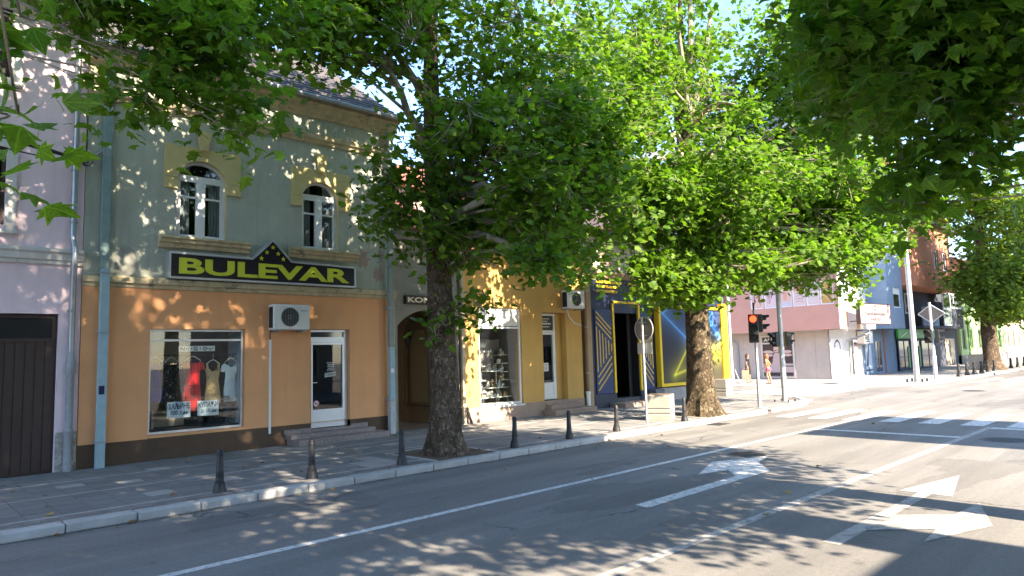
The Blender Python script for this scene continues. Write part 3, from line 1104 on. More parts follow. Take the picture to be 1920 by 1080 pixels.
for wi, (ua, ub, za, zb, ri) in enumerate((W1, W2)):
    zt = zb - ri
    fw = .055
    v = -.09
    m = MB(FAC)
    arc = arch_pts(ua, ub, zt, ri)
    arc2 = arch_pts(ua + fw, ub - fw, zt, ri - fw)
    for (a, b), (c, d) in zip(zip(arc, arc[1:]), zip(arc2, arc2[1:])):
        for vv in (v,):
            m.add([(a[0], v, a[1]), (b[0], v, b[1]), (d[0], v, d[1]), (c[0], v, c[1]), (a[0], v - .07, a[1]), (b[0], v - .07, b[1]), (d[0], v - .07, d[1]), (c[0], v - .07, c[1])],
                  [(0, 1, 2, 3), (7, 6, 5, 4), (0, 4, 5, 1), (3, 2, 6, 7)])
    m.box(ua, ua + fw, v - .07, v, za, zt).box(ub - fw, ub, v - .07, v, za, zt)
    m.box(ua + fw, ub - fw, v - .07, v, za, za + fw).box(ua + fw, ub - fw, v - .07, v + .004, zt - .05, zt + .05)
    mid = (ua + ub) / 2
    m.box(mid - .055, mid + .055, v - .06, v + .012, za + fw, zt - .05)
    zm = za + (zt - za) * .68
    w = m.build('window', M_upvc, H2)
    MB(FAC).prism([(p[0], p[1]) for p in arc2] + [(ub - fw, zt + .05), (ua + fw, zt + .05)][:0], v - .04, v - .03).build('fanlight_pane', G_clear, w)
    for a, b in ((ua + fw, mid - .055), (mid + .055, ub - fw)):
        s = MB(FAC)
        s.box(a, a + .045, v - .05, v + .008, za + fw, zt - .05).box(b - .045, b, v - .05, v + .008, za + fw, zt - .05)
        s.box(a + .045, b - .045, v - .05, v + .008, za + fw, za + fw + .045).box(a + .045, b - .045, v - .05, v + .008, zt - .095, zt - .05)
        s.box(a + .045, b - .045, v - .05, v + .005, zm - .02, zm + .02)
        s.build('casement', M_upvc, w)
        for c, d in ((za + fw + .045, zm - .02), (zm + .02, zt - .095)):
            MB(FAC).box(a + .045, b - .045, v - .03, v - .02, c, d).build('pane', G_clear, w)
    room(H2, FAC, ua - .4, ub + .4, -1.6, -.175, za - .25, zb + .3, M_dark)
    for a, b in ((ua + .02, ua + .34), (ub - .3, ub - .02)):     # drawn-back curtains
        s = MB(FAC)
        n = 14
        s.add([(a + (b - a) * i / n, -.26 - .03 * math.sin(i * 2.1), z) for z in (za - .1, zb + .1) for i in range(n + 1)], [(i, i + 1, n + 2 + i, n + 1 + i) for i in range(n)])
        s.build('curtain', M_curtain, w, recalc=False)
    # yellow surround, keystone and sill
    sa, sb, st = ua - .28, ub + .32, 6.92
    m = MB(FAC)
    hole = arch_pts(ua - .0, ub + .0, zt, ri)
    arcs = [(sa, 6.22)] + [(ua, 6.22)] + [p for p in hole] + [(ub, 6.22), (sb, 6.22)]
    for (a, b) in zip(hole, hole[1:]):
        m.prism([a, b, (b[0], st), (a[0], st)], .002, .045)
    m.box(sa, ua, .002, .045, 6.20, st).box(ub, sb, .002, .045, 6.20, st)
    sur = m.build('window_surround', M_yellowtrim, w)
    MB(FAC).box(sa - .01, ua, .002, .055, 5.94, 6.19).build('impost_block', M_yellowtrim, w, bev=.006)
    MB(FAC).box(ub, sb + .01, .002, .055, 5.94, 6.19).build('impost_block', M_yellowtrim, w, bev=.006)
    MB(FAC).prism([(mid - .09, 6.86), (mid + .09, 6.86), (mid + .16, 7.32), (mid - .16, 7.32)], .05, .13).build('keystone', M_yellowtrim, w, bev=.01)
    mould(w, FAC, ua - .37, ub + .52, [(0, 4.62), (.08, 4.62), (.10, 4.70), (.17, 4.73), (.17, 4.79), (.24, 4.81), (.24, 4.86), (0, 4.88)], M_cream, 'sill', bev=.004)
    MB(FAC).box(ua - .02, ub + .02, -.08, .06, 4.86, 4.885).build('sill_flashing', M_white_trim, w)

# ---- the big shop sign
SG = thing('shop_sign', 'long black sign reading BULEVAR in yellow with a peaked star panel', 'sign', (7.1, 15.6, 3.95))
V0, V1 = .02, .20
outer = [(4.87, 3.96), (9.38, 3.96), (9.38, 4.46), (7.64, 4.49), (7.17, 4.97), (6.68, 4.49), (4.87, 4.50)]
MB(FAC).prism(outer, V0, V1 - .02).build('box', M_signblack, SG)
m = MB(FAC)


def strip(mm, p, q, w, v0, v1):
    d = np.array(q, float) - np.array(p, float)
    d /= np.linalg.norm(d)
    nn = np.array([-d[1], d[0]]) * w / 2
    mm.prism([tuple(np.array(p) - nn), tuple(np.array(q) - nn), tuple(np.array(q) + nn), tuple(np.array(p) + nn)], v0, v1)
    return mm


for i in range(len(outer)):
    strip(m, outer[i], outer[(i + 1) % len(outer)], .045, V0 - .005, V1 + .012 + .001 * i)
m.build('metal_frame', M_alu, SG)
m = MB(FAC)
lettering(m, 'BULEVAR', 5.06, 9.22, 4.045, 4.40, V1 - .008, 0.035)
m.build('lettering', M_letter, SG, recalc=False)


def star(mm, u, z, r, v):
    mm.prism([(u + (r if k % 2 == 0 else r * .4) * math.sin(k * math.pi / 5), z + (r if k % 2 == 0 else r * .4) * math.cos(k * math.pi / 5)) for k in range(10)], v - .01, v)


for u, z in ((7.17, 4.80), (7.02, 4.67), (7.30, 4.66), (6.89, 4.52), (7.43, 4.54)):
    m = MB(FAC)
    star(m, u, z, .062, V1 - .006)
    m.build('star', M_letter, SG)

# ---- ground-floor shop window and its goods
w = window(FAC, H2, SW[0] + .01, SW[1] - .01, SW[2] + .005, SW[3] - .005, -.10, M_alu, G_clear, .045, trans=[2.62], name='shop_window', depth=.05)
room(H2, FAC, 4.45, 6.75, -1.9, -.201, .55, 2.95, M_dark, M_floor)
MB(FAC).box(4.50, 5.62, -1.05, -1.01, .55, 2.94).build('display_backdrop', M_beige, H2)
MB(FAC).box(6.56, 6.70, -.9, -.22, .56, 2.9).build('display_pillar', mat('pale_grey_panel', (.42, .46, .50), .7), H2)
MB(FAC).box(4.47, 6.73, -1.2, -.22, .56, .72).build('display_plinth', M_dark, H2)
tt = thing('clothes_rail', 'thin black clothes rail across the clothes shop window', 'rail', (5.5, 16.3, 2.3))
MB(FAC).tube([(4.47, -.39, 2.30, .014), (6.74, -.39, 2.30, .014)], 8).build('rod', M_black, tt)
for u in (4.47, 6.735):
    MB(FAC).disc((u + (.004 if u < 5 else -.004), -.39, 2.30), (1, 0, 0), .035, .008).build('socket', M_black, tt)
# window grille behind the left half of the glass
gg = thing('window_grille', 'dark vertical bar grille in the left half of the clothes window', 'grille', (5.0, 16.0, 1.3))
for i in range(17):
    u = 4.62 + i * .058
    MB(FAC).box(u, u + .010, -.235, -.225, 1.30, 2.16).build('bar', M_black, gg)
for z in (1.62, 1.98):
    MB(FAC).box(4.58, 5.60, -.224, -.215, z, z + .014).build('cross_bar', M_black, gg)


def cloth(name, col, pattern=None, pcol=None, pscale=30, cut=.5):
    return mat(name, col, .95, .10, 6, .3, 90, stain=pcol, stain_scale=pscale, stain_cut=cut) if pcol else mat(name, col, .95, .12, 6, .3, 90)


def dress(label, u, zt, zb, w, material, v, straps='cap', vneck=.0, flare=1.1, hanger=True):
    t = thing('dress', label, 'dress', FAC(u, v, zb), 'dresses hanging in the clothes window')
    prof = [(0.0, .98 * w), (.12, .86 * w), (.30, .74 * w), (.45, .80 * w), (.7, .92 * w), (1.0, flare * w * .92)]
    n = 20
    vs, fs = [], []
    rows = 14
    for j in range(rows + 1):
        q = j / rows
        hw = np.interp(q, [p[0] for p in prof], [p[1] for p in prof]) / 2
        z = zt - (zt - zb) * q
        for k in range(n):
            a = 2 * math.pi * k / n
            fold = 1 + .10 * math.sin(5 * a + u * 9) * q
            dz = 0
            if j == 0 and vneck:
                dz = -vneck * max(0, 1 - abs(math.cos(a)) * 1.7)
            vs.append((u + hw * math.cos(a), v + .07 * math.sin(a) * fold + .012 * math.sin(7 * z + u * 5), z + dz))
    for j in range(rows):
        for k in range(n):
            a, b = j * n + k, j * n + (k + 1) % n
            fs.append((a, b, b + n, a + n))
    mm = MB(FAC)
    mm.add(vs, fs)
    mm.build('bodice_and_skirt', material, t, smooth=True)
    if straps == 'cap':
        for s in (-1, 1):
            mm = MB(FAC)
            mm.tube([(u + s * w * .36, v, zt + .01, .045), (u + s * w * .50, v, zt - .05, .05), (u + s * w * .56, v, zt - .16, .045)], 8)
            mm.build('sleeve', material, t, smooth=True)
    else:
        for s in (-1, 1):
            mm = MB(FAC)
            mm.tube([(u + s * w * .33, v + .03, zt - .04, .022), (u + s * w * .36, v, zt + .11, .022), (u + s * w * .33, v - .03, zt - .04, .022)], 6)
            mm.build('strap', material, t, smooth=True)
    if hanger:
        h = thing('clothes_hanger', label.replace('dress', 'dress hanger') if False else 'pale clothes hanger holding the ' + label.split(' hanging')[0], 'hanger', FAC(u, v, zt), 'hangers on the clothes rail')
        zz = zt + (.10 if straps != 'cap' else .05)
        mm = MB(FAC).tube([(u - w * .42, v, zz, .009), (u - .05, v, zz + .085, .010), (u, v, zz + .10, .010), (u + .05, v, zz + .085, .010), (u + w * .42, v, zz, .009)], 6)
        mm.build('shoulder_bar', M_white, h)
        MB(FAC).tube([(u, v, zz + .10, .004), (u, v, 2.285, .004), (u + .012, v, 2.318, .004)], 5).build('hook', M_alu, h)


dress('blue dress hanging at the left end of the rail', 4.80, 2.12, 1.30, .36, cloth('blue_cloth', (.04, .055, .42)), -.40)
dress('black and white floral dress hanging beside the blue one', 5.12, 2.10, 1.22, .34, cloth('floral_cloth', (.02, .02, .025), 1, (.55, .55, .55), 16, .56), -.36)
dress('red dress hanging in the middle of the rail', 5.58, 2.12, 1.05, .42, cloth('red_cloth', (.66, .022, .026)), -.40)
dress('leopard print strappy dress hanging right of the red one', 6.02, 1.98, 1.20, .36, cloth('leopard_cloth', (.62, .42, .20), 1, (.07, .035, .015), 26, .56), -.38, 'strap', .14)
dress('white fitted dress hanging at the right end of the rail', 6.42, 2.06, 1.22, .34, cloth('white_cloth', (.72, .78, .82)), -.36, 'cap', .16, .98)
# paper signs stuck inside the glass
M_paper = mat('pale_blue_paper', (.50, .62, .72), .9, .05, 5)
M_ink = mat('dark_ink', (.015, .018, .05), .8, .05, 5)
for u0, u1, z0, z1, t1, t2, lab in ((4.99, 5.47, .95, 1.29, 'ХАЉИНЕ', '500 дин', 'pale paper card reading ХАЉИНЕ, left of the two, in front of the red dress'), (5.62, 6.08, .95, 1.28, 'КУПАЋИ', 'до 500 дин', 'pale paper swimwear card reading КУПАЋИ to the right, in front of the leopard dress')):
    t = thing('price_card', lab, 'sign', FAC(u0, -.2, z0))
    MB(FAC).box(u0, u1, -.172, -.168, z0, z1).build('paper', M_paper, t)
    m = MB(FAC)
    lettering(m, t1, u0 + .02, u1 - .02, z0 + .185, z1 - .03, -.1665, .02)
    lettering(m, t2, u0 + .07, u1 - .05, z0 + .05, z0 + .155, -.1665, .012)
    for k in range(9):
        a = u0 + .03 + k * (u1 - u0 - .06) / 8
        m.quad((a, -.1665, z0 + .02), (a + .012, -.1665, z0 + .02), (a + .012, -.1665, z0 + .032), (a, -.1665, z0 + .032))
    m.build('lettering', M_ink, t, recalc=False)
t = thing('name_card', 'narrow white strip reading NiGO at the top of the shop window', 'sign', FAC(5.2, -.2, 2.38))
MB(FAC).box(5.20, 5.98, -.172, -.168, 2.375, 2.495).build('paper', M_white, t)
m = MB(FAC)
for s, a, b in (('N', 5.24, 5.33), ('i', 5.405, 5.425), ('G', 5.52, 5.60), ('O', 5.72, 5.80), ('3', 5.855, 5.895)):
    lettering(m, s, a, b, 2.39, 2.475 if s != '3' else 2.44, -.1665, .03)
for a in (5.365, 5.465, 5.66, 5.825, 5.925):
    m.prism([(a, 2.415), (a + .016, 2.435), (a + .008, 2.445), (a, 2.438), (a - .008, 2.445), (a - .016, 2.435)], -.1672, -.1665)
m.build('lettering', M_ink, t, recalc=False)
# bust with a hat
t = thing('mannequin_bust', 'dark swimwear bust wearing a grey hat in the window corner', 'mannequin', FAC(6.36, -.45, .72))
MB(FAC).lathe(6.33, -.36, [(.12, .72), (.12, .74), (.02, .76), (.02, .86), (.10, .88), (.135, .94), (.10, 1.03), (.13, 1.12), (.12, 1.18), (.05, 1.21), (.04, 1.27)], 14).build('torso', mat('dark_swimwear', (.03, .035, .05), .7), t, smooth=True)
MB(FAC).lathe(6.33, -.36, [(.15, 1.265), (.15, 1.28), (.075, 1.285), (.065, 1.35), (.01, 1.36)], 14).build('hat', mat('grey_felt', (.2, .23, .27), .95), t, smooth=True)
for i, (u, c) in enumerate(((4.62, (.40, .36, .30)), (4.70, (.12, .11, .12)), (4.78, (.45, .42, .36)))):
    m = MB(FAC)
    m.box(u, u + .05, -.9, -.5, .72, 1.12)
    m.build('boxed_garment', mat('garment_%d' % i, c, .9), base=FAC(u, -.7, .72), label=('folded beige garment standing at the left corner of the clothes window', 'folded dark garment standing second in the left corner of the clothes window', 'folded cream garment standing third in the left corner of the clothes window')[i], cat='garment', group='folded garments in the window')

# ---- shop door, steps, air conditioner, pipes
dv = -.12
D = MB(FAC)
ua, ub, za, zb = 8.25, 9.32, .425, 2.86
D.box(ua, ua + .05, dv - .07, dv, za, zb).box(ub - .09, ub, dv - .07, dv, za, zb).box(ua + .05, ub - .09, dv - .07, dv, zb - .05, zb).box(ua + .05, ub - .09, dv - .07, dv, 2.55, 2.68)
door = D.build('door_frame', M_alu, H2)
MB(FAC).box(ua + .05, ub - .09, dv - .05, dv - .045, 2.68, zb - .05).build('transom_pane', MATS['dark_pane'], door)
leaf = MB(FAC)
la, lb = ua + .055, ub - .095
leaf.box(la, la + .045, dv - .05, dv + .012, .44, 2.545).box(lb - .045, lb, dv - .05, dv + .012, .44, 2.545).box(la + .045, lb - .045, dv - .05, dv + .012, 2.49, 2.545).box(la + .045, lb - .045, dv - .05, dv + .012, .44, .60).box(la + .045, lb - .045, dv - .05, dv + .012, .80, .88)
leaf.box(la + .045, lb - .045, dv - .04, dv + .002, .60, .80)
lf = leaf.build('door', M_alu, H2)
MB(FAC).box(la + .045, lb - .045, dv - .03, dv - .02, .88, 2.49).build('pane', G_clear, lf)
MB(FAC).tube([(la + .022, dv + .012, 1.55, .012), (la + .022, dv + .055, 1.55, .012), (la + .14, dv + .06, 1.55, .011)], 8).build('handle', M_white, lf, smooth=True)
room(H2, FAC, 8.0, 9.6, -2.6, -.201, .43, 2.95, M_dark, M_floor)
m = MB(FAC)
for i, (w_, z) in enumerate(((.24, 2.02), (.18, 1.97), (.20, 1.93), (.17, 1.885), (.22, 1.84))):
    n = 5 + i % 2
    for k in range(n):
        a = 8.74 + (.26 - w_) / 2 + k * w_ / n
        m.quad((a, dv - .018, z), (a + w_ / n * .75, dv - .018, z), (a + w_ / n * .75, dv - .018, z + .02), (a, dv - .018, z + .02))
m.build('opening_hours', M_white, lf, recalc=False)
t = thing('open_sign', 'small white card reading ОТВОРЕНО hanging inside the shop door glass', 'sign', FAC(8.74, -.16, 1.6))
MB(FAC).prism([(8.70, 1.665), (9.0, 1.695), (9.0, 1.805), (8.70, 1.775)], dv - .035, dv - .031).build('card', M_white, t)
m = MB(FAC)
lettering(m, 'ОТВОРЕНО', 8.715, 8.985, 1.70, 1.77, dv - .0302, .02)
m.build('lettering', M_ink, t, recalc=False)
t = thing('no_smoking_sticker', 'round no smoking sticker low on the shop door glass', 'sticker', FAC(8.45, -.14, 1.0))
MB(FAC).disc((8.46, dv - .0185, 1.03), (0, 1, 0), .085, .002, 24).build('disc', M_white, t)
m = MB(FAC).ring((8.46, dv - .0165, 1.03), (0, 1, 0), .068, .085, .002, 24)
strip(m, (8.40, 1.09), (8.52, .97), .014, dv - .0168, dv - .0158)
m.build('ring', mat('sticker_red', (.45, .05, .06), .5), t)
MB(FAC).box(8.42, 8.50, dv - .0165, dv - .0160, 1.02, 1.036).build('cigarette', M_ink, t)
st = thing('door_steps', 'speckled granite steps up to the clothes shop door', 'steps', (8.85, 15.5, G))
MB(FAC).box(7.62, 10.12, .0, .62, G - .01, .255).build('step', M_gran, st, bev=.008)
MB(FAC).box(7.58, 9.90, .0, .30, .256, .36).build('step', M_gran, st, bev=.008)
MB(FAC).box(7.54, 8.239, .0, .05, .361, .47).build('skirting', M_gran, st, bev=.004)
MB(FAC).box(9.331, 9.82, .0, .05, .361, .47).build('skirting', M_gran, st, bev=.004)
MB(FAC).box(8.243, 9.327, -.19, .06, .361, .424).build('threshold', M_gran, st, bev=.004)


def aircon(u0, u1, z0, z1, d, label, fan_c, fan_r):
    t = thing('air_conditioner', label, 'air conditioner', FAC((u0 + u1) / 2, 0, z0))
    c = MB(FAC).box(u0, u1, .06, d, z0, z1).build('casing', mat('aircon_white', (.66, .66, .64), .5, .06, 4, stain=(.5, .48, .44), stain_scale=4, stain_cut=.62), t, bev=.02)
    MB(FAC).box(u0 - .003, u0 + .004, .10, d - .05, z0 + .05, z1 - .06).build('side_grille', M_black, t)
    MB(FAC).disc((fan_c, d + .002, (z0 + z1) / 2), (0, 1, 0), fan_r, .006, 28).build('fan_opening', M_black, t)
    m = MB(FAC)
    for rr in (fan_r, fan_r * .2):
        m.ring((fan_c, d + .012, (z0 + z1) / 2), (0, 1, 0), rr - .006, rr + .002, .008, 28)
    for k in range(-5, 6):
        hh = math.sqrt(max(0, fan_r ** 2 - (k * fan_r / 5.5) ** 2))
        m.box(fan_c + k * fan_r / 5.5 - .0012, fan_c + k * fan_r / 5.5 + .0012, d + .005, d + .012, (z0 + z1) / 2 - hh, (z0 + z1) / 2 + hh)
    m.build('fan_guard', mat('guard_grey', (.30, .30, .29), .5), t)
    for s in (.15, .8):
        uu = u0 + (u1 - u0) * s
        MB(FAC).box(uu, uu + .04, 0, d - .02, z0 - .05, z0 - .002).build('bracket', M_lead, t)
    m = MB(FAC)
    m.ring((u1 - .21, d + .002, z1 - .145), (0, 1, 0), .012, .02, .003, 12).box(u1 - .185, u1 - .06, d + .0005, d + .003, z1 - .152, z1 - .138)
    m.build('logo', mat('logo_grey', (.12, .12, .14), .6), t, recalc=False)
    return t


ac = aircon(7.12, 8.03, 2.84, 3.44, .36, 'white air conditioner on the orange wall beside the clothes shop door', 7.52, .225)
t = thing('wall_pipe', 'thin white condensate pipe down the orange wall under the air conditioner', 'pipe', FAC(7.19, 0, .44))
MB(FAC).box(7.165, 7.215, .0, .035, .42, 2.62).build('trunking', M_white, t)
MB(FAC).tube([(7.19, .06, 2.84, .012), (7.17, .05, 2.75, .012), (7.19, .02, 2.62, .012)], 6).build('hose', M_black, t)
t = thing('downpipe', 'square pale blue downpipe at the left end of the shop house', 'downpipe', FAC(3.66, .1, G))
MB(FAC).box(3.575, 3.735, .035, .15, 3.99, 8.25).build('pipe', mat('blue_grey_paint', (.20, .285, .28), .65, .12, 5, .2, 60, stain=(.30, .32, .28), stain_scale=6, stain_cut=.64), t, bev=.006)
MB(FAC).box(3.575, 3.735, .135, .25, G + .0, 4.05).build('pipe', M_bluepipe, t, bev=.006)
for z in (.6, 2.75, 3.95, 6.4):
    MB(FAC).box(3.56, 3.75, .03, .26 if z < 4 else .16, z, z + .035).build('clamp', M_lead, t)
MB(FAC).box(3.59, 3.69, .251, .254, 1.55, 1.72).build('torn_sticker', M_ink, t)
t = thing('downpipe', 'square grey and pale blue downpipe at the right end of the shop house', 'downpipe', FAC(10.46, .1, G))
MB(FAC).box(10.385, 10.535, .14, .26, 2.40, 8.3).build('pipe', mat('greenish_pipe', (.23, .26, .24), .65, .12, 5, .2, 60), t, bev=.006)
MB(FAC).box(10.395, 10.545, .139, .258, 1.0, 2.395).build('pipe', M_bluepipe, t, bev=.006)
MB(FAC).box(10.38, 10.545, .139, .27, G, .995).build('pipe', mat('pale_grey_paint', (.42, .43, .44), .6, .15, 5), t, bev=.006)
for z in (1.0, 3.45, 5.6, 7.7):
    MB(FAC).box(10.37, 10.56, .01, .275, z - .02, z + .02).build('clamp', M_lead, t)
MB(FAC).box(10.41, 10.51, .2585, .262, 1.72, 1.83).build('sticker', M_white, t)
t = thing('meter_box', 'small grey meter box at the foot of the right downpipe', 'box', FAC(10.62, .1, .3))
MB(FAC).box(10.57, 10.66, .01, .14, .42, .70).build('box', M_lead, t, bev=.005)
MB(FAC).tube([(10.62, .05, .42, .02), (10.62, .05, G, .02)], 8).build('conduit', M_white, t)
MB(FAC).tube([(10.66, .03, 3.6, .03), (10.66, .03, .75, .03)], 8).build('conduit', mat('old_white', (.5, .47, .42), .7, .2, 6), t)
# cable bundle on the corner of the houses
t = thing('cable_bundle', 'black overhead cable ending on a bracket between the two left houses', 'cable', FAC(3.3, .1, 6.2))
MB(FAC).tube([(3.6, .04, 6.52, .022), (3.45, .10, 6.38, .022), (3.28, .18, 6.22, .022)], 6).build('bracket', mat('galvanised', (.5, .5, .48), .5, metal=.6), t)
for i, (dz, sag) in enumerate(((0, .15), (-.05, .28), (-.02, .05))):
    MB(FAC).tube([(3.30 - 3.6 * k / 8, .2 + 2.0 * (k / 8), 6.22 + dz + .25 * k / 8 - sag * math.sin(math.pi * k / 8), .013 + (.02 if 0 < k < 3 and i == 0 else 0)) for k in range(9)], 6).build('cable', M_cable, t)
for i in range(3):
    MB(FAC).tube([(3.28 + .1 * math.cos(a), .15 + .03 * i, 6.25 + .14 * math.sin(a), .010) for a in [k * .6 + i for k in range(9)]], 5).build('cable_loop', M_cable, t)
MB(FAC).tube([(3.30, .03, 6.3, .008), (3.31, .02, 7.5, .008)], 5).build('cable', M_cable, t)

# ---------------------------------------------------------------- passage house between the shops
M_greywall = mat('grey_weathered_render', (0.27, 0.255, 0.215), 0.95, 0.18, 2.2, 0.5, 60, stain=(0.36, 0.35, 0.31), stain_scale=1.6, stain_cut=0.6)
M_ochre = mat('ochre_wall', (0.36, 0.285, 0.165), 0.9, 0.12, 1.8, 0.3, 60, stain=(0.42, 0.34, 0.19), stain_scale=1.0, stain_cut=.58)
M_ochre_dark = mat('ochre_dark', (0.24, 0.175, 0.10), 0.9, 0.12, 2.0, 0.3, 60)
H3 = thing('passage_house', 'narrow weathered grey house with an arched passage under a dark sign', 'house', (11.9, 15.75, 0))
m, r = MB(FAC), MB(FAC)
wall(m, r, 10.71, 13.02, 0.0, 5.6, -.05, [(10.84, 12.93, -.02, 3.44, .45)], .35)
m.build('wall', M_greywall, H3, recalc=False)
r.build('reveal', M_ochre, H3, recalc=False)
# passage: side walls, vault, floor, far end
m = MB(FAC)
m.quad((12.935, -.4, G), (12.935, -6, G), (12.935, -6, 3.7), (12.935, -.4, 3.7))
m.build('passage_wall', M_ochre, H3, recalc=False)
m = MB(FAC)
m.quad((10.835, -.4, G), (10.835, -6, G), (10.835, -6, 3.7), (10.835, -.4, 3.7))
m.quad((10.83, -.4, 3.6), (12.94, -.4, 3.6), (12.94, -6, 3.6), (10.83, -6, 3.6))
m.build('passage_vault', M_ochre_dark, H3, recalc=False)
m = MB(FAC)
m.box(10.72, 10.834, -6.0, -.41, 3.6, 5.6).box(12.936, 13.02, -6, -.41, 0, 5.6)
m.build('side_wall', M_greywall, H3)
PAS = Fr(12.935, 15.75, 0, -1)      # frame of the passage's right wall: u towards the street
ua, ub = -2.55, -1.30
m = MB(PAS)
arc = arch_pts(ua, ub, 2.72, .62, 16)
arc2 = arch_pts(ua - .10, ub + .10, 2.72, .72, 16)
for (a, b), (c, d) in zip(zip(arc, arc[1:]), zip(arc2, arc2[1:])):
    m.prism([a, b, d, c], .0, .07)
m.box(ua - .1, ua, 0, .07, .66, 2.72).box(ub, ub + .1, 0, .07, .66, 2.72).box(ua - .1, ub + .1, 0, .07, .60, .66)
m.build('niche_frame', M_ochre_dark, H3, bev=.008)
m = MB(PAS)
ar3 = arch_pts(ua + .17, ub - .17, 2.55, .42, 14)
for (a, b) in zip(ar3, ar3[1:]):
    m.prism([(a[0], .72), (b[0], .72), b, a], .0, .02)
m.build('niche_panel', mat('niche_cream', (.50, .40, .22), .9, .08, 2), H3)
MB(FAC).box(12.90, 12.934, -.40, -.05, G, 3.0).build('passage_pier', M_ochre, H3)
t = thing('wall_lantern', 'black wrought lantern on a bracket inside the arched passage', 'lantern', PAS(-2.2, .2, 2.7))
MB(PAS).lathe(-2.2, .22, [(.03, 2.42), (.06, 2.46), (.10, 2.72), (.12, 2.74), (.05, 2.82), (.01, 2.88)], 6).build('lamp_body', M_black, t)
MB(PAS).tube([(-2.2, .0, 2.80, .012), (-2.2, .10, 2.98, .012), (-2.2, .2, 2.98, .012), (-2.2, .22, 2.87, .012)], 6).build('bracket', M_black, t)
mould(H3, FAC, 10.715, 13.02, [(-.05, 5.4), (.05, 5.42), (.08, 5.52), (.16, 5.56), (.16, 5.64), (-.05, 5.68)], M_greywall)
roof(H3, FAC, 10.72, 13.03, .25, 5.66, 4.2, 2.2, M_redtile, 14)
t = thing('shop_sign', 'small dark sign reading KON above the arched passage', 'sign', FAC(11.5, 0, 3.6))
MB(FAC).box(11.06, 12.62, -.045, .06, 3.59, 3.83).build('board', mat('sign_brown', (.03, .018, .012), .5, .15, 4), t, bev=.006)
m = MB(FAC)
lettering(m, 'KON', 11.12, 11.93, 3.635, 3.785, .063, .04)
m.build('lettering', mat('cream_letters', (.72, .62, .42), .6), t, recalc=False)
m = MB(FAC).box(13.0, 13.11, .02, .12, G, 5.2)
t = thing('downpipe', 'pale square downpipe beside the yellow shop, left of its window', 'downpipe', FAC(13.05, .1, G))
m.build('pipe', mat('tan_paint', (.42, .33, .22), .7, .15, 4), t, bev=.006)
for z in (.6, 2.2, 4.0):
    MB(FAC).box(12.99, 13.12, .0, .13, z, z + .03).build('clamp', M_lead, t)
t = thing('leaning_board', 'brown board leaning at the foot of the downpipe by the yellow shop', 'board', FAC(13.17, .1, G))
MB(FAC).add([(13.13, .06, .62), (13.20, .06, .62), (13.28, .22, G), (13.20, .22, G), (13.13, .03, .62), (13.20, .03, .62), (13.28, .19, G), (13.20, .19, G)], [(0, 1, 2, 3), (4, 7, 6, 5), (0, 4, 5, 1), (1, 5, 6, 2), (2, 6, 7, 3), (3, 7, 4, 0)]).build('board', M_brown, t)

# ---------------------------------------------------------------- yellow gift shop
M_yellow = mat('yellow_ochre_render', (0.55, 0.335, 0.105), 0.9, 0.08, 1.2, 0.25, 80, stain=(0.52, 0.33, 0.13), stain_scale=.8, stain_cut=.6, streak=.09)
M_ypl = mat('pinkish_plinth', (0.33, 0.24, 0.19), 0.85, 0.15, 2.5, 0.3, 60, stain=(.26, .19, .15), stain_scale=2, stain_cut=.6)
H4 = thing('yellow_shop', 'low yellow ochre gift shop with a white framed display window', 'shop', (15.8, 15.75, 0))
m, r = MB(FAC), MB(FAC)
SW2 = (13.76, 15.58, .56, 3.58, 0)
DR2 = (16.56, 17.72, .56, 3.48, 0)
wall(m, r, 13.12, 18.55, .54, 5.2, 0, [SW2, (DR2[0], DR2[1], .54, DR2[3], 0)], .30)
m.build('wall', M_yellow, H4, recalc=False)
r.build('reveal', M_yellow, H4, recalc=False)
m, r = MB(FAC), MB(FAC)
wall(m, r, 13.12, 18.55, 0, .54, .03, [(DR2[0], DR2[1], .40, .54, 0)], .3)
m.build('plinth', M_ypl, H4, recalc=False)
r.build('plinth_reveal', M_ypl, H4, recalc=False)
MB(FAC).box(13.12, 16.56, -.02, .028, .535, .56).build('plinth_cap', M_ypl, H4)
shell(H4, FAC, 13.12, 18.55, 8, 0, 5.2, M_yellow)
mould(H4, FAC, 13.1, 18.6, [(0, 4.98), (.06, 5.0), (.08, 5.1), (.2, 5.16), (.2, 5.26), (0, 5.3)], M_yellow)
roof(H4, FAC, 13.05, 18.7, .35, 5.26, 4.6, 2.1, M_redtile, 16)
w = window(FAC, H4, 13.77, 15.57, .565, 3.57, -.06, M_upvc, G_clear, .06, trans=[2.96], name='shop_window', depth=.06)
MB(FAC).box(13.83, 15.51, -.105, -.085, 3.02, 3.50).build('frosted_panel', mat('white_film', (.70, .69, .66), .8, .04), w)
MB(FAC).box(13.72, 15.62, -.06, .05, .50, .56).build('sill', M_white_trim, w, bev=.006)
room(H4, FAC, 13.6, 15.75, -2.2, -.301, .5, 3.65, mat('shop_grey_wall', (.40, .385, .37), .9, .1, 2), M_floor)
t = thing('shop_logo', 'white crown emblem with lettering on the gift shop backdrop', 'emblem', FAC(14.75, -1, 2.2))
bk = MB(FAC).box(13.9, 15.5, -1.04, -1.0, 1.6, 2.62).build('board', mat('taupe_board', (.22, .19, .18), .8, .1, 3), t)
m = MB(FAC)
cz = 2.36
m.prism([(14.60, cz), (14.88, cz), (14.95, cz + .17), (14.84, cz + .08), (14.81, cz + .20), (14.74, cz + .09), (14.67, cz + .20), (14.64, cz + .08), (14.53, cz + .17)], -.999, -.99)
m.build('crown', M_white, t)
m = MB(FAC)
for k in range(9):
    a = 14.33 + k * .095
    m.box(a, a + .06, -.999, -.992, 2.20, 2.26 + .03 * (k in (0, 4, 8)))
m.build('lettering', M_white, t)
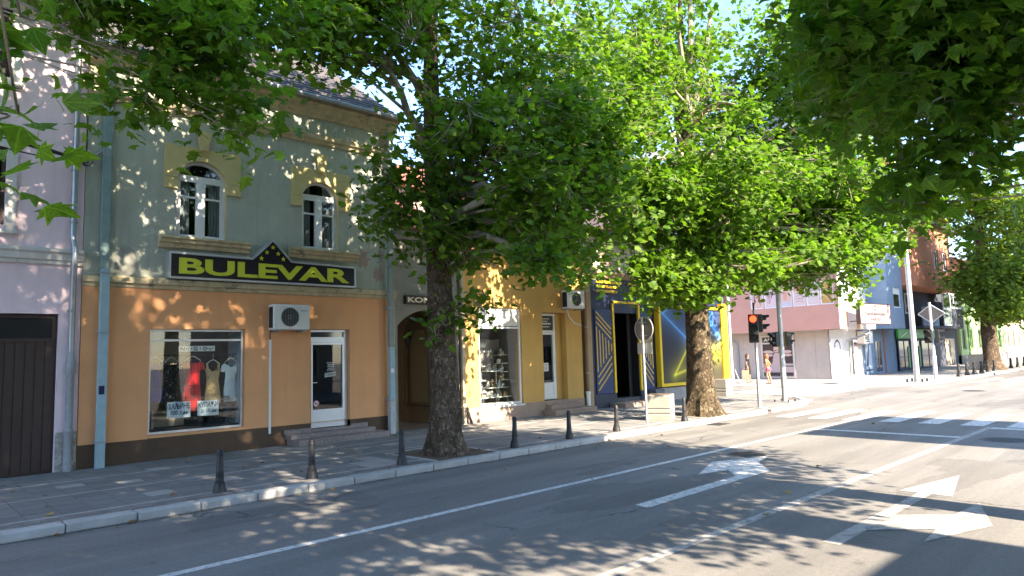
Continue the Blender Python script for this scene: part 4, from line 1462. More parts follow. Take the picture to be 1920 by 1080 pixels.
# display shelves and the ornaments on them
SHW = mat('white_shelf', (.62, .61, .58), .6, .05, 4)
orn_mats = [mat('orn_white', (.66, .64, .60), .35), mat('orn_gold', (.45, .30, .12), .4, metal=.3), mat('orn_cream', (.60, .52, .38), .5), mat('orn_brown', (.20, .12, .07), .5), mat('orn_grey', (.33, .33, .33), .4)]
protos = []
PR = [[(.05, 0), (.06, .05), (.03, .12), (.045, .16)], [(.04, 0), (.045, .12), (.02, .14), (.02, .19)], [(.06, 0), (.07, .06), (.065, .10), (.01, .12)], [(.025, 0), (.04, .04), (.015, .08), (.05, .14), (.01, .2)]]
rs = random.Random(3)


def shelf(u0, u1, z, v0, v1, label, count, post=True):
    t = thing('display_shelf', label, 'shelf', FAC((u0 + u1) / 2, v0, z))
    MB(FAC).box(u0, u1, v0, v1, z - .025, z).build('board', SHW, t)
    if post:
        for u in (u0, u1 - .03):
            MB(FAC).box(u, u + .03, v0, v0 + .03, .515, z - .026).build('post', SHW, t)
    for k in range(count):
        u = u0 + .10 + (u1 - u0 - .2) * (k + .5) / count + rs.uniform(-.015, .015)
        pr = PR[rs.randrange(4)]
        s = rs.uniform(.8, 1.3)
        mm = MB(FAC).lathe(u, (v0 + v1) / 2 + rs.uniform(-.05, .05), [(a * s, z + b * s) for a, b in pr], 10)
        mm.build('ornament', orn_mats[rs.randrange(5)], base=FAC(u, (v0 + v1) / 2, z), smooth=True, label='small ornament among those on the ' + label.split(' in ')[0], cat='ornament', group='ornaments on the ' + label.split(' in ')[0])


shelf(14.45, 15.1, 1.62, -.75, -.42, 'upper middle white shelf in the gift shop window', 5)
shelf(14.45, 15.15, 1.10, -.70, -.38, 'lower middle white shelf in the gift shop window', 6)
shelf(13.82, 14.38, 1.78, -.75, -.45, 'upper left white shelf in the gift shop window', 4)
shelf(13.82, 14.38, 1.34, -.72, -.42, 'middle left white shelf in the gift shop window', 4)
shelf(13.82, 14.38, .98, -.68, -.38, 'lower left white shelf in the gift shop window', 4)
for i, z in enumerate((2.12, 1.85, 1.58, 1.32, 1.08)):
    shelf(15.18, 15.52, z, -.95, -.6, ('topmost', 'second', 'third', 'fourth', 'lowest')[i] + ' right-hand small shelf in the gift shop window', 3, False)
MB(FAC).box(13.80, 15.54, -.62, -.31, .505, .62).build('display_step', SHW, H4)
shelf(13.85, 15.45, .80, -.60, -.40, 'long bottom shelf in the gift shop window', 12)
# recessed door with notice, steps
w = window(FAC, H4, 16.57, 17.42, .58, 3.46, -.24, M_upvc, G_clear, .07, trans=[2.86], name='door_frame', panes=False)
MB(FAC).box(16.64, 17.35, -.285, -.275, 2.90, 3.39).build('transom_board', mat('dark_board', (.055, .048, .045), .6), w)
m = MB(FAC)
for k, (a, b, z, h) in enumerate(((16.68, 17.2, 3.27, .03), (16.70, 17.12, 3.19, .03), (16.68, 17.28, 3.09, .06), (16.70, 17.2, 3.0, .03))):
    for q in range(7):
        x0 = a + (b - a) * q / 7
        m.quad((x0, -.273, z), (x0 + (b - a) / 9, -.273, z), (x0 + (b - a) / 9, -.273, z + h), (x0, -.273, z + h))
m.build('lettering', M_white, w, recalc=False)
lf = MB(FAC)
la, lb = 16.645, 17.345
lf.box(la, la + .07, -.29, -.225, .60, 2.82).box(lb - .07, lb, -.29, -.225, .60, 2.82).box(la + .07, lb - .07, -.29, -.225, 2.75, 2.82).box(la + .07, lb - .07, -.29, -.225, .60, .72).box(la + .07, lb - .07, -.29, -.225, 1.06, 1.14).box(la + .07, lb - .07, -.27, -.245, .72, 1.06)
lf = lf.build('door', M_upvc, H4)
MB(FAC).box(la + .07, lb - .07, -.265, -.255, 1.14, 2.75).build('pane', G_clear, lf)
MB(FAC).tube([(la + .03, -.225, 1.75, .012), (la + .03, -.18, 1.75, .012), (la + .13, -.175, 1.75, .012)], 6).build('handle', M_alu, lf)
MB(FAC).box(17.42, 17.715, -.30, -.24, .56, 3.47).build('door_side_panel', M_yellow, H4)
room(H4, FAC, 16.3, 17.9, -2.4, -.302, .55, 3.6, M_dark, M_floor)
t = thing('door_notice', 'white paper notice on the glass of the gift shop door', 'notice', FAC(16.85, -.25, 1.6))
MB(FAC).box(16.78, 17.06, -.254, -.251, 1.52, 1.80).build('paper', M_white, t)
m = MB(FAC)
for k in range(5):
    m.quad((16.81, -.2503, 1.56 + k * .045), (17.03 - .03 * (k % 2), -.2503, 1.56 + k * .045), (17.03 - .03 * (k % 2), -.2503, 1.572 + k * .045), (16.81, -.2503, 1.572 + k * .045))
m.build('lettering', M_ink, t, recalc=False)
st = thing('door_steps', 'two pinkish steps up to the gift shop door', 'steps', FAC(17.4, .3, G))
MB(FAC).box(16.42, 18.5, .031, .62, G - .01, .29).build('step', M_ypl, st, bev=.012)
MB(FAC).box(16.57, 18.1, .032, .30, .291, .44).build('step', M_ypl, st, bev=.012)
MB(FAC).box(16.57, 17.715, -.29, .029, .405, .555).build('threshold', M_ypl, st, bev=.006)
aircon(17.48, 18.36, 3.62, 4.24, .36, 'white air conditioner high on the yellow shop wall beside its door', 17.92, .23)
t = thing('wall_pipe', 'white hose looping down from the yellow shop air conditioner', 'pipe', FAC(17.9, 0, 3.3))
MB(FAC).tube([(17.75, .05, 3.62, .02), (17.85, .05, 3.35, .02), (18.1, .05, 3.15, .02), (18.5, .03, 3.05, .02)], 8).build('hose', M_white, t, smooth=True)
t = thing('downpipe', 'brown downpipe with a white plastic foot at the right end of the yellow shop', 'downpipe', FAC(18.68, .1, G))
MB(FAC).tube([(18.68, .2, 5.2, .06), (18.66, .1, 4.9, .06), (18.66, .1, .7, .06)], 10).build('pipe', mat('brown_paint', (.20, .12, .07), .6, .15, 4), t, smooth=True)
MB(FAC).lathe(18.66, .1, [(.075, G), (.075, .68), (.09, .69), (.09, .76), (.062, .77)], 12).build('foot', M_white, t, smooth=True)
for z in (1.4, 3.0, 4.4):
    MB(FAC).ring((18.66, .1, z), (0, 0, 1), .06, .075, .04, 12).build('clamp', M_lead, t)

# ---------------------------------------------------------------- blue and gold slot-club front on the corner
M_navy = mat('navy_panel', (0.012, 0.018, 0.050), 0.4, 0.12, 2.0)
M_blue = mat('blue_panel', (0.020, 0.042, 0.125), 0.4, 0.12, 2.0)
M_gold = mat('gold_strip', (0.62, 0.42, 0.08), 0.45, 0.08, 3.0)
M_yel = mat('bright_yellow_frame', (0.78, 0.52, 0.02), 0.45, 0.05, 3.0)
M_tan = mat('tan_pilaster', (0.34, 0.25, 0.15), 0.9, 0.12, 2.0)
H5 = thing('corner_club', 'corner building with navy and gold striped front under a cream upper wall', 'building', (23.7, 15.75, 0))
m, r = MB(FAC), MB(FAC)
EN = (20.36, 21.82, -.02, 3.55, 0)
wall(m, r, 19.06, 28.38, 0, 4.86, 0, [EN], .5)
m.build('wall', M_navy, H5, recalc=False)
r.build('reveal', M_black, H5, recalc=False)
MB(FAC).box(18.74, 19.055, -.1, .05, G, 5.5).build('pilaster', M_tan, H5, bev=.008)
shell(H5, FAC, 18.75, 28.38, 7, 0, 6.5, mat('cream_wall', (.52, .46, .36), .9, .1, 1.5, .3, 60))
MB(FAC).box(18.75, 28.38, -.12, .004, 4.861, 6.45).build('upper_wall', MATS['cream_wall'], H5)
mould(H5, FAC, 18.7, 28.45, [(.004, 4.80), (.12, 4.82), (.14, 4.92), (.22, 4.95), (.22, 5.02), (.004, 5.05)], M_tan, 'band')
for u in (19.5, 21.7, 23.9, 26.1):
    g = MB(FAC).box(u, u + 1.1, .0045, .05, 5.28, 6.1).build('louvre_frame', M_white_trim, H5)
    for k in range(7):
        MB(FAC).box(u + .08, u + 1.02, .0505, .07, 5.33 + k * .105, 5.33 + k * .105 + .06).build('louvre_slat', M_tan, g)
mould(H5, FAC, 18.65, 28.55, [(.0, 6.3), (.1, 6.32), (.3, 6.42), (.3, 6.5), (0, 6.54)], M_brown, 'eaves')
roof(H5, FAC, 18.6, 28.6, .5, 6.5, 4.0, 0.9, M_redtile, 10)
room(H5, FAC, 20.1, 22.1, -3.0, -.501, .3, 3.7, M_black, M_black)
MB(FAC).box(20.3, 21.9, -.5, .02, G, .40).build('threshold', mat('dark_stone', (.06, .06, .065), .5, .2, 6), H5)
MB(FAC).box(21.60, 21.815, -.35, -.30, .41, 3.54).build('door_leaf', M_black, H5)
for u0, u1, flip in ((19.25, 20.22, 1), (21.98, 22.78, -1)):
    pnl = MB(FAC).box(u0, u1, .002, .035, .62, 3.66).build('stripe_panel', M_blue, H5)
    W_ = u1 - u0 - .14
    X = (lambda q: u0 + .07 + q * W_) if flip > 0 else (lambda q: u1 - .07 - q * W_)
    for k in range(6):
        q = k / 5
        m = MB(FAC)
        uu = X(q)
        m.box(uu - .024, uu + .024, .0355, .05, 1.42 + .72 * q, 3.02 - .62 * q)
        m.build('gold_strip', M_gold, pnl)
    for j_ in range(3):
        m = MB(FAC)
        strip(m, (X(0), .74 + .24 * j_), (X(1), .74 + .24 * j_ + .72), .05, .0356, .0505)
        m.build('gold_strip', M_gold, pnl)
        m = MB(FAC)
        strip(m, (X(0), 3.56 - .18 * j_), (X(1), 3.56 - .18 * j_ - .62), .05, .0356, .0505)
        m.build('gold_strip', M_gold, pnl)
for u in (20.25, 21.86):
    MB(FAC).box(u, u + .10, .001, .07, .62, 3.9).build('gold_post', M_yel, H5)
for i, (a, b, z) in enumerate(((19.4, 20.9, 4.62), (19.4, 20.7, 4.45), (19.4, 20.6, 4.28), (20.35, 21.85, 3.90), (23.9, 26.0, 4.55), (23.9, 26.0, 4.38), (23.9, 26.0, 4.21), (21.3, 22.4, 4.62), (21.4, 22.3, 4.45))):
    MB(FAC).box(a, b, .002, .06, z, z + .085).build('gold_bar', M_yel, H5)
MB(FAC).prism([(22.80, 3.95), (23.04, 3.95), (23.35, 4.75), (23.10, 4.75)], .002, .07).build('gold_slant', M_yel, H5)
for u in (24.2, 24.7, 25.2, 26.4):
    MB(FAC).box(u, u + .28, .061, .075, 4.66, 4.80).build('pale_letter_block', M_white, H5)
# plinth under the front
for a, b in ((19.07, 20.33), (21.84, 22.95)):
    MB(FAC).box(a, b, .003, .06, G, .60).build('plinth', mat('navy_plinth', (.03, .035, .055), .5, .15, 3), H5)
MB(FAC).box(22.96, 28.36, .003, .05, G, .62).build('plinth', mat('grey_plinth', (.33, .31, .29), .8, .15, 3, .3), H5)
st = thing('door_steps', 'low pinkish step in front of the black club entrance', 'steps', FAC(21.2, .3, G))
MB(FAC).box(19.9, 22.6, .061, .75, G - .01, .27).build('step', M_ypl, st, bev=.01)
MB(FAC).box(22.3, 22.9, .07, .4, .271, .62).build('dark_box', mat('grey_block', (.12, .12, .13), .7), st, bev=.01)
# the large neon-print billboard
BB = thing('billboard', 'large blue-black billboard with neon triangles in a bright yellow frame', 'billboard', FAC(25.5, .1, .65))
seg = []


def dl(px, pz, a, b):
    ax, az = a
    bx, bz = b
    dx, dz = bx - ax, bz - az
    t = max(0, min(1, ((px - ax) * dx + (pz - az) * dz) / (dx * dx + dz * dz)))
    return math.hypot(px - ax - t * dx, pz - az - t * dz)


def neon(s, t):
    x, z = s * 1.55, t
    c = np.array([.020, .022, .035]) + np.array([.03, .045, .14]) * max(0, t - .55) * 1.6 + np.array([.12, .10, .0]) * max(0, .38 - t) * .9
    for (a, b, col, w) in (((.07, .93), (.62, .60), (.10, .42, .95), .010), ((.07, .93), (.20, .99), (.10, .42, .95), .010), ((.62, .60), (1.35, .95), (.10, .42, .95), .010),
                           ((.30, .10), (.80, .62), (.95, .80, .02), .014), ((.30, .10), (1.45, .33), (.95, .80, .02), .014), ((.80, .62), (1.45, .33), (.95, .80, .02), .012),
                           ((1.15, .95), (1.5, .60), (.08, .40, .95), .03), ((1.05, .40), (1.55, .52), (.90, .74, .05), .02)):
        d = dl(x, z, a, b)
        c = c + np.array(col) * (min(1, math.exp(-(d / w) ** 2)) * .8 + .28 * math.exp(-d / .07))
    return np.minimum(c * .75, .8)


picture('print', FAC, 23.12, 27.80, .80, 3.80, .16, neon, 110, 72, BB)
m = MB(FAC)
m.box(22.98, 23.12, .002, .24, .68, 3.92).box(27.80, 27.92, .002, .24, .68, 3.92).box(23.12, 27.80, .002, .24, .68, .80).box(23.12, 27.80, .002, .24, 3.80, 3.92)
m.build('frame', M_yel, BB, bev=.01)
MB(FAC).box(23.12, 27.80, .002, .14, .80, 3.80).build('backing', M_navy, BB)
MB(FAC).box(27.93, 28.375, .002, .20, .66, 4.1).build('side_fin', M_yel, BB)
# pale building behind the roofs
H6 = thing('rear_house', 'pale pink house rising behind the roofs over the passage', 'house', (15, 30, 0))
RF = Fr(0, 30, 1, 0)
m, r = MB(RF), MB(RF)
ws = [(11 + 3 * i, 12.2 + 3 * i, z, z + 1.5, 0) for i in range(7) for z in (5.5, 8.6)]
wall(m, r, 9.5, 32, 0, 11.2, 0, ws, .15)
m.build('wall', mat('pale_pink_render', (.60, .42, .34), .9, .08, 1.5), H6, recalc=False)
r.build('reveal', M_white_trim, H6, recalc=False)
for q in ws:
    window(RF, H6, q[0], q[1], q[2], q[3], -.08, M_upvc, MATS['dark_pane'], .07, mull=[(q[0] + q[1]) / 2])
shell(H6, RF, 9.5, 32, 8, 0, 11.2, MATS['pale_pink_render'])
roof(H6, RF, 9.2, 32.3, .5, 11.2, 4.5, 2.6, M_redtile, 14)

# ================================================================ across the side street: pink corner building and neighbours
PK = Fr(42.80, 23.66, -.2, -4.6)                # street face: u runs towards the corner at u ~ 6.97
M_pinkband = mat('pink_render', (0.53, 0.29, 0.235), 0.9, 0.05, 1.0, .15, 60)
M_palewall = mat('pale_stone_cladding', (0.47, 0.41, 0.37), 0.8, 0.10, 1.4, .2, 40, stain=(.42, .37, .335), stain_scale=1.1, stain_cut=.58)
M_apricot = mat('apricot_render', (.62, .36, .20), .9, .08, 2.0)
M_whitewall = mat('white_render', (.70, .68, .66), .9, .06, 1.5)
G_dark = MATS['dark_pane']
CL = 6.97       # corner position along PK
H7 = thing('pink_corner_building', 'tall pink corner building with an overhanging first floor of picture windows', 'building', (42.5, 16.7, 0))
F2 = .115
m = MB(PK)
m.quad((-16, 0, 0), (CL, 0, 0), (CL, 0, 3.1), (-16, 0, 3.1))
m.build('ground_floor_wall', M_palewall, H7, recalc=False)
for k in range(9):           # cladding panels of the ground floor
    a = CL - .06 - (k + 1) * .80
    for z0, z1 in ((.12, 1.05), (1.06, 2.0), (2.01, 2.95)):
        if not (CL - 4.75 < a + .4 < CL - 2.0):
            MB(PK).box(a + .006, a + .794, .0, .02, z0, z1).build('cladding_panel', M_palewall, H7)
SF = Fr(42.45, 16.65, 1, 0.045)               # face along the main street
m = MB(SF)
m.quad((0, 0, 0), (12.0, 0, 0), (12.0, 0, 3.1), (0, 0, 3.1))
m.build('ground_floor_wall', M_whitewall, H7, recalc=False)
# overhang, first floor: pink band, windows with posters
BU = Fr(41.85, 23.70, -.2, -4.6)
CB = CL + 1.12
m = MB(BU)
wins = [(CB - 5.55, CB - 4.68, 4.56, 5.95, 0), (CB - 4.60, CB - 3.76, 4.56, 5.95, 0), (CB - 3.62, CB - 2.80, 4.56, 5.95, 0), (CB - 2.74, CB - 1.95, 4.56, 5.95, 0), (CB - 1.88, CB - 1.10, 4.56, 5.95, 0), (CB - 1.04, CB - .26, 4.56, 5.95, 0)]
r = MB(BU)
upw = []
for f in range(1, 4):
    for k in range(7):
        upw.append((CB - 2.2 - 2.3 * k, CB - .9 - 2.3 * k, 3.1 + 3.1 * f + 1.0, 3.1 + 3.1 * f + 2.5, 0))
for k in range(4):
    upw.append((CB - 8.2 - 2.3 * k, CB - 7.0 - 2.3 * k, 4.2, 5.7, 0))
wall(m, r, -16, CB, 3.08, 15.6, 0, wins + upw, .15)
m.build('upper_wall', M_pinkband, H7, recalc=False)
r.build('reveal', M_white_trim, H7, recalc=False)
MB(BU).quad((-16, 0, 3.08), (CB, 0, 3.08), (CB, -1.1, 3.08), (-16, -1.1, 3.08)).build('soffit', M_palewall, H7, recalc=False)
MB(BU).box(-16, CB + .02, -.1, .03, 6.4, 6.62).build('floor_band', M_apricot, H7)
MB(BU).box(-16, CB + .02, -.1, .03, 12.6, 12.9).build('floor_band', M_apricot, H7)


def ell(s, t, cx, cz, rx, rz):
    return ((s - cx) / rx) ** 2 + ((t - cz) / rz) ** 2 < 1


SKIN, HAIR = (.70, .47, .38), (.16, .085, .05)


def portrait(s, t):
    c = (.62, .42, .42)
    if t < .3 and abs(s - .5) < .15 + (0.3 - t) * 1.4:
        c = (.66, .45, .38)
    if ell(s, t, .5, .60, .30, .36) or (t < .62 and t > .12 and .22 < s < .80 and not ell(s, t, .5, .1, .26, .25)):
        c = HAIR if not (t < .3 and abs(s - .5) < .16) else c
    if ell(s, t, .47, .60, .18, .24) or (abs(s - .47) < .08 and .25 < t < .45):
        c = SKIN
    if ell(s, t, .40, .64, .035, .02) or ell(s, t, .55, .64, .035, .02):
        c = (.08, .05, .05)
    if ell(s, t, .47, .46, .06, .022):
        c = (.5, .12, .14)
    if t > .86:
        c = (.58, .42, .42)
    return c


def brushes(s, t):
    c = (.66, .52, .53)
    for k, (a, b) in enumerate(((.2, .35), (.32, .52), (.42, .7), (.38, .80))):
        if abs((s - a) - (t - .25) * (b - a) / .55) < .035 and .2 < t < .78:
            c = (.22, .10, .13) if t > .45 else (.45, .30, .33)
    return c


def peach(s, t):
    c = (.66, .46, .40)
    if ell(s, t, .45, .78, .35, .16):
        c = (.72, .52, .40)
    if ell(s, t, .45, .52, .18, .26):
        c = (.66, .33, .25)
    if t < .22:
        c = (.55, .52, .58)
    return c


def lips(s, t):
    if t > .62:
        c = (.72, .40, .27)
        if ell(s, t, .5, .82, .28, .08):
            c = (.62, .16, .14)
        return c
    c = (.66, .52, .50)
    for k in range(4):
        z = .14 + .13 * k + .06 * math.sin(s * 3.1)
        if abs(t - z) < .014 and .12 < s < .88:
            c = (.33, .28, .30)
    return c


def swirl(s, t):
    q = math.sin(8 * t + 5 * s * s)
    return (.55, .32, .10) if q > .2 else (.24, .13, .06) if q < -.5 else (.62, .50, .20)


def plainpink(s, t):
    return (.66, .55, .54)


for (a, b, c, d, _), fn in zip(wins, (portrait, brushes, peach, lips, plainpink, swirl)):
    w = window(BU, H7, a, b, c, d, -.03, M_upvc, G_clear, .06, panes=False)
    picture('poster', BU, a + .06, b - .06, c + .06, d - .06, -.05, (lambda f_: lambda s, t: tuple(v * .95 for v in f_(s, t)))(fn), 26, 44, w, label='printed poster filling the window')
for a, b, c, d, _ in upw:
    w = window(BU, H7, a, b, c, d, -.06, M_upvc, G_dark, .07, mull=[(a + b) / 2])
# end face of the bay and the white street side
EB = Fr(BU(CB, 0, 0)[0], BU(CB, 0, 0)[1], 1, .02)
m, r = MB(EB), MB(EB)
ew = [(.25, 2.6, 4.62, 6.0, 0)]
for f in range(1, 4):
    ew += [(.8, 2.4, 3.1 + 3.1 * f + 1, 3.1 + 3.1 * f + 2.5, 0), (4.6, 6.0, 3.1 + 3.1 * f + .3, 3.1 + 3.1 * f + 2.5, 0), (9.4, 10.4, 3.1 + 3.1 * f + 1, 3.1 + 3.1 * f + 2.5, 0)]
wall(m, r, 0, 3.35, 3.08, 15.6, 0, [q for q in ew if q[1] < 3.3], .15)
m.build('bay_end_wall', M_whitewall, H7, recalc=False)
r.build('reveal', M_white_trim, H7, recalc=False)
for k, (a, b) in enumerate(((.35, .62), (1.0, 1.35), (2.75, 3.2))):
    MB(EB).box(a, b, .001, .012, 3.2 if k < 2 else 3.1, 4.5 if k < 2 else 6.4).build('apricot_stripe', M_apricot, H7)
w = window(EB, H7, *ew[0][:4], -.03, M_upvc, G_clear, .06, panes=False)


def whiteposter(s, t):
    return (.22, .30, .38) if (.78 < s < .86 and .2 < t < .9 and math.sin(t * 60) > -.3) else (.62, .66, .70)


picture('poster', EB, .31, 2.54, 4.68, 5.94, -.05, whiteposter, 30, 40, w, label='pale printed film with a column of dark characters')
for q in ew[1:]:
    if q[1] < 3.3:
        window(EB, H7, *q[:4], -.06, M_upvc, G_dark, .07)
MB(EB).quad((0, 0, 3.08), (3.35, 0, 3.08), (3.35, -1.2, 3.08), (0, -1.2, 3.08)).build('soffit', M_palewall, H7, recalc=False)
m = MB(EB)
m.quad((3.35, 0, 3.08), (3.35, -1.2, 3.08), (3.35, -1.2, 15.6), (3.35, 0, 15.6))
m.build('bay_return_wall', M_whitewall, H7, recalc=False)
# recessed loggia with white parapet
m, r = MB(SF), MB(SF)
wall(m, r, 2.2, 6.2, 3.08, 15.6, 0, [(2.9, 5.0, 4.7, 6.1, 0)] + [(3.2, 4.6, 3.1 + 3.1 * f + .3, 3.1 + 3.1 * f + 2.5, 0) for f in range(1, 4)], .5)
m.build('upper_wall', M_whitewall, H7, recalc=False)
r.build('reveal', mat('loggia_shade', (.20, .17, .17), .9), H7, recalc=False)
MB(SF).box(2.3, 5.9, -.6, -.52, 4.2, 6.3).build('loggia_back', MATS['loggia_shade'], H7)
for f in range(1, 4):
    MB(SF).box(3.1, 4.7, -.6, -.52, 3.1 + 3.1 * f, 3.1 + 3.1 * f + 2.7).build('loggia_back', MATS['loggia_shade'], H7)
MB(SF).box(3.4, 5.9, .001, .95, 3.10, 4.55).build('balcony', M_whitewall, H7, bev=.01)
MB(SF).box(2.7, 5.95, .6, 1.0, 4.56, 4.64).build('balcony_rail', M_white_trim, H7)
# roof with grey metal covering and dormers
rm = mat('grey_metal_roof', (.40, .41, .42), .5, .08, 1.5, metal=.35)
m = MB(SF)
m.add([(-1.5, 1.4, 15.6), (13.2, 1.2, 15.6), (13.2, -5, 19.0), (-1.5, -5, 19.0), (-1.5, 1.4, 15.85), (13.2, 1.2, 15.85), (13.2, -5, 19.25), (-1.5, -5, 19.25)], [(0, 1, 2, 3), (4, 7, 6, 5), (0, 4, 5, 1), (1, 5, 6, 2), (2, 6, 7, 3), (3, 7, 4, 0)])
rf = m.build('roof', rm, H7)
m = MB(PK)
m.add([(-16.2, 1.5, 15.6), (8.3, 1.5, 15.6), (8.3, -5, 18.6), (-16.2, -5, 18.6), (-16.2, 1.5, 15.85), (8.3, 1.5, 15.85), (8.3, -5, 18.85), (-16.2, -5, 18.85)], [(0, 1, 2, 3), (4, 7, 6, 5), (0, 4, 5, 1), (1, 5, 6, 2), (2, 6, 7, 3), (3, 7, 4, 0)])
m.build('roof', rm, H7)
for u in (2.0, 5.5, 9.0):
    MB(SF).prism([(u - .9, 16.0), (u + .9, 16.0), (u + .9, 17.2), (u, 17.9), (u - .9, 17.2)], -2.8, .3).build('dormer', rm, rf)
MB(SF).box(-1.5, 13, .2, 1.25, 15.36, 15.598).build('eaves_soffit', M_white_trim, H7)
# back side walls so the block is solid
m = MB()
c = [PK(-16, -.0, 0), PK(-16, -10, 0), SF(12, -10, 0), SF(12, 0, 0)]
for (a, b) in zip(c, c[1:]):
    m.quad((a[0], a[1], 0), (b[0], b[1], 0), (b[0], b[1], 15.6), (a[0], a[1], 15.6))
m.build('rear_wall', M_whitewall, H7, recalc=False)
# beauty-salon window with its sign, on the street face of the ground floor
t = thing('shop_poster', 'dark salon poster of a woman with raised hands under an AURORA sign', 'poster', PK(CL - 2.9, .05, .2))


def salon(s, t):
    if t < .13:
        return (.055, .045, .05) if .03 < t else (.4, .38, .38)
    if t < .40:
        return (.50, .40, .41) if not (.30 < t < .34 and s > .6) else (.05, .04, .05)
    c = (.060, .045, .045)
    if (abs(s - .5 - (t - .4) * .1) < .20 - .15 * (t - .4)) and t < .72:
        c = (.52, .40, .40)
    if ell(s, t, .47, .86, .10, .12):
        c = (.62, .47, .42)
    if ell(s, t, .56, .90, .10, .11) and s > .53:
        c = (.33, .22, .14)
    if ell(s, t, .45, .80, .035, .015):
        c = (.2, .06, .07)
    if ell(s, t, .18, .76, .17, .045) or ell(s, t, .20, .66, .18, .04) or ell(s, t, .82, .76, .16, .045) or ell(s, t, .84, .66, .15, .04) or ell(s, t, .34, .73, .06, .05):
        c = (.58, .43, .40)
    if ell(s, t, .35, .70, .045, .035):
        c = (.12, .08, .08)
    return c


a, b = CL - 4.28, CL - 2.30
MB(PK).box(a - .12, b + .12, .021, .05, .18, 2.85).build('surround', M_white_trim, t)
picture('print', PK, a, b, .25, 2.32, .07, lambda s, t: tuple(v * .95 for v in salon(s, t)), 60, 64, t)
MB(PK).box(a, b, .051, .075, 2.42, 2.76).build('sign_board', mat('sign_charcoal', (.05, .045, .045), .5), t)
m = MB(PK)
lettering(m, 'AURORA', a + .10, b - .10, 2.48, 2.68, .0765, .01)
m.build('lettering', M_white, t, recalc=False)
t = thing('shop_poster', 'small white poster with black line drawings at the left end of the pale wall', 'poster', PK(CL - 6.35, .05, .3))


def linework(s, t):
    return (.10, .09, .09) if (abs(abs(s - .5) + abs(t - .3) * 1.1 - .3) < .05 or abs(abs(s - .5) + abs(t - .75) * 1.1 - .22) < .06 or t < .06) else (.62, .56, .54)


picture('print', PK, CL - 7.6, CL - 6.9, .35, 2.1, .05, linework, 24, 50, t)
t = thing('downpipe', 'pale bent downpipe at the left end of the pink building front', 'downpipe', PK(CL - 5.3, .1, F2))
MB(PK).tube([(CL - 6.7, .9, 3.02, .06), (CL - 6.2, .2, 2.55, .06), (CL - 6.05, .12, 2.4, .06), (CL - 6.05, .10, F2, .06)], 8).build('pipe', M_lead, t, smooth=True)
# perfumery side: door posters, box sign, air conditioner, bent pipe
t = thing('shop_poster', 'tall white poster with a black line figure on the corner of the pale wall', 'poster', SF(.6, .05, .2))


def figure(s, t):
    return (.14, .13, .14) if abs(math.hypot((s - .55) / .26, (t - .74) / .20) - 1) < .14 and t > .60 else (.80, .79, .78)


picture('print', SF, .12, 2.05, .15, 2.55, .03, figure, 40, 50, t)
t = thing('perfumery_sign', 'pink projecting box sign with dark script lettering and a round emblem', 'sign', (44.0, 14.6, 3.35))
PS = Fr(42.55, 15.05, 1, -.10)
MB(PS).box(0, 3.95, .0, .22, 3.36, 4.52).build('box', mat('sign_pink', (.33, .25, .255), .5, .04, 2), t, bev=.01)
m = MB(PS)
for q in ((-.03, 3.98, -.01, .24, 3.32, 3.36), (-.03, 3.98, -.01, .24, 4.52, 4.56), (-.03, 0, -.01, .24, 3.36, 4.52), (3.95, 3.98, -.01, .24, 3.36, 4.52)):
    m.box(*q)
m.build('frame', M_brown, t)
M_plum = mat('plum_ink', (.025, .016, .018), .6)
m = MB(PS)
lettering(m, 'Парфимерија', .65, 3.3, 3.80, 4.05, .2245, .03)
lettering(m, 'МИЛА', 1.3, 2.65, 3.50, 3.70, .2245, .03)
m.ring((1.95, .222, 4.30), (0, 1, 0), .10, .17, .004, 20)
for s in (-1, 1):
    for k in range(8):
        strip(m, (1.95 + s * (.2 + .15 * k), 4.30 + .05 * math.sin(k) - .012 * k), (1.95 + s * (.35 + .15 * k), 4.30 + .05 * math.sin(k + 1) - .012 * (k + 1)), .035, .2225, .2245)
m.build('lettering', M_plum, t, recalc=False)
for z in (3.5, 4.35):
    MB(PS).box(.5, .56, -.9, .0, z, z + .05).build('arm', M_brown, t)
t = thing('air_conditioner', 'white air conditioner under the balcony beside the perfumery', 'air conditioner', SF(5.6, .1, 2.2))
MB(SF).box(4.9, 6.7, .06, .5, 2.2, 3.0).build('casing', MATS['aircon_white'], t, bev=.02)
for i in range(3):
    for j in range(5):
        MB(SF).box(5.05 + i * .3, 5.28 + i * .3, .501, .506, 2.28 + j * .14, 2.38 + j * .14).build('grille_slot', M_black, t)
MB(SF).box(5.1, 6.4, 0, .45, 2.12, 2.195).build('bracket', M_lead, t)
t = thing('downpipe', 'pale bent downpipe below the corner of the overhang', 'downpipe', SF(2.6, .4, F2))
MB(SF).tube([(4.6, .9, 3.04, .06), (4.55, .9, 2.85, .06), (2.75, .35, 2.45, .06), (2.65, .3, 2.3, .06), (2.65, .3, F2, .06)], 8).build('pipe', M_lead, t, smooth=True)
w = window(SF, H7, 3.0, 4.2, .14, 2.5, .04, M_upvc, G_dark, .1, mull=[3.6], name='shop_door')
t = thing('price_poster', 'pink and black sale notice beside the perfumery door', 'poster', SF(4.4, .05, 1.4))


def sale(s, t):
    return (.05, .04, .05) if t > .68 else (.62, .28, .33) if (t > .22 or math.sin(s * 20) > 0) else (.70, .66, .66)


picture('print', SF, 4.28, 4.85, 1.35, 2.3, .05, sale, 12, 30, t)
t = thing('shop_poster', 'blue and white poster with a leaning figure on the blue shopfront', 'poster', SF(6.9, .05, .3))


def bluefig(s, t):
    if abs(s - .35 - (t - .5) * .5) < .13 * (1.2 - t) + .04 and t > .25:
        return (.10, .06, .09)
    if t < .22 and (abs(t - .11) < .03 or abs(s - .5) < .06):
        return (.03, .04, .08)
    return (.42, .52, .62)


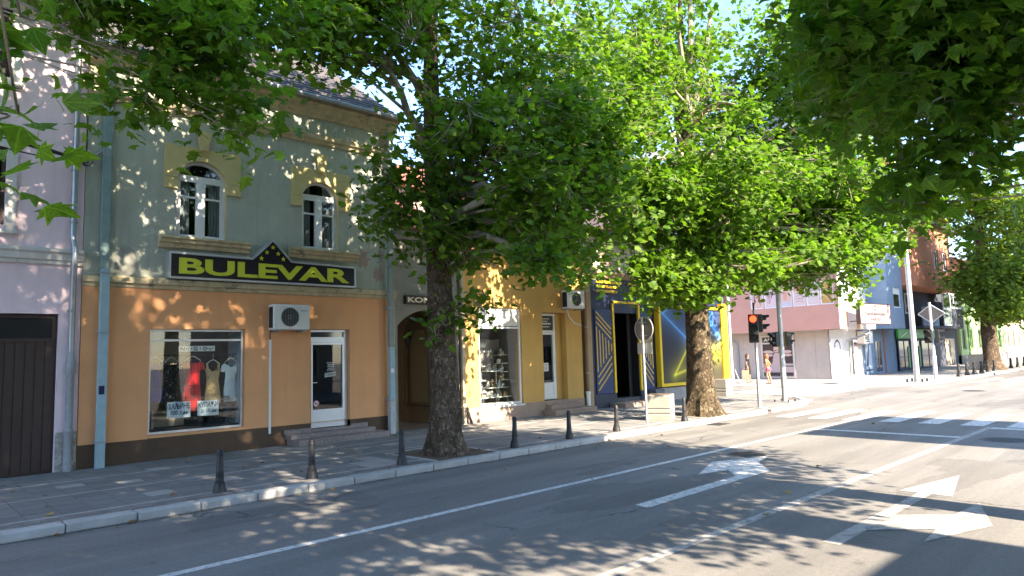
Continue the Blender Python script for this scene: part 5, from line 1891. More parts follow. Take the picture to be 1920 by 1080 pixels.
picture('print', SF, 6.35, 7.7, .2, 2.1, .05, bluefig, 24, 40, t)

# ---------------------------------------------------------------- blue-grey house next door
M_bluewall = mat('blue_grey_paint_wall', (.20, .27, .36), .85, .08, 1.2, .2, 60)
BF = Fr(48.7, 16.93, 1, .03)
H8 = thing('blue_house', 'blue-grey house with a projecting upper floor beside the white balcony', 'house', (51, 16.9, 0))
MB(BF).quad((-.3, .01, 0), (7.2, .01, 0), (7.2, .01, 3.15), (-.3, .01, 3.15)).build('ground_floor_wall', M_bluewall, H8, recalc=False)
m, r = MB(BF), MB(BF)
ws = [(2.9, 4.6, 4.6, 6.0, 0), (2.9, 4.6, 8.2, 9.6, 0)]
wall(m, r, 1.45, 5.15, 3.16, 13.5, 1.25, ws, .12)
m.build('bay_wall', M_bluewall, H8, recalc=False)
r.build('reveal', M_bluewall, H8, recalc=False)
m = MB(BF)
m.quad((1.45, 0, 3.16), (1.45, 1.25, 3.16), (1.45, 1.25, 13.5), (1.45, 0, 13.5)).quad((5.15, 0, 3.16), (5.15, 1.25, 3.16), (5.15, 1.25, 13.5), (5.15, 0, 13.5)).quad((1.45, 0, 3.16), (5.15, 0, 3.16), (5.15, 1.25, 3.16), (1.45, 1.25, 3.16)).quad((-1, 0, 3.16), (7.2, 0, 3.16), (7.2, 0, 13.5), (-1, 0, 13.5))
m.build('side_wall', M_bluewall, H8, recalc=False)
for q in ws:
    w = window(BF, H8, *q[:4], 1.19, M_upvc, G_dark, .09)
    MB(BF).box(q[0] + .1, q[1] - .1, 1.15, 1.185, q[3] - .45, q[3] - .09).build('roller_blind', M_white, w)
w = window(BF, H8, -.6, 1.0, 4.5, 6.1, .03, M_upvc, G_clear, .08, panes=False)


def lady(s, t):
    return (.16, .12, .14) if abs(s - .5) < .10 + .08 * math.sin(t * 6) and .1 < t < .9 else (.55, .56, .58)


picture('poster', BF, -.5, .9, 4.6, 6.0, .02, lady, 20, 30, w)
w = window(BF, H8, 2.2, 3.6, .14, 2.4, .05, mat('blue_frame', (.16, .24, .34), .5), G_dark, .1, mull=[2.9], name='shop_door')
# ---------------------------------------------------------------- terracotta house with dark lower floors and green shop sign
TF = Fr(55.9, 17.0, 1, .02)
M_terra = mat('terracotta_render', (.50, .20, .115), .9, .08, 1.2, .2, 60)
M_darkblue = mat('dark_slate_paint', (.055, .062, .085), .8, .12, 1.5)
H9 = thing('terracotta_house', 'terracotta house overhanging dark balconies and a green shop front', 'house', (62, 17, 0))
MB(TF).quad((0, 0, 0), (17.5, 0, 0), (17.5, 0, 6.4), (0, 0, 6.4)).build('lower_wall', M_darkblue, H9, recalc=False)
bay = [(-2.0, 1.2), (1.2, 1.9), (7.5, 1.9), (10.4, .9), (11.5, 0)]
m, r = MB(TF), MB(TF)
m.quad((-2.0, 0, 6.25), (-2.0, 1.7, 6.25), (-2.0, 1.7, 11.2), (-2.0, 0, 11.2))
wall(m, r, -2.0, 9.0, 6.25, 11.2, 1.7, [(4.6, 5.9, 7.85, 9.4, 0), (7.2, 8.5, 7.85, 9.4, 0)], .2)
m.quad((9.0, 1.7, 6.25), (11.6, .2, 6.45), (11.6, .2, 11.2), (9.0, 1.7, 11.2)).quad((-2.0, 0, 6.25), (-2.0, 1.7, 6.25), (9.0, 1.7, 6.25), (11.6, .2, 6.25), (11.6, 0, 6.25))
m.build('bay_wall', M_terra, H9, recalc=False)
r.build('reveal', M_terra, H9, recalc=False)
for q in ((4.6, 5.9, 7.85, 9.4), (7.2, 8.5, 7.85, 9.4)):
    window(TF, H9, *q, 1.6, M_upvc, G_dark, .1, mull=[(q[0] + q[1]) / 2])
MB(TF).quad((-3, 0, 6.4), (17.5, 0, 6.4), (17.5, 0, 13.2), (-3, 0, 13.2)).build('upper_wall', M_terra, H9, recalc=False)
MB(TF).box(-2.2, 12, -.2, 2.1, 11.2, 11.45).build('roof_terrace', M_darkblue, H9)
roof(H9, TF, -3.2, 17.8, .5, 13.2, 5, 2.5, M_redtile, 10)
shell(H9, TF, -3, 17.5, 9, 0, 13.2, M_terra)
window(TF, H9, 2.4, 4.2, 4.4, 6.0, .05, M_upvc, G_dark, .12)
w = window(TF, H9, 9.2, 11.7, 3.5, 6.3, 1.0, M_upvc, G_dark, .14, mull=[], trans=[4.9], name='balcony_door')
MB(TF).box(11.72, 15.6, .9, 1.0, 3.45, 5.0).build('balcony_parapet', M_darkblue, H9)
window(TF, H9, 11.72, 15.6, 5.0, 6.3, .95, M_upvc, G_dark, .12, mull=[13.0, 14.3], name='balcony_glazing')
MB(TF).box(3.0, 15.6, .0, 1.0, 3.28, 3.44).build('balcony_slab', M_darkblue, H9)
MB(TF).box(3.2, 7.6, .9, 1.0, 3.445, 4.9).build('balcony_parapet', M_bluewall, H9)
t = thing('shop_sign', 'green fascia sign with white lower case letters over the shop front', 'sign', TF(5, .1, 2.5))
MB(TF).box(-.4, 10.0, .01, .16, 2.50, 3.2).build('board', mat('green_sign', (.035, .30, .045), .5, .06, 1), t)
m = MB(TF)
lettering(m, 'аррис', 3.3, 5.0, 2.68, 3.02, .165, .02)
strip(m, (.3, 2.6), (2.0, 3.0), .04, .162, .166)
m.build('lettering', M_white, t, recalc=False)
for k, (a, b) in enumerate(((-.2, 2.6), (2.9, 5.4), (5.7, 9.8))):
    w = window(TF, H9, a, b, .14, 2.42, .06, M_darkblue, G_dark, .12, mull=[(a + b) / 2], name='shop_window')
    MB(TF).box(b - .5, b - .15, .01, .075, .3, 1.9).build('green_film', MATS['green_sign'], w)
t = thing('shop_poster', 'sepia poster of a standing woman on the dark wall past the green shop', 'poster', TF(14.6, .05, .2))


def standing(s, t):
    if ell(s, t, .45, .86, .10, .08) or ell(s, t, .45, .72, .13, .12) or (abs(s - .45) < .10 and .28 < t < .62):
        return (.13, .07, .04)
    if t < .16:
        return (.10, .07, .05) if math.sin(s * 25) > -.3 else (.45, .38, .30)
    return (.48, .40, .30)


picture('print', TF, 13.1, 16.2, .2, 2.45, .04, standing, 30, 40, t)
# ---------------------------------------------------------------- houses further down the street
far = [('green_house', 'pale green house with darker window bays beyond the terracotta house', (.40, .52, .26), 73.6, 92.0, 8.0, (.16, .30, .08)),
       ('cream_house', 'cream house beyond the pale green one down the street', (.60, .52, .38), 92.3, 106, 9.5, (.36, .26, .18)),
       ('grey_house', 'grey house at the far end of the street', (.36, .34, .33), 106.3, 125, 11.0, (.2, .2, .2)),
       ('brick_house', 'reddish house at the vanishing end of the street', (.38, .2, .14), 125.3, 158, 10.0, (.3, .25, .2))]
for nm, lab, c, x0, x1, h, c2 in far:
    h_ = thing(nm, lab, 'house', ((x0 + x1) / 2, 17.2, 0))
    FF = Fr(0, 17.2, 1, 0)
    m, r = MB(FF), MB(FF)
    n = int((x1 - x0) / 2.9)
    ws = [(x0 + .9 + 2.9 * k, x0 + 2.2 + 2.9 * k, z, z + 1.9, 0) for k in range(n) for z in ((1.4, 4.6) if h < 9 else (1.4, 4.6, 7.3)) if z + 1.9 < h - .3]
    wall(m, r, x0, x1, .9, h, 0, ws, .2)
    m.build('wall', mat(nm + '_render', c, .9, .08, 1.0, .2, 40), h_, recalc=False)
    r.build('reveal', M_white_trim, h_, recalc=False)
    MB(FF).box(x0, x1, -.2, .06, 0, .9).build('plinth', mat('grey_socle', (.22, .21, .19), .9, .15, 2), h_)
    tm_ = mat(nm + '_trim', c2, .8)
    for q in ws:
        w = window(FF, h_, *q[:4], -.08, tm_, G_dark, .12, mull=[(q[0] + q[1]) / 2])
    for k in range(n + 1):
        u = x0 + .1 + 2.9 * k
        if u + .45 < x1:
            MB(FF).box(u, u + .45, .001, .08, .9, h - .4).build('pilaster', tm_ if k % 2 else mat(nm + '_render2', tuple(min(.7, v * 1.25) for v in c), .9), h_)
    mould(h_, FF, x0, x1, [(0, h - .4), (.15, h - .36), (.35, h - .1), (.35, h), (0, h)], mat(nm + '_cornice', tuple(min(.7, v * 1.1) for v in c), .9))
    roof(h_, FF, x0 - .05, x1 + .05, .5, h, 5, 2.6, M_redtile, 8)
    shell(h_, FF, x0, x1, 8, 0, h, MATS[nm + '_render'])
# ---------------------------------------------------------------- houses on the near side (behind the camera): they shade the street and show in the shop glass
NF = Fr(0, -6.0, -1, 0)
for nm, lab, c, x0, x1, h in (('near_house', 'low cream house on the near side behind the camera', (.19, .165, .13), -30.0, 7.25, 6.15),
                              ('near_house', 'taller grey house on the near side by the junction', (.30, .29, .27), 16.0, 21.2, 9.75),
                              ('near_house', 'long house on the near side beyond the junction', (.50, .42, .36), 38.0, 90.0, 8.2)):
    h_ = thing(nm, lab, 'house', ((x0 + x1) / 2, -6, 0))
    m, r = MB(NF), MB(NF)
    n = max(1, int((x1 - x0) / 3.0))
    ws = [(-x1 + .9 + 3.0 * k, -x1 + 2.2 + 3.0 * k, z, z + 1.7, 0) for k in range(n) for z in (1.1, 4.1, 7.1) if z + 1.9 < h and -x1 + 2.4 + 3 * k < -x0]
    wall(m, r, -x1, -x0, 0, h, 0, ws, .2)
    m.build('wall', mat('near_render_%d' % int(x1), c, .9, .08, 1.0, .2, 40), h_, recalc=False)
    r.build('reveal', M_white_trim, h_, recalc=False)
    for q in ws:
        window(NF, h_, *q[:4], -.08, M_upvc, G_dark, .08, mull=[(q[0] + q[1]) / 2])
    shell(h_, NF, -x1, -x0, 9, 0, h, MATS['near_render_%d' % int(x1)])
    roof(h_, NF, -x1 - .05, -x0 + .05, .0, h, 4.5, 1.8, M_redtile, 10)
    if x1 < 10:
        MB(NF).box(-8.25, -7.27, -3.0, .02, 0, 7.6).build('fire_wall', mat('fire_wall', (.4, .36, .3), .9), h_)

# ================================================================ street furniture
M_bollard = mat('bollard_black', (0.020, 0.020, 0.022), 0.5, 0.25, 12, .2, 60, spec=.5)
M_galv = mat('galvanised_steel', (0.46, 0.47, 0.47), 0.5, 0.10, 5, .1, 60, metal=.5)
M_concrete = mat('planter_concrete', (0.34, 0.31, 0.265), 0.9, 0.12, 4, .4, 80)


def bollard(loc, label, group):
    x, y, z = loc
    t = thing('bollard', label, 'bollard', loc, group)
    MB().lathe(x, y, [(.105, z - .01), (.10, z + .02), (.085, z + .10), (.072, z + .145), (.075, z + .155), (.066, z + .165)], 14).build('foot', M_bollard, t, smooth=True)
    MB().lathe(x, y, [(.060, z + .165), (.063, z + .20), (.056, z + .215), (.060, z + .23), (.055, z + .30), (.058, z + .31), (.054, z + .325), (.047, z + .56)], 14).build('post', M_bollard, t, smooth=True)
    MB().lathe(x, y, [(.050, z + .56), (.056, z + .575), (.050, z + .59), (.045, z + .60), (.052, z + .615), (.040, z + .645), (.01, z + .655)], 14).build('cap', M_bollard, t, smooth=True)
    return t


BS = [(4.24, 11.02, 'black bollard nearest the camera, in front of the clothes window'),
      (5.76, 10.96, 'black bollard second from the camera, left of the clothes shop steps'),
      (7.56, 10.92, 'black bollard just left of the large tree trunk'),
      (10.43, 10.86, 'black bollard in front of the yellow shop window'),
      (12.2, 10.85, 'black bollard in front of the yellow shop steps'),
      (13.98, 10.85, 'grey-black bollard in front of the club entrance, left of the round sign'),
      (16.98, 10.78, 'short bollard between the concrete planter and the second tree')]
b0 = bollard((*BS[0][:2], .12), BS[0][2], 'black bollards along the kerb')
for x, y, lab in BS[1:]:
    c = copy_tree(b0, (x, y, .12), label=lab, group='black bollards along the kerb')
    c.rotation_euler = (rnd.uniform(-.03, .03), rnd.uniform(-.04, .04), rnd.random())
fb = [46.7, 48.6, 50.4, 52.3, 54.1, 56.0, 61.5, 64.0, 66.6, 69.3]
for i, x in enumerate(fb):
    lab = ('first', 'second', 'third', 'fourth', 'fifth', 'sixth')[i] + ' of the six far bollards from the junction' if i < 6 else ('first', 'second', 'third', 'last')[i - 6] + ' of the four farthest bollards past the far tree'
    c = copy_tree(b0, (x, 11.1 + .012 * (x - 46), .11), label=lab, group='far bollards beyond the junction')
    c.scale = (1.5, 1.5, 1.15)
for i in range(5):
    if i in (0, 1, 2, 3):
        m = MB().tube([(fb[i] + (fb[i + 1] - fb[i]) * k / 6, 11.1 + .02 * i, .68 - .10 * math.sin(math.pi * k / 6), .015) for k in range(7)], 5)
        m.build('bollard_chain', M_bollard, base=(fb[i], 11.1, .6), label='sagging chain between far bollards %s' % ('one and two', 'two and three', 'three and four', 'four and five')[i], cat='chain', group='chains between the far bollards')


def planter(x, y, rz, s, h, label):
    t = thing('planter', label, 'planter', (x, y, .115), rz=0)
    c, sn = math.cos(rz), math.sin(rz)
    R = lambda u, v, z: (x + u * c - v * sn, y + u * sn + v * c, z)
    z0 = .11
    m = MB(R)
    m.box(-s, s, -s, s, z0 + h * .48, z0 + h)
    m.build('upper_block', M_concrete, t, bev=.015)
    MB(R).box(-s * .95, s * .95, -s * .95, s * .95, z0 + h * .44, z0 + h * .48).build('groove', M_concrete, t)
    MB(R).box(-s, s, -s, s, z0 + h * .30, z0 + h * .44).build('middle_block', M_concrete, t, bev=.012)
    MB(R).box(-s * .95, s * .95, -s * .95, s * .95, z0 + h * .26, z0 + h * .30).build('groove', M_concrete, t)
    MB(R).box(-s, s, -s, s, z0, z0 + h * .26).build('lower_block', M_concrete, t, bev=.012)
    MB(R).box(-s * .86, s * .86, -s * .86, s * .86, z0 + h, z0 + h + .01).build('soil', M_soil, t)
    return t


planter(17.05, 11.62, .42, .36, .73, 'pale concrete block planter beside the second tree')
planter(26.9, 15.15, .1, .32, .72, 'small concrete planter at the right end of the billboard')
planter(58.2, 12.3, 0, .75, 1.1, 'white planter at the foot of the far tree')

# round sign seen from behind, with a plate under it
t = thing('traffic_sign', 'round traffic sign seen from behind with a plate below on a grey post', 'sign', (15.62, 11.08, .115))
MB().tube([(15.62, 11.08, .1, .032), (15.60, 11.08, 3.02, .032)], 10).build('post', M_galv, t, smooth=True)
cx, cy = 15.60, 11.08
nn = np.array([.99, -.14, 0])
MB().disc((cx + .06, cy - .01, 2.70), nn, .32, .008, 28).build('disc', mat('sign_back', (.19, .165, .14), .6, .12, 3, metal=.3), t)
MB().ring((cx + .055, cy - .01, 2.70), nn, .31, .335, .025, 28).build('rim', M_galv, t)
for z in (2.88, 2.52):
    MB().tube([(cx + .02, cy - .12, z, .012), (cx + .02, cy + .12, z, .012)], 6).build('clamp', M_galv, t)
ax = np.array([-nn[1], nn[0], 0])
m = MB()
for s0, s1 in ((-.26, .26),):
    p0, p1 = np.array([cx + .06, cy, 0]) + ax * s0, np.array([cx + .06, cy, 0]) + ax * s1
    m.slab([tuple(p0[:2]), tuple(p1[:2]), (p1[0] + .012, p1[1]), (p0[0] + .012, p0[1])], 2.02, 2.33)
m.build('plate', M_galv, t)


# ---------------------------------------------------------------- traffic lights
M_tl = mat('signal_black', (0.02, 0.02, 0.02), 0.5, 0.1, 4)
M_lens = mat('dark_lens', (0.03, 0.03, 0.028), 0.25, 0.1, 4)
E_red = emit('red_lamp_lit', (1.0, 0.04, 0.012), 1.7)


def signal_head(parent, c, ang, n, s=1.0, lit=None, w=.30):
    """a head of n lamps facing direction ang; c = top centre of the head's back"""
    d = np.array([math.cos(ang), math.sin(ang)])
    sd = np.array([-d[1], d[0]])
    R = lambda u, v, z: (c[0] + d[0] * v + sd[0] * u, c[1] + d[1] * v + sd[1] * u, c[2] + z)
    h = .30 * s
    box = MB(R).box(-w / 2 * s, w / 2 * s, 0, .16 * s, -h * n, 0).build('signal_head', M_tl, parent, bev=.02)
    for k in range(n):
        z = -h * (k + .5)
        MB(R).disc((0, .165 * s, z), (0, 1, 0), .105 * s, .02, 20).build('lens', E_red if lit == k else M_lens, box)
        mm = MB(R)
        seg = 14
        vs, fs = [], []
        for q in range(seg + 1):
            a = math.pi * (-.12 + 1.24 * q / seg)
            for vv, rr in ((.16 * s, .125 * s), (.16 * s + (.22 if 2 < q < seg - 2 else .12) * s, .125 * s)):
                vs.append((rr * math.cos(a), vv, z + rr * math.sin(a)))
        for q in range(seg):
            fs.append((2 * q, 2 * q + 1, 2 * q + 3, 2 * q + 2))
        mm.add(vs, fs)
        mm.build('visor', M_tl, box, recalc=False)
    return box


def pole(parent, x, y, path, name='pole'):
    return MB().tube(path, 12).build(name, M_galv, parent, smooth=True)


TL = thing('traffic_light', 'traffic light showing red on the kerb corner in front of the pink building', 'traffic light', (21.86, 10.98, .115))
tx, ty = 21.86, 10.98
pole(TL, tx, ty, [(tx, ty, .1, .085), (tx, ty, .14, .085), (tx, ty, .16, .065), (tx, ty, 1.0, .062), (tx, ty, 1.04, .045), (tx - .02, ty, 3.35, .042)])
MB().box(tx - .16, tx + .16, ty - .16, ty + .16, .10, .135).build('base_plate', M_galv, TL)
signal_head(TL, (tx - .07, ty + .02, 3.22), math.radians(180 + 27 - 0), 3, 1.05, lit=0)
signal_head(TL, (tx + .09, ty - .05, 3.22), math.radians(-62), 2, 1.0)
MB().tube([(tx - .02, ty, 3.3, .03), (tx - .02, ty, 3.62, .03)], 8).build('top_stub', M_tl, TL)
LP = thing('pole', 'tall pale steel pole on the kerb corner carrying small signal heads', 'pole', (24.79, 11.47, .115))
tx, ty = 24.79, 11.47
pole(LP, tx, ty, [(tx, ty, .1, .10), (tx, ty, .9, .095), (tx, ty, 9.0, .075)])
MB().box(tx - .2, tx + .2, ty - .2, ty + .2, .10, .14).build('base_plate', M_galv, LP)
for k in range(4):
    MB().lathe(tx + (.28 if k % 2 else -.28), ty + (.25 if k < 2 else -.25), [(.03, .11), (.03, .20), (.015, .21)], 8).build('anchor_bolt', M_tl, LP)
signal_head(LP, (tx - .10, ty + .10, 2.66), math.radians(150), 2, .9)
signal_head(LP, (tx + .12, ty - .08, 2.66), math.radians(-50), 2, .9)
t = thing('lamp_post', 'pale lamp post standing behind the billboard end, across the side street', 'lamp post', (35.47, 19.32, .11))
pole(t, 0, 0, [(35.47, 19.32, .1, .16), (35.47, 19.32, .35, .12), (35.47, 19.32, 1.0, .09), (35.47, 19.32, 8.5, .06)])
MB().tube([(35.47, 19.32, 8.45, .05), (35.0, 18.9, 8.9, .045), (34.0, 18.0, 9.0, .04)], 8).build('arm', M_galv, t)
MB().box(33.4, 34.1, 17.7, 18.1, 8.92, 9.05).build('lantern', M_lead, t, bev=.03)
MB().add([(35.60, 19.22, .95), (35.66, 19.22, .95), (36.02, 19.1, .12), (35.92, 19.1, .12), (35.60, 19.26, .95), (35.66, 19.26, .95), (36.02, 19.14, .12), (35.92, 19.14, .12)], [(0, 1, 2, 3), (4, 7, 6, 5), (0, 4, 5, 1), (1, 5, 6, 2), (2, 6, 7, 3), (3, 7, 4, 0)]).build('stay', M_galv, t)
t = thing('pole', 'very tall steel pole in front of the blue-grey house', 'pole', (40.0, 11.41, .11))
pole(t, 0, 0, [(40.0, 11.41, .1, .15), (40.0, 11.41, 1.2, .14), (39.9, 11.41, 11.5, .09)])
MB().box(39.75, 40.25, 11.16, 11.66, .11, .15).build('base_plate', M_galv, t)
for k in range(4):
    MB().lathe(40 + (.4 if k % 2 else -.4), 11.41 + (.35 if k < 2 else -.35), [(.05, .11), (.05, .28), (.02, .3)], 8).build('anchor_bolt', M_tl, t)
T2 = thing('traffic_light', 'traffic light post with a diamond sign seen from behind beyond the junction', 'traffic light', (43.1, 11.36, .11))
tx, ty = 43.1, 11.36
pole(T2, tx, ty, [(tx, ty, .1, .15), (tx, ty, .18, .11), (tx, ty, 1.4, .11), (tx, ty, 1.45, .075), (tx - .02, ty, 4.35, .065)])
nn = np.array([1.0, -.05, 0])
ax = np.array([-nn[1], nn[0], 0])
m, m2 = MB(), MB()
cc = np.array([tx + .14, ty, 3.72])
dm = [cc + ax * .66, cc + np.array([0, 0, .50]), cc - ax * .66, cc - np.array([0, 0, .50])]
m.add([tuple(p) for p in dm] + [tuple(p + nn * .02) for p in dm], [(0, 1, 2, 3), (7, 6, 5, 4), (0, 4, 5, 1), (1, 5, 6, 2), (2, 6, 7, 3), (3, 7, 4, 0)])
m.build('diamond_plate', MATS['sign_back'], T2)
for i in range(4):
    a, b = dm[i], dm[(i + 1) % 4]
    m2.tube([(*a, .03), (*b, .03)], 6)
m2.build('diamond_rim', M_galv, T2)
signal_head(T2, (tx - .14, ty + .12, 2.85), math.radians(178), 2, 1.25)
signal_head(T2, (tx + .1, ty - .12, 2.85), math.radians(-80), 2, 1.25)
# overhead wires by the corner
for i, (z0, z1) in enumerate(((6.9, 6.5), (8.6, 8.3))):
    m = MB().tube([(24.8 + (40 - 24.8) * k / 12, 11.47, z0 + (z1 - z0) * k / 12 - .5 * math.sin(math.pi * k / 12), .012) for k in range(13)], 5)
    m.build('overhead_wire', M_cable, base=(24.8, 11.47, z0), label=('lower thin black wire between the two tall poles', 'upper thin black wire between the two tall poles')[i], cat='wire')

# ================================================================ people
def skin_mesh(name, nodes, edges, root, sub=2):
    me = bpy.data.meshes.new(name)
    me.from_pydata([n[:3] for n in nodes], edges, [])
    ob = bpy.data.objects.new(name + '_tmp', me)
    COL.objects.link(ob)
    md = ob.modifiers.new('s', 'SKIN')
    md.use_smooth_shade = True
    for i, v in enumerate(me.skin_vertices[0].data):
        rr = nodes[i][3]
        v.radius = (rr, rr) if not hasattr(rr, '__len__') else rr
        v.use_root = (i == root)
    ss = ob.modifiers.new('u', 'SUBSURF')
    ss.levels = ss.render_levels = sub
    bpy.context.view_layer.update()
    dg = bpy.context.evaluated_depsgraph_get()
    out = bpy.data.meshes.new_from_object(ob.evaluated_get(dg))
    out.name = name
    bpy.data.objects.remove(ob)
    return out


def tform(me, base, rz, sc):
    M_ = Matrix.Rotation(rz, 4, 'Z') @ Matrix.Scale(sc, 4)
    me.transform(M_)
    return me


def person(label, loc, rz, sc, arms, legs, lean, garments, hair_long, hairmat, skinmat, hold=None):
    t = thing('person', label, 'person', loc)

    def put(name, me, m_, parent=t):
        tform(me, loc, rz, sc)
        me.materials.clear()
        me.materials.append(m_)
        o = bpy.data.objects.new(name, me)
        COL.objects.link(o)
        o.parent = parent
        WL[o.name] = loc
        return o
    # x = forward, y = left, z = up; metres for a 1.65 m figure
    lx = lean
    N = [(0, 0, .92, (.125, .10)), (.0 + lx * .3, 0, 1.08, (.105, .085)), (.0 + lx * .7, 0, 1.24, (.125, .095)), (lx, 0, 1.36, (.10, .075)), (lx + .01, 0, 1.43, .045),
         (lx + .02, 0, 1.50, (.062, .068)), (lx + .02, 0, 1.58, (.072, .082)), (lx + .01, 0, 1.64, (.05, .055)), (lx + .095, 0, 1.53, .012)]
    E = [(0, 1), (1, 2), (2, 3), (3, 4), (4, 5), (5, 6), (6, 7), (5, 8)]
    fingers = []
    for s, (el, wr) in zip((1, -1), arms):
        b = len(N)
        N += [(lx, s * .165, 1.35, .048), (el[0], s * el[1], el[2], .036), (wr[0], s * wr[1], wr[2], .024)]
        d = np.array([wr[0] - el[0], s * (wr[1] - el[1]), wr[2] - el[2]])
        d /= np.linalg.norm(d)
        pm = np.array([wr[0], s * wr[1], wr[2]]) + d * .06
        N.append((*pm, (.030, .018)))
        E += [(3, b), (b, b + 1), (b + 1, b + 2), (b + 2, b + 3)]
        side = np.cross(d, [0, s * 1.0, 0])
        side /= np.linalg.norm(side) + 1e-9
        for k, ln in enumerate((.060, .070, .066, .052)):
            r0 = pm + side * (.024 - .016 * k) + d * .005
            c1 = r0 + d * ln * .55
            c2 = c1 + d * ln * .4 + np.array([0, -s * .018, 0])
            fingers.append(([(*r0, .009), (*c1, .0085), (*c2, .007)], [(0, 1), (1, 2)]))
        r0 = pm - d * .03 + side * .022
        fingers.append(([(*r0, .010), (*(r0 + side * .022 + d * .025), .0095), (*(r0 + side * .028 + d * .052), .008)], [(0, 1), (1, 2)]))
    for s, (kn, an) in zip((1, -1), legs):
        b = len(N)
        N += [(0, s * .085, .84, .088), (kn[0], s * kn[1], kn[2], .056), ((kn[0] + an[0]) / 2 - .015, s * (kn[1] + an[1]) / 2, (kn[2] + an[2]) / 2 + .06, .054), (an[0], s * an[1], .085, .034), (an[0] + .03, s * an[1], .035, .034), (an[0] + .15, s * an[1], .028, .030)]
        E += [(0, b), (b, b + 1), (b + 1, b + 2), (b + 2, b + 3), (b + 3, b + 4), (b + 4, b + 5)]
    body = skin_mesh('body', N, E, 0)
    for nd, ed in fingers:
        fm = skin_mesh('finger', nd, ed, 0, 1)
        bm = bmesh.new()
        bm.from_mesh(body)
        bm.from_mesh(fm)
        bm.to_mesh(body)
        bm.free()
        bpy.data.meshes.remove(fm)
    bo = put('body', body, skinmat)
    ey = MB()
    for s in (-1, 1):
        ey.ball((lx + .088, s * .03, 1.565), (.008, .012, .007), 8, 6)
    put('eyes', ey.mesh('eyes', M_ink), M_ink, bo)
    mo = MB().ball((lx + .085, 0, 1.487), (.008, .024, .007), 8, 6)
    put('mouth', mo.mesh('mouth', M_ink), mat('lip', (.4, .12, .1), .6), bo)
    hr = MB().ball((lx - .012, 0, 1.60), (.092, .088, .085), 14, 10)
    for k in range(10):
        a = math.pi / 2 + math.pi * (k + .5) / 10
        z1 = 1.60 - hair_long
        hr.tube([(lx + .075 * math.cos(a), .08 * math.sin(a), 1.61, .03), (lx - .02 + .085 * math.cos(a), .09 * math.sin(a), (1.6 + z1) / 2, .028), (lx - .03 + .08 * math.cos(a), .07 * math.sin(a), z1, .012)], 6)
    put('hair', hr.mesh('hair', hairmat, smooth=True), hairmat)
    for nm, nd, ed, m_ in garments(lx, arms, legs):
        put(nm, skin_mesh(nm, nd, ed, 0), m_)
    for s, (kn, an) in zip((1, -1), legs):
        sh = MB().box(an[0] - .05, an[0] + .19, s * an[1] - .042, s * an[1] + .042, 0, .022)
        put('sandal', sh.mesh('sandal', M_brown, bev=.01), M_brown)
    return t


def g_orange(lx, arms, legs):
    top = [(0, 0, .93, (.155, .135)), (lx * .3, 0, 1.08, (.130, .110)), (lx * .7, 0, 1.24, (.148, .118)), (lx, 0, 1.36, (.115, .09)), (lx, .17, 1.345, .062), (lx, -.17, 1.345, .062)]
    yield 'top', top, [(0, 1), (1, 2), (2, 3), (3, 4), (3, 5)], mat('orange_top', (.55, .10, .018), .9, .1, 6)
    sh = [(0, 0, .93, (.145, .125)), (0, .09, .82, .108), (.02, .092, .66, .098), (0, -.09, .82, .108), (.02, -.092, .66, .098)]
    yield 'shorts', sh, [(0, 1), (1, 2), (0, 3), (3, 4)], mat('pink_shorts', (.45, .04, .09), .9, .2, 9, stain=(.45, .30, .36), stain_scale=10, stain_cut=.5)


def g_black(lx, arms, legs):
    dr = [(lx, 0, 1.36, (.120, .092)), (lx * .7, 0, 1.24, (.145, .118)), (lx * .3, 0, 1.08, (.130, .110)), (0, 0, .93, (.165, .145)), (0, 0, .70, (.19, .16)), (0, 0, .42, (.20, .17)), (lx, .19, 1.33, .07), (lx, -.19, 1.33, .07), (lx, .23, 1.22, .062), (lx, -.23, 1.22, .062)]
    yield 'dress', dr, [(0, 1), (1, 2), (2, 3), (3, 4), (4, 5), (0, 6), (0, 7), (6, 8), (7, 9)], mat('black_dress', (.022, .018, .018), .9, .2, 8, stain=(.20, .17, .15), stain_scale=7, stain_cut=.64)


SKM = mat('skin', (.34, .19, .12), .6, .05, 8)
p1 = person('woman in an orange top and pink shorts walking past the dark salon poster', (36.75, 17.85, .112), math.radians(100), .98,
            [((.0, .22, 1.10), (.16, .20, .92)), ((-.08, .23, 1.10), (.10, .22, .92))], [((.06, .09, .48), (-.02, .09, .085)), ((-.02, .09, .48), (-.10, .09, .085))], .06, g_orange, .18, mat('hair_ginger', (.30, .12, .05), .8), SKM)
p2 = person('woman in a black dress carrying a paper bag left of the traffic light post', (38.05, 19.70, .112), math.radians(-75), 1.0,
            [((-.03, .22, 1.10), (.02, .23, .86)), ((-.03, .22, 1.10), (.02, .23, .86))], [((.04, .09, .48), (.08, .09, .085)), ((.0, .09, .48), (-.08, .09, .085))], .0, g_black, .22, mat('hair_dark', (.05, .03, .02), .8), SKM)
t = thing('paper_bag', 'brown paper carrier bag in the hand of the woman in black', 'bag', (37.5, 19.75, .25))
BG = Fr(37.70, 19.87, .41, -.91)
MB(BG).box(-.03, .36, .10, .26, .30, .82).build('bag', mat('kraft_paper', (.36, .26, .17), .9, .08, 6), t, bev=.008)
MB(BG).tube([(.06, .18, .82, .008), (.10, .18, .93, .008), (.22, .18, .93, .008), (.27, .18, .82, .008)], 5).build('handle', mat('kraft_paper', (.5, .4, .3)), t)

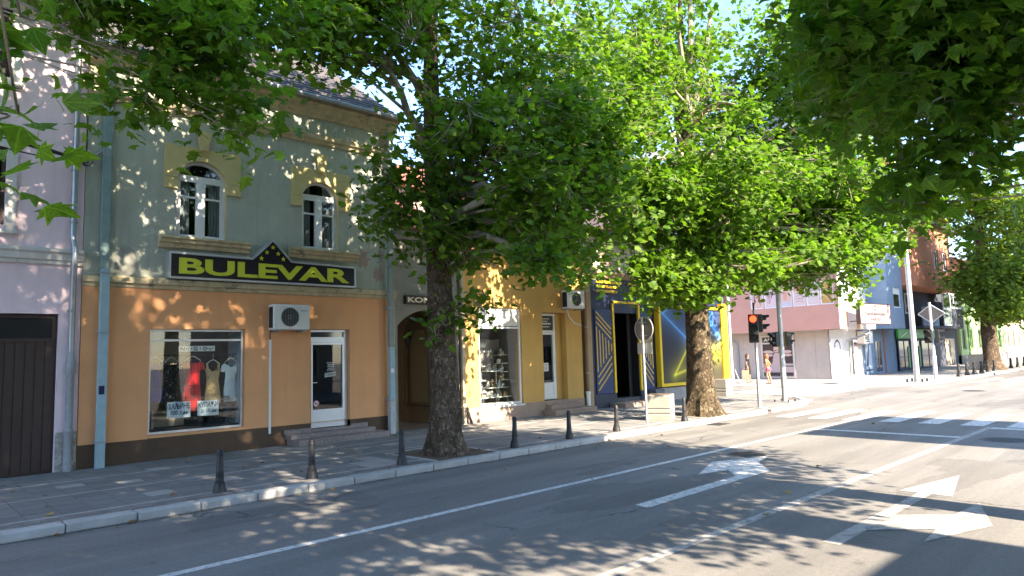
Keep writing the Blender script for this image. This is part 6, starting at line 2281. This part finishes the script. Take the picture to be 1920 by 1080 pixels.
# ================================================================ trees
def leaf_material(name, dark, bright, trans, hue=0.0):
    m = bpy.data.materials.new(name)
    m.use_nodes = True
    nt = m.node_tree
    N, L = nt.nodes, nt.links
    N.remove(N['Principled BSDF'])
    at = N.new('ShaderNodeAttribute')
    at.attribute_name = 'tint'
    mx = N.new('ShaderNodeMix')
    mx.data_type = 'RGBA'
    mx.inputs[6].default_value = (*dark, 1)
    mx.inputs[7].default_value = (*bright, 1)
    L.new(at.outputs['Fac'], mx.inputs[0])
    lu = N.new('ShaderNodeAttribute')
    lu.attribute_name = 'leafxy'
    sx = N.new('ShaderNodeSeparateXYZ')
    L.new(lu.outputs['Vector'], sx.inputs[0])

    def mth(op, a, b_=None):
        q = N.new('ShaderNodeMath')
        q.operation = op
        for k, v in enumerate((a, b_)):
            if v is None:
                continue
            if isinstance(v, (int, float)):
                q.inputs[k].default_value = v
            else:
                L.new(v, q.inputs[k])
        return q.outputs[0]
    ax_ = mth('ABSOLUTE', sx.outputs[0])
    d1 = ax_
    d2 = mth('ABSOLUTE', mth('SUBTRACT', mth('MULTIPLY', ax_, .67), mth('MULTIPLY', sx.outputs[1], .74)))
    d3 = mth('ABSOLUTE', mth('SUBTRACT', mth('MULTIPLY', ax_, .19), mth('MULTIPLY', sx.outputs[1], .98)))
    dm_ = mth('MINIMUM', d1, mth('MINIMUM', d2, d3))
    vr = N.new('ShaderNodeMapRange')
    vr.inputs[1].default_value = .012
    vr.inputs[2].default_value = .035
    vr.inputs[3].default_value = 1.55
    vr.inputs[4].default_value = 1.0
    L.new(dm_, vr.inputs[0])
    nzl = N.new('ShaderNodeTexNoise')
    nzl.inputs['Scale'].default_value = 9.0
    nzl.inputs['Detail'].default_value = 4
    tco = N.new('ShaderNodeTexCoord')
    L.new(tco.outputs['Object'], nzl.inputs['Vector'])
    blo = N.new('ShaderNodeMapRange')
    blo.inputs[1].default_value = .3
    blo.inputs[2].default_value = .7
    blo.inputs[3].default_value = .72
    blo.inputs[4].default_value = 1.25
    L.new(nzl.outputs['Fac'], blo.inputs[0])
    vs_ = N.new('ShaderNodeVectorMath')
    vs_.operation = 'SCALE'
    L.new(mx.outputs[2], vs_.inputs[0])
    L.new(mth('MULTIPLY', vr.outputs[0], blo.outputs[0]), vs_.inputs['Scale'])
    pr = N.new('ShaderNodeBsdfPrincipled')
    pr.inputs['Roughness'].default_value = 0.5
    pr.inputs['Specular IOR Level'].default_value = 0.22
    L.new(vs_.outputs[0], pr.inputs['Base Color'])
    tr = N.new('ShaderNodeBsdfTranslucent')
    m2 = N.new('ShaderNodeMix')
    m2.data_type = 'RGBA'
    m2.blend_type = 'MULTIPLY'
    m2.inputs[0].default_value = 1.0
    m2.inputs[7].default_value = (*trans, 1)
    L.new(vs_.outputs[0], m2.inputs[6])
    L.new(m2.outputs[2], tr.inputs[0])
    ad = N.new('ShaderNodeMixShader')
    ad.inputs[0].default_value = 0.47
    L.new(pr.outputs[0], ad.inputs[1])
    L.new(tr.outputs[0], ad.inputs[2])
    L.new(ad.outputs[0], N['Material Output'].inputs[0])
    return m


M_leaf = leaf_material('plane_leaf', (.046, .115, .014), (.145, .230, .022), (1.55, 1.75, .6))
M_leaf_far = leaf_material('plane_leaf_far', (.055, .11, .018), (.15, .21, .028), (1.7, 1.7, .7))
M_bark = bark('plane_bark', (.066, .045, .030), (.150, .106, .072), (.27, .225, .17), 27.0, .13)
M_bark_pale = mat('plane_bark_pale', (.30, .26, .19), .9, .25, 3.0, .6, 22, stain=(.16, .12, .085), stain_scale=3.2, stain_cut=.52)

M_bark_flaking = bark('plane_bark_flaking', (.040, .029, .018), (.100, .073, .044), (.19, .15, .095), 22.0, .20)
LEAF_A = np.array([(0, 0, 0), (.17, .03, -.02), (.47, .09, -.07), (.32, .27, -.03), (.58, .50, -.10), (.27, .50, -.03), (.20, .68, -.03), (0, 1.0, -.12),
                   (-.20, .68, -.03), (-.27, .50, -.03), (-.58, .50, -.10), (-.32, .27, -.03), (-.47, .09, -.07), (-.17, .03, -.02), (0, .33, .02)])
LEAF_A_F = [(14, i, (i + 1) % 14) for i in range(14)]
LEAF_B = np.array([(0, 0, 0), (.45, .10, -.06), (.27, .33, -.02), (.55, .52, -.08), (0, 1.0, -.10), (-.55, .52, -.08), (-.27, .33, -.02), (-.45, .10, -.06), (0, .34, .03)])
LEAF_B_F = [(8, i, (i + 1) % 8) for i in range(8)]


def norm(a):
    return a / (np.linalg.norm(a, axis=-1, keepdims=True) + 1e-9)


def tree(name, label, group, base, trunk, blobs, leaf_size, seed, kind='B', flare=1.0, bark=M_bark, bark2=M_bark_pale, material=M_leaf, pick=0, per=13, twigs=True, cut=None, limb_r=.11, extra=()):
    """trunk: (x,y,z,r); blobs: (cx,cy,cz,rx,ry,rz,number of leaf sprays, start height on the trunk)"""
    R = np.random.RandomState(seed)
    rr = random.Random(seed)
    t = thing(name, label, 'tree', base, group)
    TP = np.array([p[:3] for p in trunk], float)
    TR = np.array([p[3] for p in trunk], float)

    def at_h(z):
        return np.array([np.interp(z, TP[:, 2], TP[:, 0]), np.interp(z, TP[:, 2], TP[:, 1]), z]), float(np.interp(z, TP[:, 2], TR))
    # trunk with root flare and lumpy bark
    zs = np.concatenate([np.linspace(TP[0, 2], TP[0, 2] + 1.0, 9), np.linspace(TP[0, 2] + 1.2, TP[-1, 2], 26)])
    path = []
    for z in zs:
        p, r = at_h(z)
        h = z - TP[0, 2]
        path.append((*p, r * (1 + .60 * flare * math.exp(-h / .36))))
    ph = [rr.uniform(0, 6.28) for _ in range(8)]

    def wob(i, k):
        h = zs[i] - TP[0, 2]
        a = 2 * math.pi * k / 22
        return 1 + (.14 * math.exp(-h / .45) * math.sin(5 * a + ph[0]) + .10 * math.exp(-h / .3) * math.sin(8 * a + ph[1])) * flare + .035 * math.sin(3 * a + h * 1.7 + ph[2]) + .03 * math.sin(7 * a - h * 3.1 + ph[3]) + .02 * math.sin(11 * a + h * 9 + ph[4])
    mtr = MB().tube(path, 22, wob=wob)
    mtr.build('trunk', bark, t, smooth=True)
    limbs = MB()
    C, D = [], []
    for bi, bl in enumerate(blobs):
        cx, cy, cz, rx, ry, rz, n, h0 = bl
        s, r = at_h(min(max(2.4, h0 + rr.uniform(-.7, .7)) if n > 30 else h0, TP[-1, 2]))
        c = np.array([cx, cy, cz])
        r0 = max(.03, min(r * .55, limb_r)) if n > 12 else .018
        mid = (s + c) / 2 + np.array([0, 0, .12 * np.linalg.norm(c - s)]) + R.normal(0, .11, 3) * np.linalg.norm(c - s)
        mp = []
        for k in range(8):
            q = k / 7
            p = (1 - q) ** 2 * s + 2 * q * (1 - q) * mid + q * q * c + (R.normal(0, .05, 3) if 0 < k < 7 else 0)
            mp.append((*p, r0 * (1 - .75 * q)))
        limbs.tube(mp, 7, cap=True)
        # sprays: points in the ellipsoid, thinner towards the middle
        d = norm(R.normal(0, 1, (n, 3)))
        q = R.uniform(0, 1, n) ** .42
        P = c + d * q[:, None] * np.array([rx, ry, rz])
        # lumpy outline
        lump = 1 + .22 * np.sin(3.1 * d[:, 0] + 2.3 * bi) * np.cos(2.7 * d[:, 2] + bi) + .14 * np.sin(6.3 * d[:, 1] + 4 * d[:, 2])
        P = c + (P - c) * lump[:, None]
        # sub-branches
        nb = max(4, n // 22)
        ends = P[R.permutation(n)[:nb]]
        bps = []
        for e in ends:
            k0 = R.randint(2, 8)
            a = np.array(mp[k0][:3])
            md = (a + e) / 2 + R.normal(0, .12, 3)
            bp = [(1 - q_) ** 2 * a + 2 * q_ * (1 - q_) * md + q_ * q_ * e for q_ in np.linspace(0, 1, 5)]
            limbs.tube([(*p, max(.008, mp[k0][3] * .55 * (1 - .8 * i / 4))) for i, p in enumerate(bp)], 5, cap=False)
            bps += bp
        bps = np.array(bps + [np.array(p[:3]) for p in mp])
        if twigs:
            for p in P:
                j = np.argmin(((bps - p) ** 2).sum(1))
                a = bps[j]
                md = (a + p) / 2 + R.normal(0, .06, 3)
                limbs.tube([(*a, .010), (*md, .007), (*p, .004)], 3, cap=False)
                D.append(norm((p - a)[None])[0])
        else:
            D += list(norm(P - c))
        C.append(P)
    for e_ in extra:
        limbs.tube(e_, 8)
    limbs.build('branches', bark2, t, recalc=False, smooth=True)
    C = np.concatenate(C)
    D = np.array(D)
    n = len(C)
    k = R.randint(int(per * .6), int(per * 1.5), n)
    idx = np.repeat(np.arange(n), k)
    N_ = len(idx)
    spread = leaf_size * 1.35
    off = R.normal(0, 1, (N_, 3)) * np.array([spread, spread, spread * .75]) - D[idx] * (R.uniform(0, 2.2 * spread, N_))[:, None]
    pos = C[idx] + off
    size = leaf_size * R.uniform(.55, 1.25, N_)
    nrm = norm(np.array([0, 0, 1.0]) + R.normal(0, .62, (N_, 3)) + np.array([0, -.25, 0]))
    tip = norm(norm(off) * .8 + D[idx] * .5 + np.array([0, 0, -.55]) + R.normal(0, .45, (N_, 3)))
    tip = norm(tip - nrm * (tip * nrm).sum(1, keepdims=True))
    side = np.cross(tip, nrm)
    ctint = R.beta(1.6, 2.2, n)
    wid, curl, skew = R.uniform(.78, 1.18, N_), R.normal(1.1, 1.0, N_), R.normal(0, .13, N_)
    tint = np.clip(ctint[idx] * .6 + R.uniform(0, .5, N_), 0, 1)
    if cut is not None:
        ok = cut(pos)
        pos, size, nrm, tip, side, tint, wid, curl, skew = [a[ok] for a in (pos, size, nrm, tip, side, tint, wid, curl, skew)]
        N_ = len(pos)
    # leaves that show largest become pieces of their own
    rel = pos - CAM
    w = rel @ CF
    sx, sy = 960 + 1290 * (rel @ CR) / np.maximum(w, .01), 540 - 1290 * (rel @ CU) / np.maximum(w, .01)
    vis = (w > .5) & (sx > 0) & (sx < 1920) & (sy > 0) & (sy < 1080)
    score = np.where(vis, size / np.maximum(w, .1), 0)
    sel = np.argsort(-score)[:pick]
    sel = sel[score[sel] > 0]
    T, F = (LEAF_A, LEAF_A_F) if kind == 'A' else (LEAF_B, LEAF_B_F)
    keep = np.ones(N_, bool)
    keep[sel] = False

    def mesh_of(p, s, nn, tt, ss, ti, wi, cu, sk, nm):
        K = len(T)
        V = p[:, None, :] + s[:, None, None] * ((T[None, :, 0:1] * wi[:, None, None] + sk[:, None, None] * T[None, :, 1:2] ** 2) * ss[:, None, :] + T[None, :, 1:2] * tt[:, None, :] + T[None, :, 2:3] * cu[:, None, None] * nn[:, None, :])
        V = V.reshape(-1, 3) - np.array(base)
        Fi = (np.array(F)[None] + (np.arange(len(p)) * K)[:, None, None]).reshape(-1, 3)
        me = bpy.data.meshes.new(nm)
        me.vertices.add(len(V))
        me.vertices.foreach_set('co', V.astype(np.float32).ravel())
        me.loops.add(Fi.size)
        me.loops.foreach_set('vertex_index', Fi.astype(np.int32).ravel())
        me.polygons.add(len(Fi))
        me.polygons.foreach_set('loop_start', np.arange(0, Fi.size, 3, dtype=np.int32))
        me.polygons.foreach_set('loop_total', np.full(len(Fi), 3, np.int32))
        me.update(calc_edges=True)
        a = me.attributes.new('tint', 'FLOAT', 'POINT')
        a.data.foreach_set('value', np.repeat(ti, K).astype(np.float32))
        a = me.attributes.new('leafxy', 'FLOAT_VECTOR', 'POINT')
        a.data.foreach_set('vector', np.tile(T.astype(np.float32), (len(p), 1)).ravel())
        me.materials.append(material)
        return me
    cm = mesh_of(pos[keep], size[keep], nrm[keep], tip[keep], side[keep], tint[keep], wid[keep], curl[keep], skew[keep], 'crown')
    co = bpy.data.objects.new('crown', cm)
    COL.objects.link(co)
    co.parent = t
    WL[co.name] = base
    co['kind'] = 'stuff'
    if len(sel):
        var = []
        for q in range(20):
            V = T.copy()
            V[:, 0] = V[:, 0] * R.uniform(.78, 1.18) + R.normal(0, .13) * V[:, 1] ** 2
            V[:, 2] *= R.normal(1.1, 1.0)
            me = bpy.data.meshes.new('leaf')
            me.from_pydata([tuple(v) for v in V], [], F)
            a = me.attributes.new('tint', 'FLOAT', 'POINT')
            a.data.foreach_set('value', np.full(len(T), .1 + .2 * (q // 4), np.float32))
            a = me.attributes.new('leafxy', 'FLOAT_VECTOR', 'POINT')
            a.data.foreach_set('vector', T.astype(np.float32).ravel())
            me.materials.append(material)
            var.append(me)
        for i in sel:
            o = bpy.data.objects.new('leaf', var[4 * min(4, int(tint[i] * 5)) + rr.randrange(4)])
            COL.objects.link(o)
            o.parent = co
            s = size[i]
            X, Y, Zv, p = side[i] * s, tip[i] * s, nrm[i] * s, pos[i] - np.array(base)
            o.matrix_local = Matrix(((X[0], Y[0], Zv[0], p[0]), (X[1], Y[1], Zv[1], p[1]), (X[2], Y[2], Zv[2], p[2]), (0, 0, 0, 1)))
    return t


ROW = 'plane trees along the shop side'
rd = random.Random(21)


def droops(cx, cy, rx, ry, z0, z1, n, x1=99, x0=-99):
    """small sprays hanging out of the crown's edge, so that its outline is ragged"""
    out = []
    while len(out) < n:
        a = rd.uniform(0, 2 * math.pi)
        q = rd.uniform(.8, 1.12)
        x, y, z = cx + rx * q * math.cos(a), cy + ry * q * math.sin(a), rd.uniform(z0, z1)
        if y < 12.0 and x0 < x < x1:
            r = rd.uniform(.3, .65)
            out.append((x, y, z, r * 1.3, r, r * .8, rd.randrange(9, 20), max(3.0, z + rd.uniform(-.2, .9))))
    return out


# first tree, in front of the passage
tree('plane_tree', 'plane tree with a thick dark trunk in front of the passage sign', ROW, (8.95, 11.36, .1),
     [(8.95, 11.36, .08, .315), (8.95, 11.36, .9, .30), (8.93, 11.38, 2.2, .285), (8.90, 11.42, 4.0, .25), (8.86, 11.48, 6.0, .205), (8.84, 11.5, 8.0, .165), (8.85, 11.5, 10.5, .12), (8.9, 11.5, 14, .05)],
     [(10.4, 10.6, 7.4, 2.9, 2.4, 2.6, 340, 5.0), (9.0, 10.2, 6.2, 2.1, 1.8, 1.7, 150, 4.6), (6.7, 11.0, 8.3, 1.7, 1.9, 1.4, 130, 6.4), (8.7, 11.3, 11.6, 4.4, 3.4, 2.9, 620, 9.5),
      (10.9, 10.8, 5.0, 1.8, 1.6, 1.1, 120, 4.2), (8.9, 10.7, 4.7, 1.6, 1.3, 1.0, 110, 3.9), (7.5, 10.9, 5.2, .9, .9, 1.0, 50, 4.2), (12.6, 11.0, 8.6, 2.0, 2.0, 2.4, 260, 7.0), (9.55, 11.05, 3.1, .45, .4, .55, 12, 3.2), (8.6, 11.0, 2.75, .35, .3, .2, 4, 2.9), (12.1, 10.4, 6.0, .9, 1.0, .8, 50, 5.0), (5.7, 10.6, 7.8, 1.2, 1.1, .7, 50, 7.2), (7.3, 10.5, 9.2, 1.6, 1.4, 1.0, 100, 8.2), (11.2, 8.9, 5.3, 1.3, 1.1, .9, 60, 4.6), (11.6, 9.0, 6.8, 1.4, 1.2, 1.2, 75, 5.5), (5.8, 11.1, 9.6, 2.2, 2.0, 1.7, 260, 8.0)] + droops(9.2, 10.6, 3.4, 2.4, 3.7, 7.5, 24, 12.6, 7.6),
     .16, 11, pick=300)
# second tree by the planter
tree('plane_tree', 'plane tree with a stout grey trunk beside the concrete planter', ROW, (18.85, 11.32, .1),
     [(18.85, 11.32, .08, .42), (18.85, 11.32, .9, .40), (18.82, 11.32, 2.2, .375), (18.80, 11.33, 4.0, .33), (18.78, 11.33, 6.5, .30), (18.75, 11.33, 8.6, .27), (18.75, 11.33, 9.6, .33), (18.8, 11.33, 11, .12), (18.85, 11.33, 14, .05)],
     [(18.3, 9.9, 6.6, 2.6, 1.7, 1.9, 340, 5.2), (21.2, 10.4, 6.4, 2.6, 2.0, 1.9, 380, 5.0), (23.6, 10.3, 6.2, 2.2, 1.8, 1.7, 240, 6.0), (16.3, 10.7, 5.9, 2.0, 1.8, 1.5, 230, 5.0), (18.6, 11.9, 12.0, 4.2, 3.0, 2.9, 460, 9.6),
      (18.7, 10.3, 4.7, 2.6, 1.7, .9, 250, 4.2), (15.7, 10.5, 4.1, 1.2, 1.0, .8, 120, 4.0), (17.0, 10.3, 4.0, 1.2, 1.0, .7, 90, 3.9), (21.6, 10.5, 4.6, 1.6, 1.2, .8, 120, 4.1), (22.1, 10.9, 9.4, 2.4, 2.2, 2.2, 300, 8.2), (15.7, 11.0, 9.3, 1.9, 2.0, 2.0, 210, 8.2), (16.7, 11.0, 3.6, .6, .5, .6, 20, 3.4), (24.8, 10.4, 8.2, 1.8, 1.6, 1.5, 150, 8.2), (25.4, 10.0, 6.7, 1.7, 1.5, 1.7, 190, 6.5), (23.6, 10.0, 5.1, 1.7, 1.3, .9, 130, 4.6), (22.0, 7.9, 7.0, 2.2, 1.7, 1.7, 260, 6.0), (24.2, 7.6, 6.6, 1.9, 1.5, 1.4, 190, 6.0), (22.6, 8.2, 9.2, 2.2, 1.9, 1.7, 230, 8.0), (22.8, 7.8, 5.2, 1.7, 1.3, .7, 90, 5.0), (21.6, 8.6, 11.2, 2.4, 2.0, 1.9, 260, 10)] + droops(19.8, 9.9, 4.8, 2.8, 3.8, 8.5, 30),
     .175, 12, pick=300, bark=M_bark_flaking, limb_r=.08,
     extra=[[(18.7, 11.2, 9.3, .13), (18.5, 10.9, 10.6, .10), (18.2, 10.6, 12.6, .07), (18.1, 10.5, 14.5, .04)], [(18.8, 11.2, 9.3, .12), (19.1, 10.8, 10.8, .09), (19.5, 10.6, 13.0, .05)], [(18.7, 11.2, 9.2, .10), (18.0, 10.8, 10.2, .08), (17.2, 10.5, 12.2, .05)], [(18.8, 11.1, 9.2, .09), (19.6, 10.6, 9.9, .07), (20.6, 10.3, 11.0, .04)], [(18.7, 11.1, 9.0, .08), (17.8, 10.6, 9.3, .06), (16.6, 10.4, 9.6, .03)], [(18.8, 11.0, 6.2, .08), (17.9, 10.2, 6.0, .06), (16.2, 9.8, 6.3, .03)]])
# tree to the left, out of view except for its overhanging branches
tree('plane_tree', 'leafy branch of a plane tree hanging in over the two left houses', ROW, (-1.4, 11.3, .1),
     [(-1.4, 11.3, .08, .36), (-1.4, 11.3, 2, .3), (-1.4, 11.3, 6, .22), (-1.4, 11.3, 10, .12), (-1.4, 11.3, 13, .05)],
     [(-.4, 11.3, 10.6, 4.6, 3.4, 3.0, 520, 7), (2.3, 8.9, 6.5, 1.1, .9, .55, 60, 7.4), (3.0, 8.7, 6.0, .9, .7, .50, 50, 8.2), (3.4, 8.5, 5.3, .45, .4, .45, 18, 7.0), (1.0, 10.2, 7.6, 2.0, 1.4, .8, 110, 6), (2.4, 9.0, 5.3, .5, .45, .3, 13, 6.6), (-2.6, 11.2, 6, 2.2, 2.2, 1.6, 160, 5), (3.6, 9.2, 7.0, 1.2, .9, .5, 60, 8.6), (3.4, 11.2, 9.6, 2.0, 2.2, 1.6, 220, 8)],
     .185, 13, 'A', pick=250, limb_r=.035)
NROW = 'plane trees on the near side'
tree('plane_tree', 'dark overhanging foliage of the near plane tree at the upper right', NROW, (10.2, -.35, .1),
     [(10.2, -.35, .08, .36), (10.2, -.35, 2, .30), (10.2, -.35, 6, .24), (10.2, -.35, 10, .18), (10.0, -.35, 17, .05)],
     [(7.2, 1.7, 4.9, 1.5, .9, .8, 190, 3.8), (6.3, 1.3, 4.5, .9, .6, .65, 80, 3.8), (8.5, 2.5, 5.3, 1.4, 1.0, .9, 160, 4.2), (6.8, 2.2, 5.1, .7, .5, .5, 50, 4.2), (6.25, 1.72, 3.5, .22, .2, .5, 12, 3.8), (6.3, 1.35, 3.75, .5, .35, .3, 20, 3.8), (9.4, -.4, 8.4, 4.0, 3.6, 2.6, 860, 6), (9.0, -2.4, 6.0, 3.2, 1.8, 1.6, 240, 4.5), (11.5, 0.3, 6.3, 2.0, 2.2, 1.5, 170, 5), (8.0, 1.6, 7.2, 2.0, 2.0, 1.2, 150, 6), (8.0, -.6, 14.0, 4.0, 3.6, 3.4, 800, 9), (6.9, -2.3, 7.2, 2.8, 1.8, 1.7, 760, 5), (7.0, .3, 7.0, 2.4, 1.6, 1.0, 320, 5.5)],
     .155, 14, 'A', pick=300, per=19, limb_r=.06)


def left_tips(p):
    """keep the high crown, and of the low hanging sprays only the three small ones at the left"""
    small = np.zeros(len(p), bool)
    for c in ((.52, 5.0, 4.30), (.58, 5.2, 3.64), (.52, 5.2, 3.04)):
        small |= ((p - np.array(c)) ** 2).sum(1) < .42 ** 2
    rel = p - CAM
    el = rel[:, 2] / np.maximum(np.hypot(rel[:, 0], rel[:, 1]), .01)
    ahead = rel @ CF > 0
    return small | ~ahead | (el > .75)


tree('plane_tree', 'near plane tree at the left whose leaf tips enter at the left edge', NROW, (-1.5, -.6, .1),
     [(-1.5, -.6, .08, .36), (-1.5, -.6, 2, .30), (-1.5, -.6, 6, .24), (-1.5, -.6, 10, .18), (-1.2, -.6, 17, .05)],
     [(-1.0, .0, 8.8, 4.4, 4.2, 2.6, 800, 6), (1.8, .0, 7.4, 3.4, 3.0, 1.9, 480, 5), (-1.5, 2.5, 7.8, 3.0, 2.4, 1.6, 240, 5.5), (.52, 5.0, 4.30, .22, .3, .12, 3, 5.2), (.58, 5.2, 3.64, .2, .3, .12, 4, 5.2), (.52, 5.2, 3.04, .12, .2, .08, 2, 4.8), (.6, -.4, 14.2, 5.0, 3.8, 3.4, 1000, 10), (4.4, -.6, 11.5, 3.0, 3.2, 3.2, 560, 8), (2.2, -1.7, 6.2, 3.6, 1.9, 1.5, 230, 5)],
     .20, 15, 'A', pick=60, cut=left_tips)
tree('plane_tree', 'far plane tree beside the white planter down the street', 'plane trees down the street', (57.8, 11.7, .1),
     [(57.8, 11.7, .08, .55), (57.8, 11.7, 2, .48), (57.8, 11.7, 6, .38), (57.8, 11.7, 12, .2), (57.8, 11.7, 16, .06)],
     [(57.6, 11.2, 6.5, 4.6, 3.2, 2.6, 330, 4), (61, 11.0, 7.5, 4.4, 3.2, 3.0, 260, 5), (57.5, 11.4, 12, 5.0, 4.0, 3.8, 340, 9), (56.0, 10.8, 4.3, 2.4, 1.6, .9, 80, 3.6), (60.5, 10.8, 4.2, 2.6, 1.6, 1.0, 90, 3.6)],
     .30, 16, 'B', material=M_leaf_far, twigs=False, bark2=M_bark, per=12)
tree('plane_tree', 'farthest plane tree down the street behind the white planter tree', 'plane trees down the street', (73, 11.8, .1),
     [(73, 11.8, .08, .5), (73, 11.8, 4, .4), (73, 11.8, 14, .1)],
     [(73, 11.3, 7, 5, 3.4, 3.4, 330, 4), (73, 11.4, 12.5, 5, 4, 4, 300, 9), (86, 11.5, 9, 6, 4, 6, 330, 9)],
     .36, 17, 'B', material=M_leaf_far, twigs=False, bark2=M_bark, per=11)
for i, (x, s) in enumerate(((51.5, 18), (62.0, 19))):
    tree('plane_tree', ('plane tree on the near side just beyond the junction', 'second plane tree on the near side beyond the junction')[i], NROW, (x, -.2, .1),
         [(x, -.2, .08, .46), (x, -.2, 4, .4), (x, -.2, 19, .1)], [(x, -.2, 15, 5.5, 4.4, 6.0, 1100, 9)], .30, s, 'B', material=M_leaf_far, twigs=False, bark2=M_bark, per=11)

# fallen leaves on the pavement and road
fl_mats = [mat('dry_leaf_%d' % i, c, .9, .2, 20) for i, c in enumerate(((.28, .13, .035), (.20, .10, .04), (.34, .21, .06)))]
var = []
for q in range(3):
    T = LEAF_A.copy()
    T[:, 2] = np.abs(T[:, 0]) * .45 + .25 * (T[:, 1] - .4) ** 2 + .02
    me = bpy.data.meshes.new('fallen_leaf')
    me.from_pydata([tuple(v) for v in T], [], LEAF_A_F)
    me.materials.append(fl_mats[q])
    var.append(me)
rl = random.Random(5)
spots = [(rl.uniform(2, 13), rl.uniform(11.0, 15.2), .125) for _ in range(34)] + [(rl.uniform(1.5, 14), 10.33 + rl.uniform(-.12, .08), .006) for _ in range(10)] + [(rl.uniform(3, 20), rl.uniform(3, 10), .006) for _ in range(9)] + [(8.0 + rl.random() * 2, 10.8 + rl.random() * 1.5, .14) for _ in range(6)]
for (x, y, z) in spots:
    o = bpy.data.objects.new('fallen_leaf', var[rl.randrange(3)])
    COL.objects.link(o)
    s = rl.uniform(.06, .13)
    o.scale = (s, s, s)
    o.location = (x, y, z)
    o.rotation_euler = (rl.uniform(-.3, .3), rl.uniform(-.3, .3), rl.uniform(0, 6.28))
    tag(o, 'dry brown leaf lying on the pavement' if z > .1 else 'dry brown leaf lying on the road', 'leaf', 'fallen leaves on the pavement' if z > .1 else 'fallen leaves on the road')
